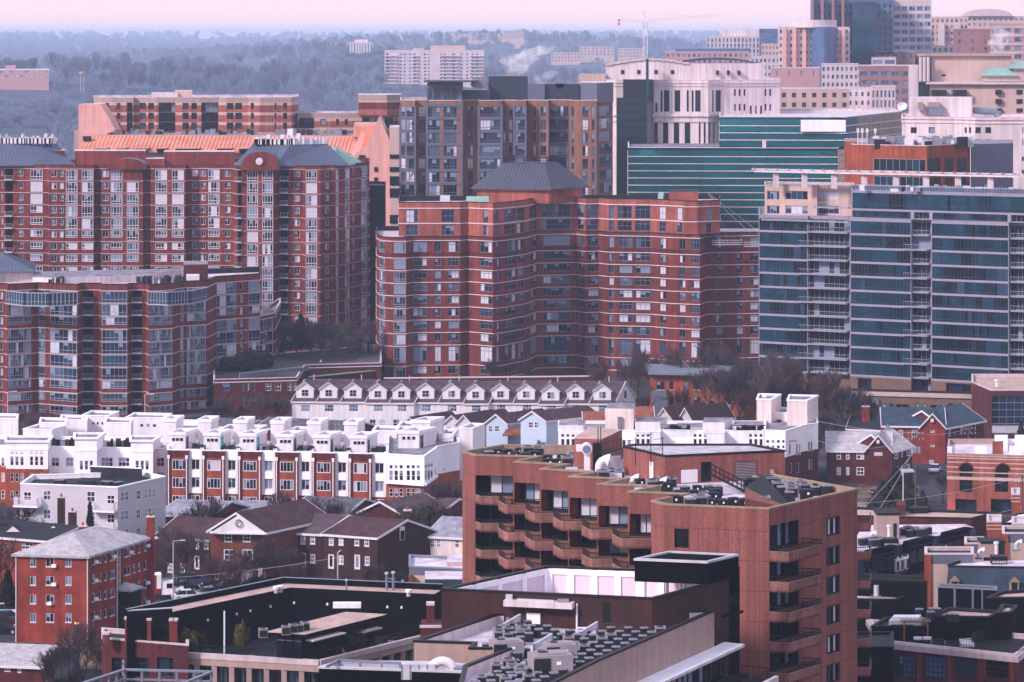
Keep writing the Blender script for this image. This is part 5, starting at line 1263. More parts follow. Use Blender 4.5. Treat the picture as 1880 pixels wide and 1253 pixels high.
for g0 in(714.5,746):
 for i in range(3):b.wp(g0+i*9.3,854,g0+i*9.3+6.5,861,sq);b.wp(g0+i*9.3,864,g0+i*9.3+7,883,st(1,2,'frame_white',.07,'town',d=.1));b.wp(g0+i*9.3,897,g0+i*9.3+7,912,st(1,2,'frame_white',.07,'town',d=.1))
for i in range(3):b.wp(780.5+i*5.2,853-i,784+i*5.2,860-i,sq);b.wp(780.5+i*5.2,864,784.3+i*5.2,882,sq);b.wp(780.5+i*5.2,897,784.3+i*5.2,908,sq)
b.wp(798.5,861,800.5,880,sq);b.wp(815,860,817.5,865,sq);b.wp(815,892,817.5,897,sq);b.finish()
mb=MB();A=P(708.5,505.6);B_=P(779.5,502.4);C_=P(802,512.8);zz=ZP(887,505);mb.obox(A,B_,.5,zz-.15,zz+.2,'white_paint');mb.obox(B_,C_,.5,zz-.15,zz+.2,'white_paint');mb.obj('ledge',b.root)
pent(b.root,731,769,800,517,Z5t-.5,Z5t+2.5);pent(b.root,755,790,815,524,Z5t-.5,Z5t+3.4,0)
railing(b.root,[P(800,516),P(842,521)],Z5t)
segs=[(-45,11,88,'leftmost'),(88,137,178,'middle'),(178,240,307,'rightmost')]
for k,(a,m_,e_,_l)in enumerate(segs):
 if k==0:fp=[(-45,521),(10,520.5),(11,516),(88,515.5),(88.5,519.5)]
 elif k==1:fp=[(89,519.6),(136.5,519),(137,514.5),(178,514.2),(178.5,518.5)]
 else:fp=[(179,518.5),(239.5,517.5),(240,513.5),(281,513),(281.5,516.5),(306.5,516)]
 b=Bld('townhouse','tall white townhouse with small square windows, %s of the three all white ones'%segs[k][3],'townhouse',back([P(*p)for p in fp],13),ZP(822,518),'white_paint',par=.6,cop='white_paint',rm='roof_grey',group='all white townhouses')
 if k==0:b.zones=[(-1,ZP(861,516),'orange_brick')]
 bays={0:[(19,3,9.2),(55,3,9.2)],1:[(146.5,3,9.1)],2:[(249,3,9.1)]}[k]
 for(p0,n,s_)in bays:
  for i in range(n):
   x0=p0+s_*i
   b.wp(x0,829,x0+5.5,834,sq)
   if k:b.wp(x0,833.5,x0+5.5,839,sq)
   b.wp(x0,838.5 if k==0 else 846,x0+6,855 if k==0 else 863,st(1,2,'frame_white',.06,'town',d=.1));b.wp(x0,869,x0+6,885,st(1,2,'frame_white',.06,'town',d=.1));b.wp(x0,901,x0+6,917,st(1,2,'frame_white',.06,'town',d=.1))
 fl_={0:[(2,1),(-20,2)],1:[(94,2),(120.5,2)],2:[(185,3),(217,3),(287,2)]}[k]
 for(p0,n)in fl_:
  b.wp(p0,840,p0+7.5*n,857,st(n,2,'frame_white',.12,'town',d=.1));b.wp(p0,868,p0+7.5*n,885,st(n,2,'frame_white',.12,'town',d=.1));b.wp(p0,900,p0+7.5*n,916,st(n,2,'frame_white',.12,'town',d=.1))
 b.finish()
 tops={0:(11,88,516,809),1:(137,178,514.5,803),2:(240,281,513.5,808)}[k]
 x0,x1,Y,pt=tops;mb=MB();pl=[P(x0,Y-.02),P(x1,Y-.05),P(x1+(14 if k else 8),Y+6),P(x0,Y+6)];mb.prism(pl,ZP(822.5,518),ZP(pt,Y)-.3,'white_paint','roof_grey');ring(mb,pl,ZP(pt,Y)-.35,ZP(pt,Y),.25,.2,'white_paint');mb.obj('tower_room',b.root)
 rl_={0:(89,89),1:(90,136),2:(180,239)}[k]
 if k:railing(b.root,[P(rl_[0],519.8),P(rl_[1],519)],ZP(822,518))
 mb=MB()
 for _ in range(9):
  x,y=P(R.uniform(rl_[0],rl_[1]+1),521+R.uniform(0,2));mb.box(x,x+R.uniform(.4,1),y,y+.5,b.z1-.6,b.z1+R.uniform(.2,1.1),R.choice(['charcoal','black_metal','shrub_green']))
 mb.split('terrace_furniture',b.root)
row2=[(-40,33,34,768,541),(42,95,124,788,531),(72,122,124,776,536),(110,160,162,771,545),(149,200,219,763,548),(190,240,245,776,535),(230,300,316,767,546),(302,360,380,780,533),(318,372,380,785,527),(401,470,490,771+18,530),(520,560,584,793,526),(585,640,648,806-4,524),(683,728,735,791,530),(728,790,800,783,536),(790,812,818,792,530),(806,832,842,797,526),(842,868,890,786,546)]
for k,(a,c,d_,pt,Y)in enumerate(row2):
 pl=['by the left picture edge','low one above the leftmost white townhouse','raised behind the leftmost white townhouse','in front of the curved brick block','tallest of the rear row','low one behind the middle white townhouse','long one with three small windows','long one behind the brick townhouses','with three small windows facing front','long one above the second brick townhouse','above the fourth brick townhouse','above the fifth brick townhouse','left of the pair behind the corner house','right of the pair behind the corner house','narrow one above the corner house','narrow one near the brown tower','rightmost, beside the pale blue houses'][k]
 b=Bld('townhouse','white flat roofed rear townhouse top, '+pl,'townhouse',[P(a,Y),P(c,Y-.5),P(d_,Y+6),P(a+(d_-c),Y+7)],ZP(pt,Y),'white_siding',par=.4,cop='white_paint',rm='roof_grey',group='white rear townhouses')
 if k in(6,8,14,15,4,9):b.grid(a+(c-a)*.35,a+(c-a)*.85,3,.55,-1.4,-.8,[b.z1-.3],sq)
 b.finish()
zz6=ZP(776,532)
b=Bld('townhouse','long white flat roofed terrace with a cream stair tower, behind the brown tower penthouse','townhouse',back([P(1025,534),P(1071,533),P(1072,536),P(1165,535),P(1166,533),P(1212,533),P(1213,536),P(1290,535),P(1291,532),P(1330,532),P(1331,535),P(1402,534)],14),ZP(792,534),'white_paint',par=.5,cop='white_paint',rm='roof_grey')
for(a,n)in((1030,4),(1168,3),(1273,3),(1375,3)):
 for i in range(n):b.wp(a+9.5*i,797,a+9.5*i+6,803,sq);b.wp(a+9.5*i,806,a+9.5*i+6.5,820,sq)
for(a,n)in((1133,3),):
 for i in range(n):b.wp(a+9.5*i,808,a+9.5*i+6.5,820,sq)
b.finish()
for(a,c,d_,pt,Y)in((1025,1071,1075,781,534.5),(1166,1212,1225,775,536),(1290,1330,1345,776,536),(1240,1290,1296,786,540),(1345,1400,1402,783,538)):
 b.part('roof_room',[P(a,Y),P(c,Y),P(d_,Y+7),P(a+3,Y+7)],ZP(793,534)-.3,ZP(pt,Y),'white_siding','roof_grey')
b.part('stair_tower',[P(1111,538),P(1163,537),P(1166,546),P(1118,546)],ZP(793,534)-.3,ZP(750,538),'cream_siding','roof_grey');mb=MB();mb.box(P(1134,537)[0],P(1142,537)[0],536.9,537.6,ZP(787,537),ZP(766,537),'grey_metal');mb.obj('door',b.root)
railing(b.root,[P(1213,534.5),P(1265,534)],ZP(790,534));railing(b.root,[P(1348,533),P(1402,533)],ZP(790,534))
mb=MB()
for _ in range(30):x,y=P(R.choice([R.uniform(1215,1265),R.uniform(1350,1400)]),536);mb.box(x,x+R.uniform(.4,1.2),y,y+.5,b.z1-.4,b.z1+R.uniform(.2,.9),R.choice(['charcoal','black_metal','shrub_green']))
mb.split('terrace_furniture',b.root)
b=Bld('townhouse','tall white end townhouse with twin square towers and a dark brick base','townhouse',[P(1403,531),P(1442,530),P(1470,536),P(1471,537),P(1502,541),P(1500,556),P(1403,556)],ZP(790,531),'white_paint',par=.5,cop='white_paint',rm='roof_grey')
b.zones=[(-1,ZP(836,533),'maroon_brick')]
for i in range(4):
 b.wp(1406.5+9.7*i,808,1412.5+9.7*i,814,sq);b.wp(1406.5+9.7*i,818,1412.5+9.7*i,824,sq);b.wp(1449.5+3.8*i,808,1452+3.8*i,813,sq)
for a in(1449,1462,1467.5):b.wp(a,815,a+3,836,sq)
for a in(1484,1488.5):b.wp(a,811,a+3,829,sq);b.wp(a,844,a+3,862,sq)
for a in(1450,1463):b.wp(a,851,a+4,869,sq)
b.finish()
for(a,c,d_,pt,Y)in((1389,1416,1434,732,545),(1445,1482,1502,734,541),(1416,1446,1447,757,547)):
 mb=MB();pl=[P(a,Y),P(c,Y-.5),P(d_,Y+7),P(a+4,Y+8)];mb.prism(pl,ZP(794,531)-1,ZP(pt,Y)-.3,'cream_siding' if pt<740 else 'white_paint','roof_grey');ring(mb,pl,ZP(pt,Y)-.3,ZP(pt,Y),.1,.25,'white_paint');mb.obj('tower',b.root)
x,y=P(1400,549);b.part('chimney',[(x,y),(x+.7,y),(x+.7,y+.7),(x,y+.7)],ZP(732,549),ZP(725,549),'white_paint')
mb=MB();mb.box(P(1426,546)[0],P(1434,546)[0],545.6,546.6,ZP(788,546),ZP(771,546),'glass_dark');mb.obj('door',b.root)
zt8=ZP(894.7,453)
b=Bld('apartment_building','pale grey sided three storey block with white balconies and a black flat roof','apartment building',[P(37,456.7),W(216.5,894.7,zt8),W(304,875,zt8),W(262,866,zt8),W(60,872,zt8)],zt8,'grey_siding',par=.7,cop='white_paint',rm='roof_dark')
w8=st(2,2,'frame_white',.12,'hazy',d=.06)
for y in(900,935,969):
 b.wp(79,y+0,94,y+19,w8);b.wp(159,y+2,175,y+22,w8);b.wp(43,y+3,58,y+20,st(2,2,'frame_white',.12,'dark',d=.08));b.wp(196,y+9,211,y+26,st(2,2,'frame_white',.12,'dark',d=.08))
 for a,w_,dy in((222,6,1),(229,7,0),(250,8,-2),(266,4,-4),(272,6,-5),(281,4,-6),(301,2,-8)):b.wp(a,y+dy+2,a+w_,y+dy+20,st(1 if w_<5 else 2,2,'frame_white',.12,'hazy',d=.06))
b.finish()
for y in(913,948,983):b.balcony(31,76,b.z(55,y+14),1.5,1.2,sm='white_paint',rmn='frame_white',bars=.13);b.balcony(172,216,b.z(195,y+23),1.5,1.2,sm='white_paint',rmn='frame_white',bars=.13)
b.part('parapet_rise',[W(166,862,zt8+.5),W(260,866,zt8+.5),W(261,864,zt8+.5),W(166,860,zt8+.5)],zt8-.7,zt8+.9,'roof_dark','white_paint')
b.part('roof_curb',[W(144,882,zt8),W(174,884,zt8),W(176,877,zt8),W(150,876,zt8)],zt8-.7,zt8-.1,'roof_dark')
zt11=11.6
A=W(29.7,1017,zt11);B_=W(160.8,1021,zt11);C_=W(272,987.5,zt11);Dq=(A[0]+C_[0]-B_[0],A[1]+C_[1]-B_[1])
b=Bld('apartment_building','four storey red brick walk-up with a pale hipped roof and window air conditioners','apartment building',[A,B_,C_,Dq],zt11,'house_brick',par=0,cop='white_paint')
w11=st(2,1,'frame_white',.07,'hazy',d=.12,sill='pale_concrete')
for y in(1024,1058,1092,1126):
 b.wp(55,y,66,y+17,w11);b.wp(84,y,99,y+17,st(2,1,'frame_white',.07,'town',d=.12,sill='pale_concrete'));b.wp(120,y,131,y+17,w11)
 for a,w_,dy in((169,5.5,-5),(182,4,-8),(191.5,4.5,-10),(202,9,-13),(228.5,11,-20),(244,4,-24),(253,4.5,-27),(264,5,-30)):b.wp(a,y+2+dy,a+w_,y+18+dy,st(2 if w_>6 else 1,1,'frame_white',.07,'town',d=.12,sill='pale_concrete'))
b.w(217.5,223.5,6.0,zt11-.5,st(1,5,'frame_white',.1,'hazy'));b.finish(roof=False)
rd=Vector((C_[0]-B_[0],C_[1]-B_[1])).normalized();fr_=Vector((B_[0]-A[0],B_[1]-A[1])).normalized();mid=(Vector(A)+Vector(B_))/2
r1_=mid+rd*5.0;r2_=mid+rd*11.2
hip(b.root,offs([A,B_,C_,Dq],.45),[tuple(r1_),tuple(r2_)]if False else[tuple(r1_-fr_*.3),tuple(r1_+fr_*.3),tuple(r2_+fr_*.3),tuple(r2_-fr_*.3)],zt11,zt11+2.1,'shingle_silver',0,'roof',.3)
for p in(A,B_,C_):
 mb=MB();mb.tube((p[0],p[1]-.1,0),(p[0],p[1]-.1,zt11-.2),.08,'frame_white',6);mb.obj('downpipe',b.root)
mb=MB();pm=b.walls[1].pt(b.walls[1].s_of(214),-.1);mb.tube((*pm,0),(*pm,zt11-.2),.08,'frame_white',6);mb.obj('downpipe',b.root)
chimney(b,C_[0]+.3,C_[1]+.3,0,ZP(950,414),1.0,'house_brick',1.0);chimney(b,*P(152,413),11,ZP(969,412),1.0,'house_brick')
wl=b.walls[1];p0=wl.pt(wl.s_of(217));p1=wl.pt(wl.s_of(240));n_=wl.n;mb=MB();zc=ZP(1090,405);q0,q1=p0+n_*2.0,p1+n_*2.0;pm=(p0+p1)/2
mb.prism([tuple(q0),tuple(q1),tuple(p1),tuple(p0)],zc,zc+.25,'shingle_silver');mb.face([(*q0,zc+.25),(*q1,zc+.25),(*pm,zc+1.0)],'shingle_silver');mb.face([(*q1,zc+.25),(*p1,zc+.25),(*pm,zc+1.0)],'shingle_silver');mb.face([(*p0,zc+.25),(*q0,zc+.25),(*pm,zc+1.0)],'shingle_silver');mb.prism([tuple(q0-n_*.4),tuple(q1-n_*.4),tuple(p1),tuple(p0)],0,zc,'dark_void');mb.obj('entrance_hood',b.root)
for(px,pz,wi)in((96,1036,0),(96,1070,0),(88,1105,0),(172,1030,1),(172,1064,1),(172,1098,1),(205,1020,1),(236,1012,1),(267,1000,1),(238,1080,1),(267,1068,1),(267,1104,1),(172,1132,1)):
 wl=b.walls[wi];p=wl.pt(wl.s_of(px),-.02);z=ZP(pz,wl.Y(px));q=p+wl.u*.6;n_=wl.n
 mb=MB();mb.prism([tuple(p+n_*.4),tuple(q+n_*.4),tuple(q),tuple(p)],z-.4,z,'white_paint');mb.obj('window_air_conditioner',b.root)
b=house('house','brick house with black shingle roof and tiny white dormers, behind the pale roofed walk-up','house',P(-70,436),P(88,430),12,ZP(992,431),ZP(960,438),'house_brick','shingle_dark',sh=.35)
b.wp(38,996,60,1010,st(3,2,'frame_white',.12,'town'));b.wp(8,1000,16,1008,st(2,1,'frame_dark',.12,'town'));b.wp(8,1034,16,1046,st(2,1,'frame_dark',.12,'town'));b.finish(roof=False)
for a in(24,98*1.0):
 x,y=P(a,434 if a<50 else 434.5);zz=ZP(977,434);mb=MB();mb.face([(x-1,y,zz),(x+1,y,zz),(x,y,zz+.8)],'frame_white');mb.face([(x-1.1,y-.05,zz),(x,y-.05,zz+.9),(x,y+2.4,zz+.9)],'shingle_dark');mb.face([(x+1.1,y-.05,zz),(x,y+2.4,zz+.9),(x,y-.05,zz+.9)],'shingle_dark');mb.obj('dormer',b.root)
chimney(b,*P(112.5,444),0,ZP(914,444),1.0,'brown_brick');chimney(b,*P(133,443),0,ZP(940,443),1.1,'brown_brick')
b=house('house','low brick house with pale grey roof, in front of the walk-up at the bottom left','house',P(-80,372),P(80,370),12,ZP(1222,371),ZP(1184,377),'maroon_brick','shingle_silver',sh=-.1)
b.wp(8,1223,19,1234,LB);b.wp(32,1224,39,1236,LB);b.finish(roof=False)
gn=Bld('house','dark round cornered brick end of a low house under bare branches, lower left','house',[P(82,366),P(100,362),P(125,362),P(146,368),P(146,380),P(82,380)],3.3,'brown_brick',par=.2,rm='shingle_dark',cop='shingle_dark');gn.finish()
Yc_=446.0;ze13=8.3
def cwin(b,lst,w_=8.5,h=16,shutters=True):
 for(a,y)in lst:b.wp(a,y,a+w_,y+h,st(2,2,'frame_white',.13,'town',d=.05,sill='frame_white'))
b=house('house','brown brick house with dark brown roof at the left end of the colonial row','house',P(284,452),P(384,449),11,ZP(990,450),ZP(950,456),'brown_brick','shingle_brown',over=.3,group='colonial row houses',sh=.25)
cwin(b,[(308,998),(327,998),(357,992),(375,992)]);cwin(b,[(308,1035),(331,1035)]);b.wp(355,1020,366,1046,st(1,1,'frame_white',.3,'dark',name='front_door'));b.finish(roof=False)
b=house('house','brown brick house with a big white pediment and twin garage doors','house',P(386,443),P(488,441.5),15,ZP(977,442),ZP(943,442),'house_brick_brown','shingle_brown',par=False,over=.5,group='colonial row houses',sh=.45)
cwin(b,[(412,980),(446,980)],14,15);cwin(b,[(411,1009),(445,1009)],19,20);
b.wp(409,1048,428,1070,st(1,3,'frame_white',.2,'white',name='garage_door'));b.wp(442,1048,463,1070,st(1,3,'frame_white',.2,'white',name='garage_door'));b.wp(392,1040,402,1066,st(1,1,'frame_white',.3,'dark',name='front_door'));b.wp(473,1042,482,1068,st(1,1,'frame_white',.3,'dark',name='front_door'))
b.finish(roof=False)
mb=MB();q=[(P(387,442)[0],ZP(977,442)),(P(487,441)[0],ZP(977,442)),(P(437.5,441)[0],ZP(944.5,442))];mb.prism([(0,0)]*0 or[P(385,441.3),P(489,440.3),P(489,441.3),P(385,442.6)],ZP(979,442),ZP(976.5,442),'frame_white')
mb.face([(q[0][0],441.1,q[0][1]),(q[1][0],441.1,q[1][1]),(q[2][0],441.1,q[2][1])],'white_siding');mb.obj('pediment',b.root)
mb=MB();cx,cz=P(437,440)[0],ZP(961,441);n=18
for i in range(n):
 t0,t1=2*math.pi*i/n,2*math.pi*(i+1)/n;mb.tube((cx+math.cos(t0)*.42,440.9,cz+math.sin(t0)*.5),(cx+math.cos(t1)*.42,440.9,cz+math.sin(t1)*.5),.07,'brown_brick',5)
mb.obj('round_window',b.root)
b=house('house','recessed brown brick house with grey mauve roof, right neighbour of the pediment house','house',P(488.5,449),P(592,446.5),12,ZP(981,447),ZP(942,454),'brown_brick','shingle_mauve',over=.3,group='colonial row houses',sh=.35)
cwin(b,[(552,983),(570,983),(500,985),(516,985)]);cwin(b,[(570,1018)]);b.wp(550,1015,562,1044,st(1,1,'frame_white',.3,'dark',name='front_door'));b.wp(505,1016,515,1042,st(1,1,'frame_white',.3,'dark',name='front_door'));b.finish(roof=False)
b=house('house','brown brick house with maroon roof and arched gable window, right end of its row','house',P(593,445),P(694,441.5),10.5,ZP(985,443),ZP(946,450),'brown_brick','shingle_brown',over=.35,group='colonial row houses',sh=.5,ridge=.5)
cwin(b,[(604,985),(622,985),(651,986),(669,987)]);cwin(b,[(622,1020),(670,1022)]);b.wp(601,1017,613,1045,st(1,1,'frame_white',.3,'dark',name='front_door'));b.wp(649,1018,661,1046,st(1,1,'frame_white',.3,'dark',name='front_door'));b.finish(roof=False)
C3_=Vector(b.walls[1].pt(b.walls[1].L*.42,-.05));mb=MB();u_=b.walls[1].u;p,q=C3_-u_*.45,C3_+u_*.45;mb.obox(p,q,.1,6.2,8.2,'frame_white');mb.obox(p+u_*.1+b.walls[1].n*.05,q-u_*.1+b.walls[1].n*.05,.08,6.3,7.6,'glass_dark');mb.obj('arched_window',b.root)
chimney(b,*P(748,455),0,ZP(938,455),1.1,'brown_brick',1.0)
for(a,c,Y,pr,pe,m,nm,sh_)in((290,385,478,918,945,'shingle_grey','grey roofed house behind the colonial row, left of the others, under bare trees',.3),(395,470,484,921,938,'shingle_grey','long pale grey roof behind the pediment house',.2),(530,635,482,913,942,'shingle_mid','slate grey gabled house behind the colonial row, left of the dark one',.3),(700,800,474,912,945,'shingle_mauve','dark brown roofed brick house behind the right end of the colonial row',.5)):
 b=house('house',nm,'house',P(a,Y),P(c,Y-2),11,ZP(pe,Y),ZP(pr,Y+5),'maroon_brick',m,sh=sh_);b.wp(a+60,pe+5,a+67,pe+15,LB);b.finish(roof=False)
b2=house('house','brick cross gable with white edges, wedged between roofs behind the colonial row','house',P(660,470),P(740,468),10,ZP(943,469),ZP(922,469),'maroon_brick','shingle_mauve',par=False,sh=.4);b2.wp(709,928,717,934,LB);b2.finish(roof=False)
b=house('house','cream white house with grey shingle roof, left of the brown concrete tower','house',P(782,448),P(865,446),9,ZP(986,447),ZP(949,452),'cream_siding','shingle_grey',sh=.35)
for a in(790,801,835):b.wp(a,990,a+8,1006,st(2,2,'frame_white',.1,'town',d=.06));b.wp(a,1024,a+8,1038,st(2,2,'frame_white',.1,'town',d=.06))
b.finish(roof=False)
b=Bld('shed','small tan flat roofed shop with grey fascia, left of the brown tower foot','shop',back([P(751,400),P(860,398)],9),ZP(1043,399),'beige_stone',par=.3,cop='grey_metal',rm='roof_white');b.zones=[(b.z1-1.1,b.z1+1,'grey_panel')];b.finish()
b.part('brick_pier',[P(750,398.6),P(757,398.6),P(757,400),P(750,400)],0,b.z1-1.0,'orange_brick');b.part('slate_skirt',[P(780,392),P(870,392),P(870,398),P(780,398)],0,ZP(1064,392),'slate_blue','roof_white');b.part('upper_room',[P(821,402),P(870,402),P(870,408),P(821,408)],b.z1-.3,ZP(1032,402),'beige_stone','roof_white')
fc=thing('fence','orange brown board fence beside the dark trees, right of the colonial row','fence',(*P(740,452),0));mb=MB();A=Vector(P(700,455));B_=Vector(P(765,449));mb.obox(A,B_,.1,0,2.0,'fence_wood');mb.obj('boards',fc);
for i in range(8):c=A.lerp(B_,i/7);mb=MB();mb.box(c.x-.07,c.x+.07,c.y-.15,c.y-.02,0,2.1,'fence_wood');mb.obj('post',fc)
fc=thing('fence','tall board fence strip behind the dark bushes, further back than the other board fence','fence',(*P(755,465),0));mb=MB();mb.obox(P(750,468),P(757,467),.1,0,3.6,'fence_wood');mb.obj('boards',fc)
zT=35.6
topp=[(849,829.5),(871,835.7),(988,838.3),(943,848),(1040,853),(992,861),(1094,867),(1044,874.8),(1147,879.5),(1097,889),(1205,892.6),(1154,903),(1257.7,906.7),(1196,920),(1221,926),(1412,934),(1574,898),(1422,871.6),(1410,840),(1040,818),(922,817)]
T=Bld('apartment_building','tall brown pebbled concrete tower with saw-tooth balconies and crowded roof equipment','apartment building',[W(px,py,zT)for px,py in topp],zT,'aggregate',par=1.0,rm='roof_white',cop='parapet_tan')
z6=za(760,4.0413);zz3=za(840,4.0413)
dp=dict(st(2,1,'black_metal',.14,'deep',d=1.3,run=.5),rev='charcoal')  # recess sides coloured charcoal, standing in for the shade inside
pan=[(872.5,941.5,(130,378,412,525),49.6),(944,990.5,(420,435,612,583),50.4),(993.5,1042.5,(620,488,822,645),50.6),(1045.5,1095.5,(832,545,1036,703),51.2),(1098.5,1152.5,(1047,605,1260,765),52.0),(1155.5,1195,(1270,665,1434,828),52.8)]
def wz3(y):return 780+y/4.0413
fh=2.83
for k,(a,c,r,sp_)in enumerate(pan):
 pm=(a+c)/2;zt=T.z(pm,wz3(r[1]));zb=T.z(pm,wz3(r[3]))
 share={0:(.33,1),1:(.22,1)if False else(.25,1),2:(.25,1),3:(.25,1),4:(.24,1),5:(.33,1)}[k]
 for i in range(12):
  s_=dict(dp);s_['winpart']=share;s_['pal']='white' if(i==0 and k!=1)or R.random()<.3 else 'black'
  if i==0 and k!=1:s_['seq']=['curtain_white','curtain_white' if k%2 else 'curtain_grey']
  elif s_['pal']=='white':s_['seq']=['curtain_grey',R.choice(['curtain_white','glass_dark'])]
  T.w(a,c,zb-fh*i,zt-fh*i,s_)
for i in range(12):
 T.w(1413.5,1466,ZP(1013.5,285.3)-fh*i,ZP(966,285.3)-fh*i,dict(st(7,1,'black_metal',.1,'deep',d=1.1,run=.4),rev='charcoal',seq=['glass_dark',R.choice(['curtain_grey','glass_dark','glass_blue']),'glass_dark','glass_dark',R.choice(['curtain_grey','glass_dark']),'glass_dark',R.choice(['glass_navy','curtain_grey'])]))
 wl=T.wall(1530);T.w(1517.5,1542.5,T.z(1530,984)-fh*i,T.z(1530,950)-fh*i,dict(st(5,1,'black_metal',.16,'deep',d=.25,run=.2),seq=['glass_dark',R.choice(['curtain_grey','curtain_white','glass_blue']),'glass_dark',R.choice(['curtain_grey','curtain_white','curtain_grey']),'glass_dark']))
T.w(1238,1264.5,T.z(1250,1006.5),T.z(1250,971),st(2,1,'black_metal',.12,'black',d=.3))
for i in range(1,12):T.w(1238,1264.5,T.z(1250,1006.5)-fh*i,T.z(1250,971)-fh*i,st(2,1,'black_metal',.12,'deep',d=.3))
T.finish()
mb=MB()
for w_ in T.walls:
 if not w_.frontal()or w_.L<1.2:continue
 zz=zT-2.15;k=0
 while zz>4:
  for(s0,s1)in([(0.05,w_.L-.05)]):
   ok=not any(o[2]<zz<o[3]for o in w_.op)
   if ok or w_.L>8:
    segs_=[(s0,s1)]
    for o in w_.op:
     if o[2]<zz<o[3]:segs_=[(x0,min(x1,o[0]))for x0,x1 in segs_ if o[0]>x0+.1]+[(max(x0,o[1]),x1)for x0,x1 in segs_ if o[1]<x1-.1]
    for x0,x1 in segs_:
     p,q=w_.pt(x0,-.004),w_.pt(x1,-.004);mb.face([(*p,zz-.02),(*q,zz-.02),(*q,zz+.02),(*p,zz+.02)],'brown_brick')
  zz-=fh
for px in(1265.5,1282,1301,1319,1337,1357.5,1375,1394,1238):
 w_=T.wall(px);p=w_.pt(w_.s_of(px),-.004);q=w_.pt(w_.s_of(px)+.03,-.004)
 if px==1238:continue
 mb.face([(*p,3),(*q,3),(*q,zT-(2.2 if px!=1265.5 else 1.0)),(*p,zT-(2.2 if px!=1265.5 else 1.0))],'brown_brick')
for px in(1430+19*i for i in range(8)):
 if 1410<px<1470 or 1515<px<1545:continue
 w_=T.wall(px);p=w_.pt(w_.s_of(px),-.004);q=w_.pt(w_.s_of(px)+.03,-.004);mb.face([(*p,3),(*q,3),(*q,zT-2.2),(*p,zT-2.2)],'brown_brick')
mb.obj('panel_joint',T.root)
def fascia_balcony(root,poly,ztop,hf,hr,openedges,wm='aggregate_stained'):
 """poly: CCW plan; solid upstand of height hf with a metal rail above along the open edges (pairs of indices)"""
 mb=MB();mb.prism(poly,ztop-hf,ztop-hf+.18,wm)
 for(i,j)in openedges:
  a,c=Vector(poly[i]),Vector(poly[j]);u=(c-a).normalized();n=Vector((-u.y,u.x))*.07
  mb.obox(a+n+u*.0,c+n-u*.0,.14,ztop-hf,ztop,wm)
 o=mb.obj('balcony',root);r=MB()
 for(i,j)in openedges:
  a,c=Vector(poly[i]),Vector(poly[j]);u=(c-a).normalized();n=Vector((-u.y,u.x))*.07;a=a+n;c=c+n;L=(c-a).length
  r.obox(a,c,.07,ztop+hr-.08,ztop+hr,'black_metal');r.obox(a,c,.05,ztop+.08,ztop+.13,'black_metal')
  k=0.0
  while k<L:p=a+u*k;r.box(p.x-.022,p.x+.022,p.y-.022,p.y+.022,ztop,ztop+hr,'black_metal');k+=.22
  mb2=MB();mb2.obox(a,c,.2,ztop-.02,ztop+.03,'parapet_tan')
  for f,mi in zip(mb2.f,mb2.m):r.face([mb2.v[q]for q in f],mb2.names[mi])
 r.obj('railing',o);return o
bal=[None,(350,615,583),(552,824,645),(762,1037,703),(975,1262,765),(1198,1434,828)]
for k in range(1,6):
 x0,x1,yb=bal[k];px0,px1=zz3(x0),zz3(x1)-.3;a,c,r,sp_=pan[k];w_=T.wall((a+c)/2);zt=T.z((a+c)/2,wz3(r[3]))+.02
 A=w_.pt(w_.s_of(a-.5),-.02);B_=w_.pt(w_.s_of(px1),-.02);n_=w_.n
 Yq=A.y-1.9;L0=Vector(P(px0,Yq+.4));A2=Vector(P(px0+(a-px0)*.35,Yq));B2_=Vector(P(px1,Yq-.05))
 for i in range(12):fascia_balcony(T.root,[tuple(L0),tuple(A2),tuple(B2_),tuple(B_),tuple(A),tuple(A+Vector((-1.6,.9)))],zt-fh*i,.95,.62,[(0,1),(1,2),(5,0)])
w_=T.wall(905);zt=T.z(905,wz3(525))+.02
for i in range(12):
 p0=w_.pt(w_.s_of(872.5),-.02);p1=w_.pt(w_.s_of(941),-.02);p0b=w_.pt(w_.s_of(886),-1.1);p1b=w_.pt(w_.s_of(941),-1.1)
 fascia_balcony(T.root,[tuple(p0),tuple(p0b),tuple(p1b),tuple(p1)],zt-fh*i,.9,.45,[(0,1),(1,2)])
w_=T.wall(1500);uf=T.wall(1300).u
zt=ZP(1013.5,285);A=w_.pt(.02,-.02);Cc=w_.pt(5.6,-.02)
for i in range(12):
 fascia_balcony(T.root,[tuple(A),tuple(A+uf*1.85),tuple(Cc+uf*1.85),tuple(Cc)],zt-fh*i,.95,.55,[(0,1),(1,2),(2,3)])
e1_=Vector(W(1574,898,zT));nx=Vector((1,.12))
for i in range(12):
 zt2=ZP(961,298)-fh*i
 fascia_balcony(T.root,[tuple(e1_+Vector((.0,.6))),tuple(e1_+Vector((1.35,.75))),tuple(e1_+Vector((1.9,4.5))),tuple(e1_+Vector((0,4.5)))],zt2,.85,.5,[(0,1),(1,2)])
pt_=[W(1144,819.6,37.5),W(1220.6,837.4,37.5),W(1441,827.5,37.5),W(1380,815.8,37.5),W(1160,816,37.5)]
Pn=Bld('x',None,None,pt_,37.5,'aggregate',z0=zT-1.0,par=.12,rm='roof_gravel_pale',cop='black_metal')
Pn.w(1287,1306.5,34.7,36.7,st(1,1,'black_metal',.1,'black',d=.15,name='door'));Pn.w(1349,1391,34.7,36.6,st(1,12,'maroon_brick',.07,'metal',d=.1,name='louvre'));Pn.finish();merge_into(Pn,T.root,'')
w_=Pn.wall(1260);
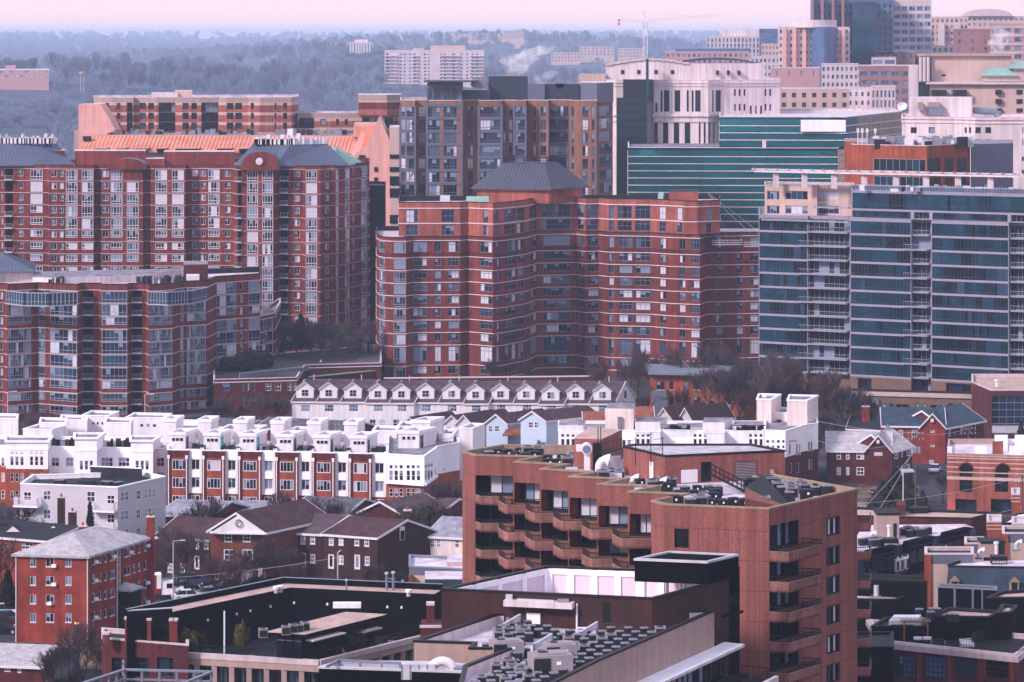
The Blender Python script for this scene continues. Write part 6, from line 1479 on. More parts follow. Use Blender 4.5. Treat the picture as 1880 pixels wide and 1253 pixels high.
for(a,c,lo,hi,wq)in((1250.5,1280.5,34.7,36.0,Pn.wall(1260)),(1193,1200,34.9,36.6,Pn.wall(1190))):
 p,q=wq.pt(wq.s_of(a),-.03),wq.pt(wq.s_of(c),-.03);mb=MB();mb.obox(p,q,.05,lo,hi,'white_metal');mb.obj('white_panel',T.root)
mb=MB();A=Vector((*W(1306,872,36.0),36.0));B3=Vector((*W(1370,905,34.8),34.8))
for off in(0,.7):
 o_=Vector((0,off,0));mb.tube(A+o_,B3+o_,.09,'black_metal',5)
 for h_ in(.5,1.0):mb.tube(A+o_+Vector((0,0,h_)),B3+o_+Vector((0,0,h_)),.035,'black_metal',5)
 for i in range(9):p=A.lerp(B3,i/8)+o_;mb.tube(p,p+Vector((0,0,1.0)),.03,'black_metal',5)
for i in range(14):p=A.lerp(B3,i/13);mb.box(p.x-.15,p.x+.15,p.y,p.y+.7,p.z-.03,p.z+.03,'black_metal')
mb.obj('roof_stair',T.root)
y1p=[W(1053.5,806,37.2),W(1103,807,37.2),W(1138,816,37.2),W(1110,800,37.2)]
A=P(1054,318);B_=P(1104,317);C_=P(1142,325);mb=MB();mb.prism([A,B_,C_,P(1080,327)],zT-1,ZP(805,318),'aggregate','roof_gravel');mb.obj('stair_head',T.root)
mb=MB();mb.box(P(1088,317)[0],P(1104,317)[0],316.4,317.2,zT-1,ZP(813,317),'black_metal');mb.obj('door',T.root)
mb=MB();x,y=P(1077,314);zc=ZP(824,314);mb.tube((x,y-.6,zc),(x,y+.9,zc),.55,'white_metal',18);mb.tube((x,y-.66,zc),(x,y-.6,zc),.42,'grey_metal',18);mb.box(x-1.1,x-.5,y-.4,y+.6,zc-.25,zc+.35,'white_metal');mb.box(x-.25,x+.35,y-.3,y+.5,zT-1,zc-.4,'white_metal');mb.obj('exhaust_fan',T.root)
railing(T.root,[P(1104,314),P(1142,318)],ZP(826,316),1.0,sp=.4,nm='walkway_railing')
mb=MB();mb.obox(P(1104,314),P(1142,318),.8,ZP(826,316)-.12,ZP(826,316),'black_metal');mb.obj('walkway',T.root)
def arc(cx,y,cz,ra,rz,t0,t1,n=9):return[(cx+math.cos(t0+(t1-t0)*i/n)*ra,y,cz+math.sin(t0+(t1-t0)*i/n)*rz)for i in range(n+1)]
def cowl(root,px,Y,zb,s_=1.0,m='white_metal',nm='vent_cowl'):
 mb=MB();x,y=P(px,Y);pts=[(x,y,zb),(x,y,zb+.5*s_)]+arc(x+.6*s_,y,zb+.9*s_,.6*s_,.6*s_,math.pi,math.pi*.38,8);mb.sweep(pts,[.34*s_]*(len(pts)-3)+[.4*s_,.48*s_,.56*s_],m)
 p,q=Vector(pts[-1]),Vector(pts[-2]);d=(p-q).normalized();mb.tube(p+d*.01,p+d*.04,.46*s_,'charcoal',12);return mb.obj(nm,root)
cowl(T.root,1100,312,zT-1,1.2);cowl(T.root,1161,305,zT-1,.7);cowl(T.root,1212,303,zT-1,.7)
for(a,c,Y,h_)in((1098,1140,316,1.4),(1038,1060,312,.8),(1055,1095,308,.6),(1100,1142,309,.8),(1255,1300,293,.9),(1165,1180,297,.9)):
 T.part('duct',[P(a,Y),P(c,Y),P(c,Y+2),P(a,Y+2)],zT-1,zT-1+h_,'light_metal')
A=W(1370,893,35.4);
mb=MB();q=[W(1367,893,35.8),W(1367.5,929,34.6+1.0)]
a_=Vector(P(1367.5,294.5));b_=Vector(P(1367.5,287.6));c_=Vector(P(1452,290.5));d_=Vector(P(1400,303))
mb.face([(*b_,34.6),(*c_,34.6),(*c_,34.75),(*a_,36.2),(*b_,36.2)],'aggregate');mb.face([(*a_,36.2),(*c_,34.75),(c_.x+.3,c_.y+1.6,34.75),(d_.x,d_.y,36.2)],'charcoal');mb.face([(*a_,34.6),(*b_,34.6),(*b_,36.2),(*a_,36.2)],'aggregate');mb.obj('roof_hatch',T.root)
an=thing('antenna','thin tv aerial with wires standing on the front left corner of the gravel topped penthouse','antenna',(*P(1195,309),37.4));mb=MB()
for px,h_ in((1167,2.4),(1195,3.2),(1216.5,2.6)):
 x,y=P(px,308);mb.tube((x,y,36.4),(x,y,37.4+h_*.75),.045,'black_metal',5);mb.tube((x-.9,y,37.2+h_*.7),(x+.2,y,37.3+h_*.7),.03,'black_metal',4)
mb.split('mast',an);mb=MB();x,y=P(1205,309)
for i in range(6):mb.tube((x-1.4+i*.35,y,38.05+(i%2)*.08),(x-1.0+i*.35,y+.3,37.75),.03,'black_metal',4)
mb.obj('aerial',an)
an=thing('antenna','pair of black lattice masts beside the left stair head on the brown tower roof','antenna',(*P(1102,317),36));mb=MB()
for px in(1098,1103):x,y=P(px,316);mb.tube((x,y,35.5),(x,y,39.3),.05,'black_metal',5)
mb.split('mast',an)
def mk_ac():
 r=thing('condenser_unit','x','air conditioner',(0,0,0));ORG[r]=Vector((0,0,0));mb=MB()
 pl=[(-.38,-.28),(-.28,-.38),(.28,-.38),(.38,-.28),(.38,.28),(.28,.38),(-.28,.38),(-.38,.28)]
 mb.prism(pl,0,.72,'ac_dark');mb.obj('casing',r,local=True);mb=MB();mb.prism(offs(pl,-.03),.72,.77,'ac_top');mb.tube((0,0,.77),(0,0,.8),.24,'grey_metal',12);mb.tube((0,0,.8),(0,0,.83),.1,'ac_top',8);mb.obj('fan_cover',r,local=True);return r
def mk_ac2():
 r=thing('condenser_unit','x','air conditioner',(0,0,0));ORG[r]=Vector((0,0,0));mb=MB()
 mb.box(-.45,.45,-.4,.4,0,.85,'ac_beige');mb.box(-.4,.4,-.42,-.4,.1,.75,'ac_dark');mb.obj('casing',r,local=True);mb=MB();mb.box(-.47,.47,-.42,.42,.85,.9,'ac_top');mb.tube((0,0,.9),(0,0,.93),.3,'ac_dark',12);mb.obj('fan_cover',r,local=True);return r
def mk_ac3():
 r=thing('condenser_unit','x','air conditioner',(0,0,0));ORG[r]=Vector((0,0,0));mb=MB()
 mb.box(-.38,.38,-.36,.36,0,.7,'charcoal');mb.box(-.4,.4,-.38,.38,.7,.76,'ac_dark');mb.obj('casing',r,local=True);mb=MB();mb.tube((0,0,.76),(0,0,.8),.3,'black_metal',12);mb.box(-.05,.08,-.4,-.36,.45,.6,'white_paint');mb.obj('fan_cover',r,local=True);return r
def mk_big():
 r=thing('rooftop_unit','x','air handler',(0,0,0));ORG[r]=Vector((0,0,0));mb=MB();mb.box(-1.3,1.3,-.9,.9,.15,1.5,'ac_beige');mb.box(-1.1,1.1,-.75,.75,0,.15,'charcoal');mb.obj('cabinet',r,local=True)
 mb=MB();mb.box(-1.32,-.2,-.93,-.9,.3,1.35,'ac_dark');mb.obj('grille',r,local=True);mb=MB();mb.box(.2,.5,-.93,-.9,.9,1.1,'white_paint');mb.box(-.9,.9,-.6,.6,1.5,1.6,'ac_beige');mb.tube((-.5,0,1.6),(-.5,0,1.66),.35,'ac_dark',12);mb.obj('lid',r,local=True);return r
NAC=0
def ac(px,py,z,key,label,group,sc=1.0):
 global NAC
 x,y=W(px,py,z+.8*sc);NAC+=1
 place(key,{'ac1':mk_ac,'ac2':mk_ac2,'ac3':mk_ac3,'big':mk_big}[key],(x,y,z),R.choice([0,.06,-.05,.1])+.12,sc,label,group)
g1='condensers on the brown tower roof'
def scatter(zone,n,z,keys,label,group,mind=11,sc=1.0):
 if z>34:n=int(n*1.35);mind+=3
 pts=[];tries=0
 while len(pts)<n and tries<4000:
  tries+=1;a=R.random();c=R.random();(x0,y0_),(x1,y1_),(x2,y2_),(x3,y3_)=zone
  px=(x0*(1-a)+x1*a)*(1-c)+(x3*(1-a)+x2*a)*c;py=(y0_*(1-a)+y1_*a)*(1-c)+(y3_*(1-a)+y2_*a)*c
  if all(abs(px-q[0])>mind or abs(py-q[1])>mind*.36 for q in pts):pts.append((px,py))
 for px,py in pts:ac(px,py,z,R.choice(keys),label,group,sc*(1.25 if z>34 else 1)*R.choice([1,1,.9,1.12]))
zr_=zT-1.0
scatter([(885,832),(970,832),(1000,820),(905,820)],20,zr_,['ac3','ac3','ac3','ac2','ac1'],'condenser unit in the cluster at the left end of the brown tower roof',g1)
scatter([(1000,842),(1045,843),(1058,834),(1006,833)],9,zr_,['ac3','ac3','ac2','ac1'],'condenser unit behind the third saw-tooth of the brown tower roof',g1)
scatter([(1092,866),(1140,868),(1135,862),(1098,861)],6,zr_,['ac1','ac2'],'low condenser unit behind the fourth saw-tooth of the brown tower roof',g1)
scatter([(1165,881),(1225,886),(1238,878),(1170,876)],9,zr_,['ac3','ac3','ac2','ac1'],'condenser unit behind the fifth saw-tooth, left of the white wall panel',g1)
scatter([(1235,910),(1310,910),(1320,890),(1255,888)],24,zr_,['ac3','ac3','ac3','ac2','ac1'],'condenser unit in the field between the white wall panel and the front parapet',g1,12)
scatter([(1262,916),(1398,920),(1415,913),(1275,911)],13,zr_,['ac3','ac3','ac2','ac1'],'condenser unit along the front parapet of the brown tower',g1,13)
scatter([(1445,903),(1530,893),(1490,882),(1410,880)],26,zr_,['ac1','ac3','ac2','ac2'],'condenser unit in the right wing of the brown tower roof',g1,12)
scatter([(1366,886),(1400,884),(1415,876),(1380,876)],5,zr_,['ac3','ac2'],'condenser unit beside the louvred panel of the penthouse',g1,12,1.25)
zR=30.8;zL=27.8
rim=[W(810.7,1081.6,zR),W(1198,1099,zR),W(1339,1062.7,zR),W(1180,1046,zR),W(1002.5,1039.5,zR)]
K=Bld('apartment_building','dark brown brick building with a white lined roof well and a black roof box','apartment building',rim,zR,'brown_brick',par=2.4,rm='roof_white',cop='black_metal')
K.w(1106,1122,ZP(1150,266),ZP(1110,266),st(1,1,'frame_white',.1,'black',d=.3,name='door'));K.finish()
mb=MB();inn=offs(rim,-.36);n=len(inn)
for i in range(n):
 j=(i+1)%n;mb.face([(*inn[j],zR-2.4),(*inn[i],zR-2.4),(*inn[i],zR-.13),(*inn[j],zR-.13)],'band_white')
 if i in(3,4,2):
  a,c=Vector(inn[i]),Vector(inn[j]);m_=4
  for k in range(m_+1):p=a.lerp(c,min(.98,max(.02,k/m_)));d2=(c-a).normalized();mb.obox(p-d2*.3,p+d2*.3,.3,zR-2.4,zR-.14,'white_paint')
  mb.obox(a,c,.24,zR-.65,zR-.14,'white_paint')
mb.obj('roof_well_lining',K.root)
cw=W(1190,1085,zR-1.5);mb=MB();x,y=P(1165,269);mb.box(x-1.7,x+.3,y-.7,y+.6,zR-2.4,zR-.55,'light_metal');
mb.sweep([(x+.2,y,zR-1.0)]+arc(x+.5,y,zR-2.2,1.2,1.2,math.pi/2,0,8)+[(x+1.7,y,zR-2.4)],.5,'white_metal',14)
mb.obj('duct',K.root)
for(a,c,h_)in((1008,1028,.9),(1035,1050,.6),(1055,1080,.7),(1085,1100,.6),(1110,1120,.5)):K.part('roof_unit',[P(a,270),P(c,270),P(c,271.5),P(a,271.5)],zR-2.4,zR-1.45+h_*.5,'light_metal')
zB=32.9;bx=[W(1165,1025.4,zB),W(1298,1030.8,zB),W(1356,1017.5,zB),W(1229.5,1011.6,zB)]
mb=MB();mb.prism(bx,zR+.02,zB-.15,'black_clad');ring(mb,bx,zB-.2,zB,.05,.25,'light_metal');inn=offs(bx,-.3);mb.face([(*p,zB-.17)for p in inn],'white_stone');mb.obj('roof_box',K.root)
mb=MB();inn=offs(bx,-.26);o=None
for(px,py)in((1184,1070),(1225,1068),(1250,1070)):x,y=W(px,1080,zR-1);mb.tube((x,y,zR-2.4),(x,y,zR+.1),.15,'light_metal',8)
mb.split('post',K.root)
sh1=[Vector(W(1339,1062.7,zR))+Vector((-.35,-.1)),Vector(P(1357,275.5)),Vector(P(1358,281)),Vector(P(1338,281))]
mb=MB();mb.prism([tuple(p)for p in sh1],0,zR+.1,'black_clad');mb.obj('stair_shaft',K.root);mb=MB();p,q=sh1[0],sh1[1]
for i in range(10):z=zR-1.5-i*1.4;mb.obox(p+Vector((0.1,-.03)),q+Vector((-.1,-.03)),.06,z-.95,z,'glass_dark');
mb.obj('stair_window',K.root)
wl=K.wall(1000);p,q=wl.pt(wl.s_of(929),-.5),wl.pt(wl.s_of(1055),-.5);mb=MB();mb.obox(p,q,1.0,ZP(1121,266),ZP(1110,266),'white_stone');mb.obj('wall_shelf',K.root);mb=MB();mb.obox(wl.pt(wl.s_of(953),-.6),wl.pt(wl.s_of(1020),-.6),.3,ZP(1110,266),ZP(1107,266),'light_metal');p=wl.pt(wl.s_of(937),-.5);mb.box(p.x-.3,p.x+.3,p.y-.3,p.y+.3,ZP(1110,266),ZP(1101,266),'light_metal');p=wl.pt(wl.s_of(1036),-.5);mb.box(p.x-.5,p.x+.5,p.y-.3,p.y+.3,ZP(1111,266),ZP(1105,266),'ac_beige');mb.obj('wall_equipment',K.root)
mb=MB();p=wl.pt(wl.s_of(1060),-.2);mb.tube((*p,zL),(*p,ZP(1113,266)),.09,'white_metal',6);mb.tube((*p,zL+.15),(p.x+2.2,p.y,zL+.15),.09,'white_metal',6);mb.obj('pipe',K.root)
p,q=wl.pt(wl.s_of(967),-.04),wl.pt(wl.s_of(992),-.04);mb=MB();mb.obox(p,q,.08,zL+.3,ZP(1135,266),'white_paint');mb.obj('wall_panel',K.root)
zP=28.8
lo=[(911,1127.3),(760,1176.8),(869,1180.5),(861,1190),(933,1190.5),(851.6,1222.6),(840,1268),(1000,1262),(1100,1211.6),(1311.4,1121)]
lp=[W(px,py,zP)for px,py in lo]
lp=[Vector(W(911,1127.3,zP))+Vector((0,.0))]+lp[1:]
LR=Bld('apartment_building','lower dark and tan building whose white roof is packed with rows of condensers','apartment building',lp+[],zP,'tan_stone',par=1.0,rm='roof_white',cop='black_metal')
LR.finish()
mb=MB();inn=offs(lp,-.33);n=len(inn)
for i in range(n):
 j=(i+1)%n;mb.face([(*inn[j],zL),(*inn[i],zL),(*inn[i],zP-.13),(*inn[j],zP-.13)],'white_stone')
mb.obj('parapet_lining',LR.root)
e0=Vector(W(1100,1211.6,zP));e1=Vector(W(1311.4,1121,zP));u=(e1-e0).normalized();nr=Vector((u.y,-u.x));e00=e0-u*16
zA=zP-3.2
mb=MB();a1=e1+u*2.2;pl=[e00,e00+nr*2.0,a1+nr*2.0,a1];mb.prism([tuple(p)for p in pl],zA-.25,zA,'white_stone','white_paint');mb.obj('ledge',LR.root)
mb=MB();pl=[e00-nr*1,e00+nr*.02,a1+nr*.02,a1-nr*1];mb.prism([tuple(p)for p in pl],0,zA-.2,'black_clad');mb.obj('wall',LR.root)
L=(a1-e00).length;k=0.6
while k<L-.8:
 p=e00+u*k+nr*.03;q=e00+u*(k+.9)+nr*.03;m_=R.choice(['glass_dark','glass_dark','charcoal','curtain_grey','parapet_tan','glass_dark']);mb=MB();mb.obox(p,q,.06,zA-2.9,zA-.6,'frame_dark');fo=mb.obj('window',LR.root);mb=MB();mb.obox(p+u*.1+nr*.05,q-u*.1+nr*.05,.05,zA-2.8,zA-.7,m_);mb.obj('pane',fo);k+=1.15
zC=zA-3.2;mb=MB();a2=e1+u*3.6;pl=[e00,e00+nr*4.6,a2+nr*4.6,a2];mb.prism([tuple(p)for p in pl],zC-.3,zC,'black_clad','charcoal');mb.obox(e00+nr*4.5,a2+nr*4.5,.35,zC-.7,zC+.35,'white_stone');mb.obj('terrace',LR.root)
mb=MB();mb.prism([tuple(e00+nr*.5),tuple(e00+nr*4.2),tuple(a2+nr*4.2),tuple(a2+nr*.5)],0,zC-.31,'tan_stone');mb.obj('lower_wall',LR.root)
k=1.0
while k<L:p=e00+u*k+nr*4.22;q=p+u*1.5;mb=MB();mb.obox(p,q,.06,zC-3.0,zC-.9,'frame_dark');fo=mb.obj('window',LR.root);mb=MB();mb.obox(p+u*.1+nr*.05,q-u*.1+nr*.05,.05,zC-2.9,zC-1.0,'glass_dark');mb.obj('pane',fo);k+=2.1
railing(LR.root,[tuple(e00+nr*4.0),tuple(a2+nr*4.0),tuple(a2+nr*.6)],zC+.1,.9,'black_metal',.3)
mb=MB()
for _ in range(26):p=e00+u*R.uniform(8,L)+nr*R.uniform(.8,3.2);s_=R.uniform(.3,.8);mb.box(p.x,p.x+s_,p.y,p.y+s_,zC,zC+R.uniform(.4,.9),R.choice(['charcoal','black_metal','ac_top','black_metal']))
mb.split('terrace_furniture',LR.root)
mb=MB();p=a1+nr*2.4;mb.prism([tuple(Vector(W(1325,1131,zP-.3))),tuple(Vector(W(1364,1121,zP-.3))+Vector((0,-.2))),tuple(Vector(W(1365,1120,zP-.3))),tuple(Vector(W(1326,1128,zP-.3)))],zP-.5,zP-.3,'black_clad');mb.obj('beam',LR.root)
g2='condensers on the low white roof';lbl2={0:'condenser unit in the outermost row along the right parapet of the white roof',1:'condenser unit in the second row from the right parapet of the white roof',2:'condenser unit in the third row from the right parapet of the white roof',3:'condenser unit in the middle rows of the packed white roof',4:'condenser unit in the middle rows of the packed white roof'}
bigs=[(930,1178),(1027,1182),(1010,1210),(1210,1160)]
def free(px,py,lst,dx,dy):return all(abs(px-a)>dx or abs(py-c)>dy for a,c in lst)
used_=[]
def qz(x,y):return(760+x/4.0413,943+y/4.0413)
for j in range(9):
 for i in range(15):
  x,y=1828-118*j-66*i+R.uniform(-3,3),846-3*j+27.5*i
  if j>=3:x-=14;y+=2
  px,py=qz(x,y)
  if py>1258 or px<880:continue
  ledge=1127.3+(911-px)*49.5/151
  if px<911 and py<ledge+8:continue
  if px<935 and py>1183:continue
  edge=1121+(1311-px)*90.6/211
  if py>edge-4:continue
  if px<1055 and py<1150-(0):
   if py<1146:continue
  if j>=4 and R.random()<.3:continue
  if not free(px,py,bigs[:3],24,11)or(j>2 and not free(px,py,used_,13,5.5)):continue
  used_.append((px,py));ac(px,py,zL,'ac1' if R.random()<.86 else 'ac2',lbl2.get(j,'condenser unit scattered on the left half of the packed white roof'),g2)
for px,py,t_ in((930,1176,'upper left one on the packed white roof'),(1027,1181,'upper right one on the packed white roof'),(1010,1208,'lowest and largest looking on the packed white roof')):
 x,y=W(px,py,zL+1.5);place('big',mk_big,(x,y,zL),.25,1.0 if py<1200 else 1.25,'beige box shaped rooftop unit, '+t_,'large rooftop units')
for k_,(px,py)in enumerate(((940,1144),(998,1180),(1082,1158))):
 r_=thing('duct_riser','slanted bank of silver duct pipes, %s of three on the packed white roof'%['leftmost','middle','rightmost'][k_],'duct',(*W(px,py,zL+.8),zL));x,y=W(px,py,zL+.8);mb=MB()
 for i in range(3):mb.tube((x-.8,y-.5,zL+.3+i*.22),(x+.7,y+.9,zL+.9+i*.22),.11,'light_metal',8)
 mb.split('pipe',r_);mb=MB();mb.box(x-.9,x-.7,y-.6,y-.4,zL,zL+.8,'grey_metal');mb.box(x+.6,x+.8,y+.8,y+1,zL,zL+1.4,'grey_metal');mb.split('support',r_)
scatter([(905,1185),(940,1185),(975,1140),(920,1132)],14,zL,['ac1','ac1','ac2'],'condenser unit near the left parapet of the packed white roof',g2,14)
scatter([(870,1250),(950,1252),(960,1215),(930,1205)],18,zL,['ac1','ac1','ac2'],'condenser unit in the nearest corner of the packed white roof',g2,14)
zQ=28.0
fp=[W(586,1225,zQ),(W(861.5,1234,zQ)[0],W(861.5,1234,zQ)[1]),(W(866,1222,zQ)),W(820,1216,zQ),W(622,1214,zQ)]
FQ=Bld('apartment_building','black edged roof corner with a steel frame and fat silver ductwork, bottom centre','apartment building',fp,zQ,'black_clad',par=.9,rm='roof_grey',cop='light_metal');FQ.finish()
mb=MB();a,c=Vector(W(622,1213,zQ+.4)),Vector(W(735,1218,zQ+.4));mb.obox(a,c,.2,zQ+.3,zQ+.5,'grey_metal');d_=Vector(W(600,1224,zQ+.4));mb.obox(a,d_,.2,zQ+.3,zQ+.5,'grey_metal')
for k in(0,.35,.7,1):p=a.lerp(c,k);mb.box(p.x-.1,p.x+.1,p.y-.1,p.y+.1,zQ-.8,zQ+.35,'grey_metal')
mb.obj('steel_frame',FQ.root)
mb=MB();x0,y0_=P(738,250);x1,_=P(800,250);mb.box(x0,x1,y0_-.8,y0_+.5,zQ-.8,zQ+.45,'light_metal');n=8
for i in range(5):xx=x0+(x1-x0)*i/4;mb.box(xx-.04,xx+.04,y0_-.86,y0_-.8,zQ-.8,zQ+.45,'grey_metal')
cx,cz=P(812,249.5)[0],zQ-.5
mb.sweep(arc(cx,y0_-.2,cz+.1,1.0,1.0,math.pi,0,14),.38,'white_metal',14)
mb.obj('ductwork',FQ.root);mb=MB();x,y=P(833,249.5);mb.box(x,x+1,y-.5,y+.5,zQ-.8,zQ+.2,'grey_metal');mb.obj('air_handler',FQ.root)
zM=30.0
FM=thing('roof_frame','grey steel parapet frame at the bottom edge, left of centre','roof frame',(*W(229,1228,zM),0));mb=MB();q=[W(140,1257,zM),W(229,1228,zM),W(388,1232,zM),W(330,1256,zM)]
for a,c in((q[0],q[1]),(q[1],q[2]),(q[2],q[3])):mb.obox(a,c,.3,zM-.15,zM,'grey_metal');mb.obox(a,c,.1,zM-.9,zM-.75,'grey_metal')
mb.obj('rail',FM)
for(a,c,n)in((q[0],q[1],6),(q[1],q[2],5),(q[2],q[3],3)):
 for i in range(n):p=Vector(a).lerp(Vector(c),i/n);mb=MB();mb.box(p.x-.1,p.x+.1,p.y-.1,p.y+.1,zM-2,zM-.1,'grey_metal');mb.obj('post',FM)
mb=MB();mb.prism(q,0,zM-2,'black_clad','roof_dark');mb.obj('building_wall',FM)
zK=14.0;zt_=9.0
outer=[W(233.8,1119,zK),(P(230,346)),P(800,352),W(809,1073,zK),W(520.8,1060.5,zK)]
inner=[W(319,1125,zK),W(360,1116,zK),W(533,1079,zK),W(795.5,1091.5,zK)]
KD=thing('apartment_building','low black courtyard building with a pale roof ring and a planted roof terrace','apartment building',(*W(520,1090,10),0))
def strip(mb,pts,z,m,h=None):
 mb.face([(*p,z)for p in pts],m)
O=[Vector(W(233.8,1119,zK)),Vector(W(520.8,1060.5,zK)),Vector(W(812,1073,zK))]
I=[Vector(W(316,1125,zK-.7)),Vector(W(533,1080,zK-.7)),Vector(W(797,1092,zK-.7))]
mb=MB();mb.face([(*O[0],zK-.7),(*I[0],zK-.7),(*I[1],zK-.7),(*O[1],zK-.7)],'roof_gravel');mb.face([(*O[1],zK-.7),(*I[1],zK-.7),(*I[2],zK-.7),(*O[2],zK-.7)],'roof_gravel');mb.obj('roof',KD)
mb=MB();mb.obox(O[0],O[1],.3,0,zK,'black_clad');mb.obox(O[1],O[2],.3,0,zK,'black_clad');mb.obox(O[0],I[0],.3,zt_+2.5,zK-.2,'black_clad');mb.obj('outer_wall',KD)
mb=MB();mb.obox(O[0]+Vector((-.1,0)),O[1],.36,zK,zK+.05,'grey_metal');mb.obox(O[1],O[2],.36,zK,zK+.05,'grey_metal');mb.obox(O[0],I[0],.36,zK-.2,zK-.1,'light_metal');mb.obj('coping',KD)
mb=MB();mb.obox(I[0],I[1],.2,zt_-1,zK-.65,'black_clad');mb.obox(I[1],I[2],.2,zt_-1,zK-.65,'black_clad');mb.obox(I[2],O[2],.2,zt_-1,zK-.7,'black_clad');mb.obj('inner_wall',KD)
F0,F1,F2=Vector(W(330,1198,zt_)),Vector(W(586,1213,zt_)),Vector(W(782,1165,zt_))
mb=MB();mb.face([(*p,zt_-.9)for p in(F0,F1,F2,I[2],I[1],I[0])],'charcoal');mb.obj('terrace',KD)
mb=MB()
for(a,c)in((F0,F1),(F1,F2)):mb.obox(a,c,.5,zt_-.55,zt_+.05,'pale_concrete');mb.obox(a,c,.35,zt_-1.3,zt_-.55,'tan_stone')
mb.obj('cornice',KD)
mb=MB()
for(a,c,n)in((F0,F1,8),(F1,F2,9)):
 for i in range(n+1):p=a.lerp(c,i/n);mb.box(p.x-.3,p.x+.3,p.y-.1,p.y+.5,0,zt_-1.3,'tan_stone')
mb.split('column',KD)
mb=MB();
for(a,c)in((F0,F1),(F1,F2)):mb.obox(a+Vector((0,1.4)),c+Vector((0,1.4)),.2,0,zt_-.9,'charcoal')
mb.obj('wall',KD)
for(a,c,n)in((F0,F1,8),(F1,F2,9)):
 for i in range(n):
  p=a.lerp(c,(i+.28)/n)+Vector((0,1.25));q=a.lerp(c,(i+.8)/n)+Vector((0,1.25));mb=MB();mb.obox(p,q,.1,zt_-3.9,zt_-1.7,'frame_grey');fo=mb.obj('window',KD);mb=MB();d2=(q-p)/4
  for k in range(4):mb.obox(p+d2*k+d2*.1+Vector((0,-.06)),p+d2*(k+.9)+Vector((0,-.06)),.06,zt_-3.8,zt_-1.8,R.choice(['glass_slate','glass_dark','curtain_grey','glass_dark']))
  mb.obj('pane',fo)
railing(KD,[tuple(F0+Vector((0,.5))),tuple(F1+Vector((0,.5))),tuple(F2+Vector((-.2,.4)))],zt_,.9,'black_metal',.35)
mb=MB()
for _ in range(22):
 t=R.random();p=(F1.lerp(F2,t)if R.random()<.7 else F0.lerp(F1,t))+Vector((R.uniform(-2,.5),R.uniform(1.2,4)));s_=R.uniform(.4,1.1);mb.box(p.x,p.x+s_,p.y,p.y+s_*.8,zt_-.9,zt_-.9+R.uniform(.4,1.0),R.choice(['charcoal','pale_concrete','maroon_brick','black_metal','shrub_yellow','parapet_tan']))
mb.split('terrace_furniture',KD)
pv=[W(484,1160.8,12),W(559,1165.7,12),W(712,1128,12),W(635,1123.6,12)]
mb=MB();mb.prism(offs(pv,-.9),zt_-.9,11.8,'black_clad');mb.obj('pavilion_wall',KD);mb=MB();mb.prism(pv,11.75,12,'black_clad','roof_gravel');mb.obj('pavilion_roof',KD)
pw=offs(pv,-.9);p,q=Vector(pw[0]),Vector(pw[1])
for i in range(3):a=p.lerp(q,(i+.1)/3)+Vector((0,-.05));c=p.lerp(q,(i+.9)/3)+Vector((0,-.05));mb=MB();mb.obox(a,c,.06,zt_-.7,11.4,'glass_dark');mb.obox(a,c,.1,11.0,11.1,'frame_grey');mb.obj('glazed_door',KD)
p,q=Vector(pw[1]),Vector(pw[2]);mb=MB();n_=Vector(((q-p).y,-(q-p).x)).normalized();mb.obox(p.lerp(q,.02)+n_*.9,p.lerp(q,.46)+n_*.9,1.2,11.1,11.25,'pale_concrete');mb.obj('awning',KD);mb=MB();mb.obox(p.lerp(q,.7)+n_*.9,p.lerp(q,.98)+n_*.9,.9,10.6,10.75,'pale_concrete');mb.obj('awning',KD)
mb=MB();x,y=P(655,362);mb.box(x-2.8,x+.5,y-.6,y+.4,11.9,12.5,'white_paint');mb.obj('skylight',KD)
for(px,py,z,h_)in((525,1157,zt_-.9,1.2),(538,1154,zt_-.9,1.1),(549,1153,zt_-.9,1.1),(560,1150,zt_-.9,1.0),(492,1162,11.9,.6)):ac(px-(0 if px>500 else 9),py-6,11.9 if px>500 else 11.9,'ac2','condenser unit beside the pinkish pavilion roof in the black courtyard','condensers at the courtyard pavilion',1.1)
for i,(px,Y)in enumerate(((435,358),(460,360),(497,362),(540,364),(601,364),(620,363),(659,362),(711,362),(737,361),(382,354))):
 w0=I[0].lerp(I[1],0);t=None
 mbx=MB();a,c=(I[0],I[1])if px<533 else(I[1],I[2]);wl_=Wall(a,c)if a.x<c.x else Wall(c,a);s_=wl_.s_of(px);p=wl_.pt(s_,.0)+Vector((0,-.3));z=zt_+2.6+.02*(i%3)
 r_=thing('wall_lamp','small white wall lamp on the black courtyard wall','wall lamp',(*p,z),'white wall lamps in the black courtyard');mbx.box(p.x-.1,p.x+.12,p.y-.12,p.y+.1,z-.12,z+.14,'white_paint');mbx.obj('shade',r_);mbx=MB();mbx.box(p.x-.03,p.x+.03,p.y+.08,p.y+.3,z-.04,z+.04,'black_metal');mbx.obj('bracket',r_)
for(px,h_,r0,lb)in((636,1.1,.1,'thin vent pipe on the pale roof ring, left of the twin pipes'),(710,1.9,.16,'tall grey vent pipe on the roof ring, left of the twin pipes'),(722,2.0,.16,'tall grey vent pipe on the roof ring, right of the twin pipes')):
 x,y=W(px,1084,zK-.7);r_=thing('vent_pipe',lb,'vent pipe',(x,y,zK-.7));mb=MB();mb.tube((x,y,zK-.7),(x,y,zK-.7+h_),r0,'grey_metal',8);mb.obj('pipe',r_);mb=MB();mb.tube((x,y,zK-.7+h_),(x,y,zK-.45+h_),r0*1.5,'light_metal',8);mb.obj('cap',r_)
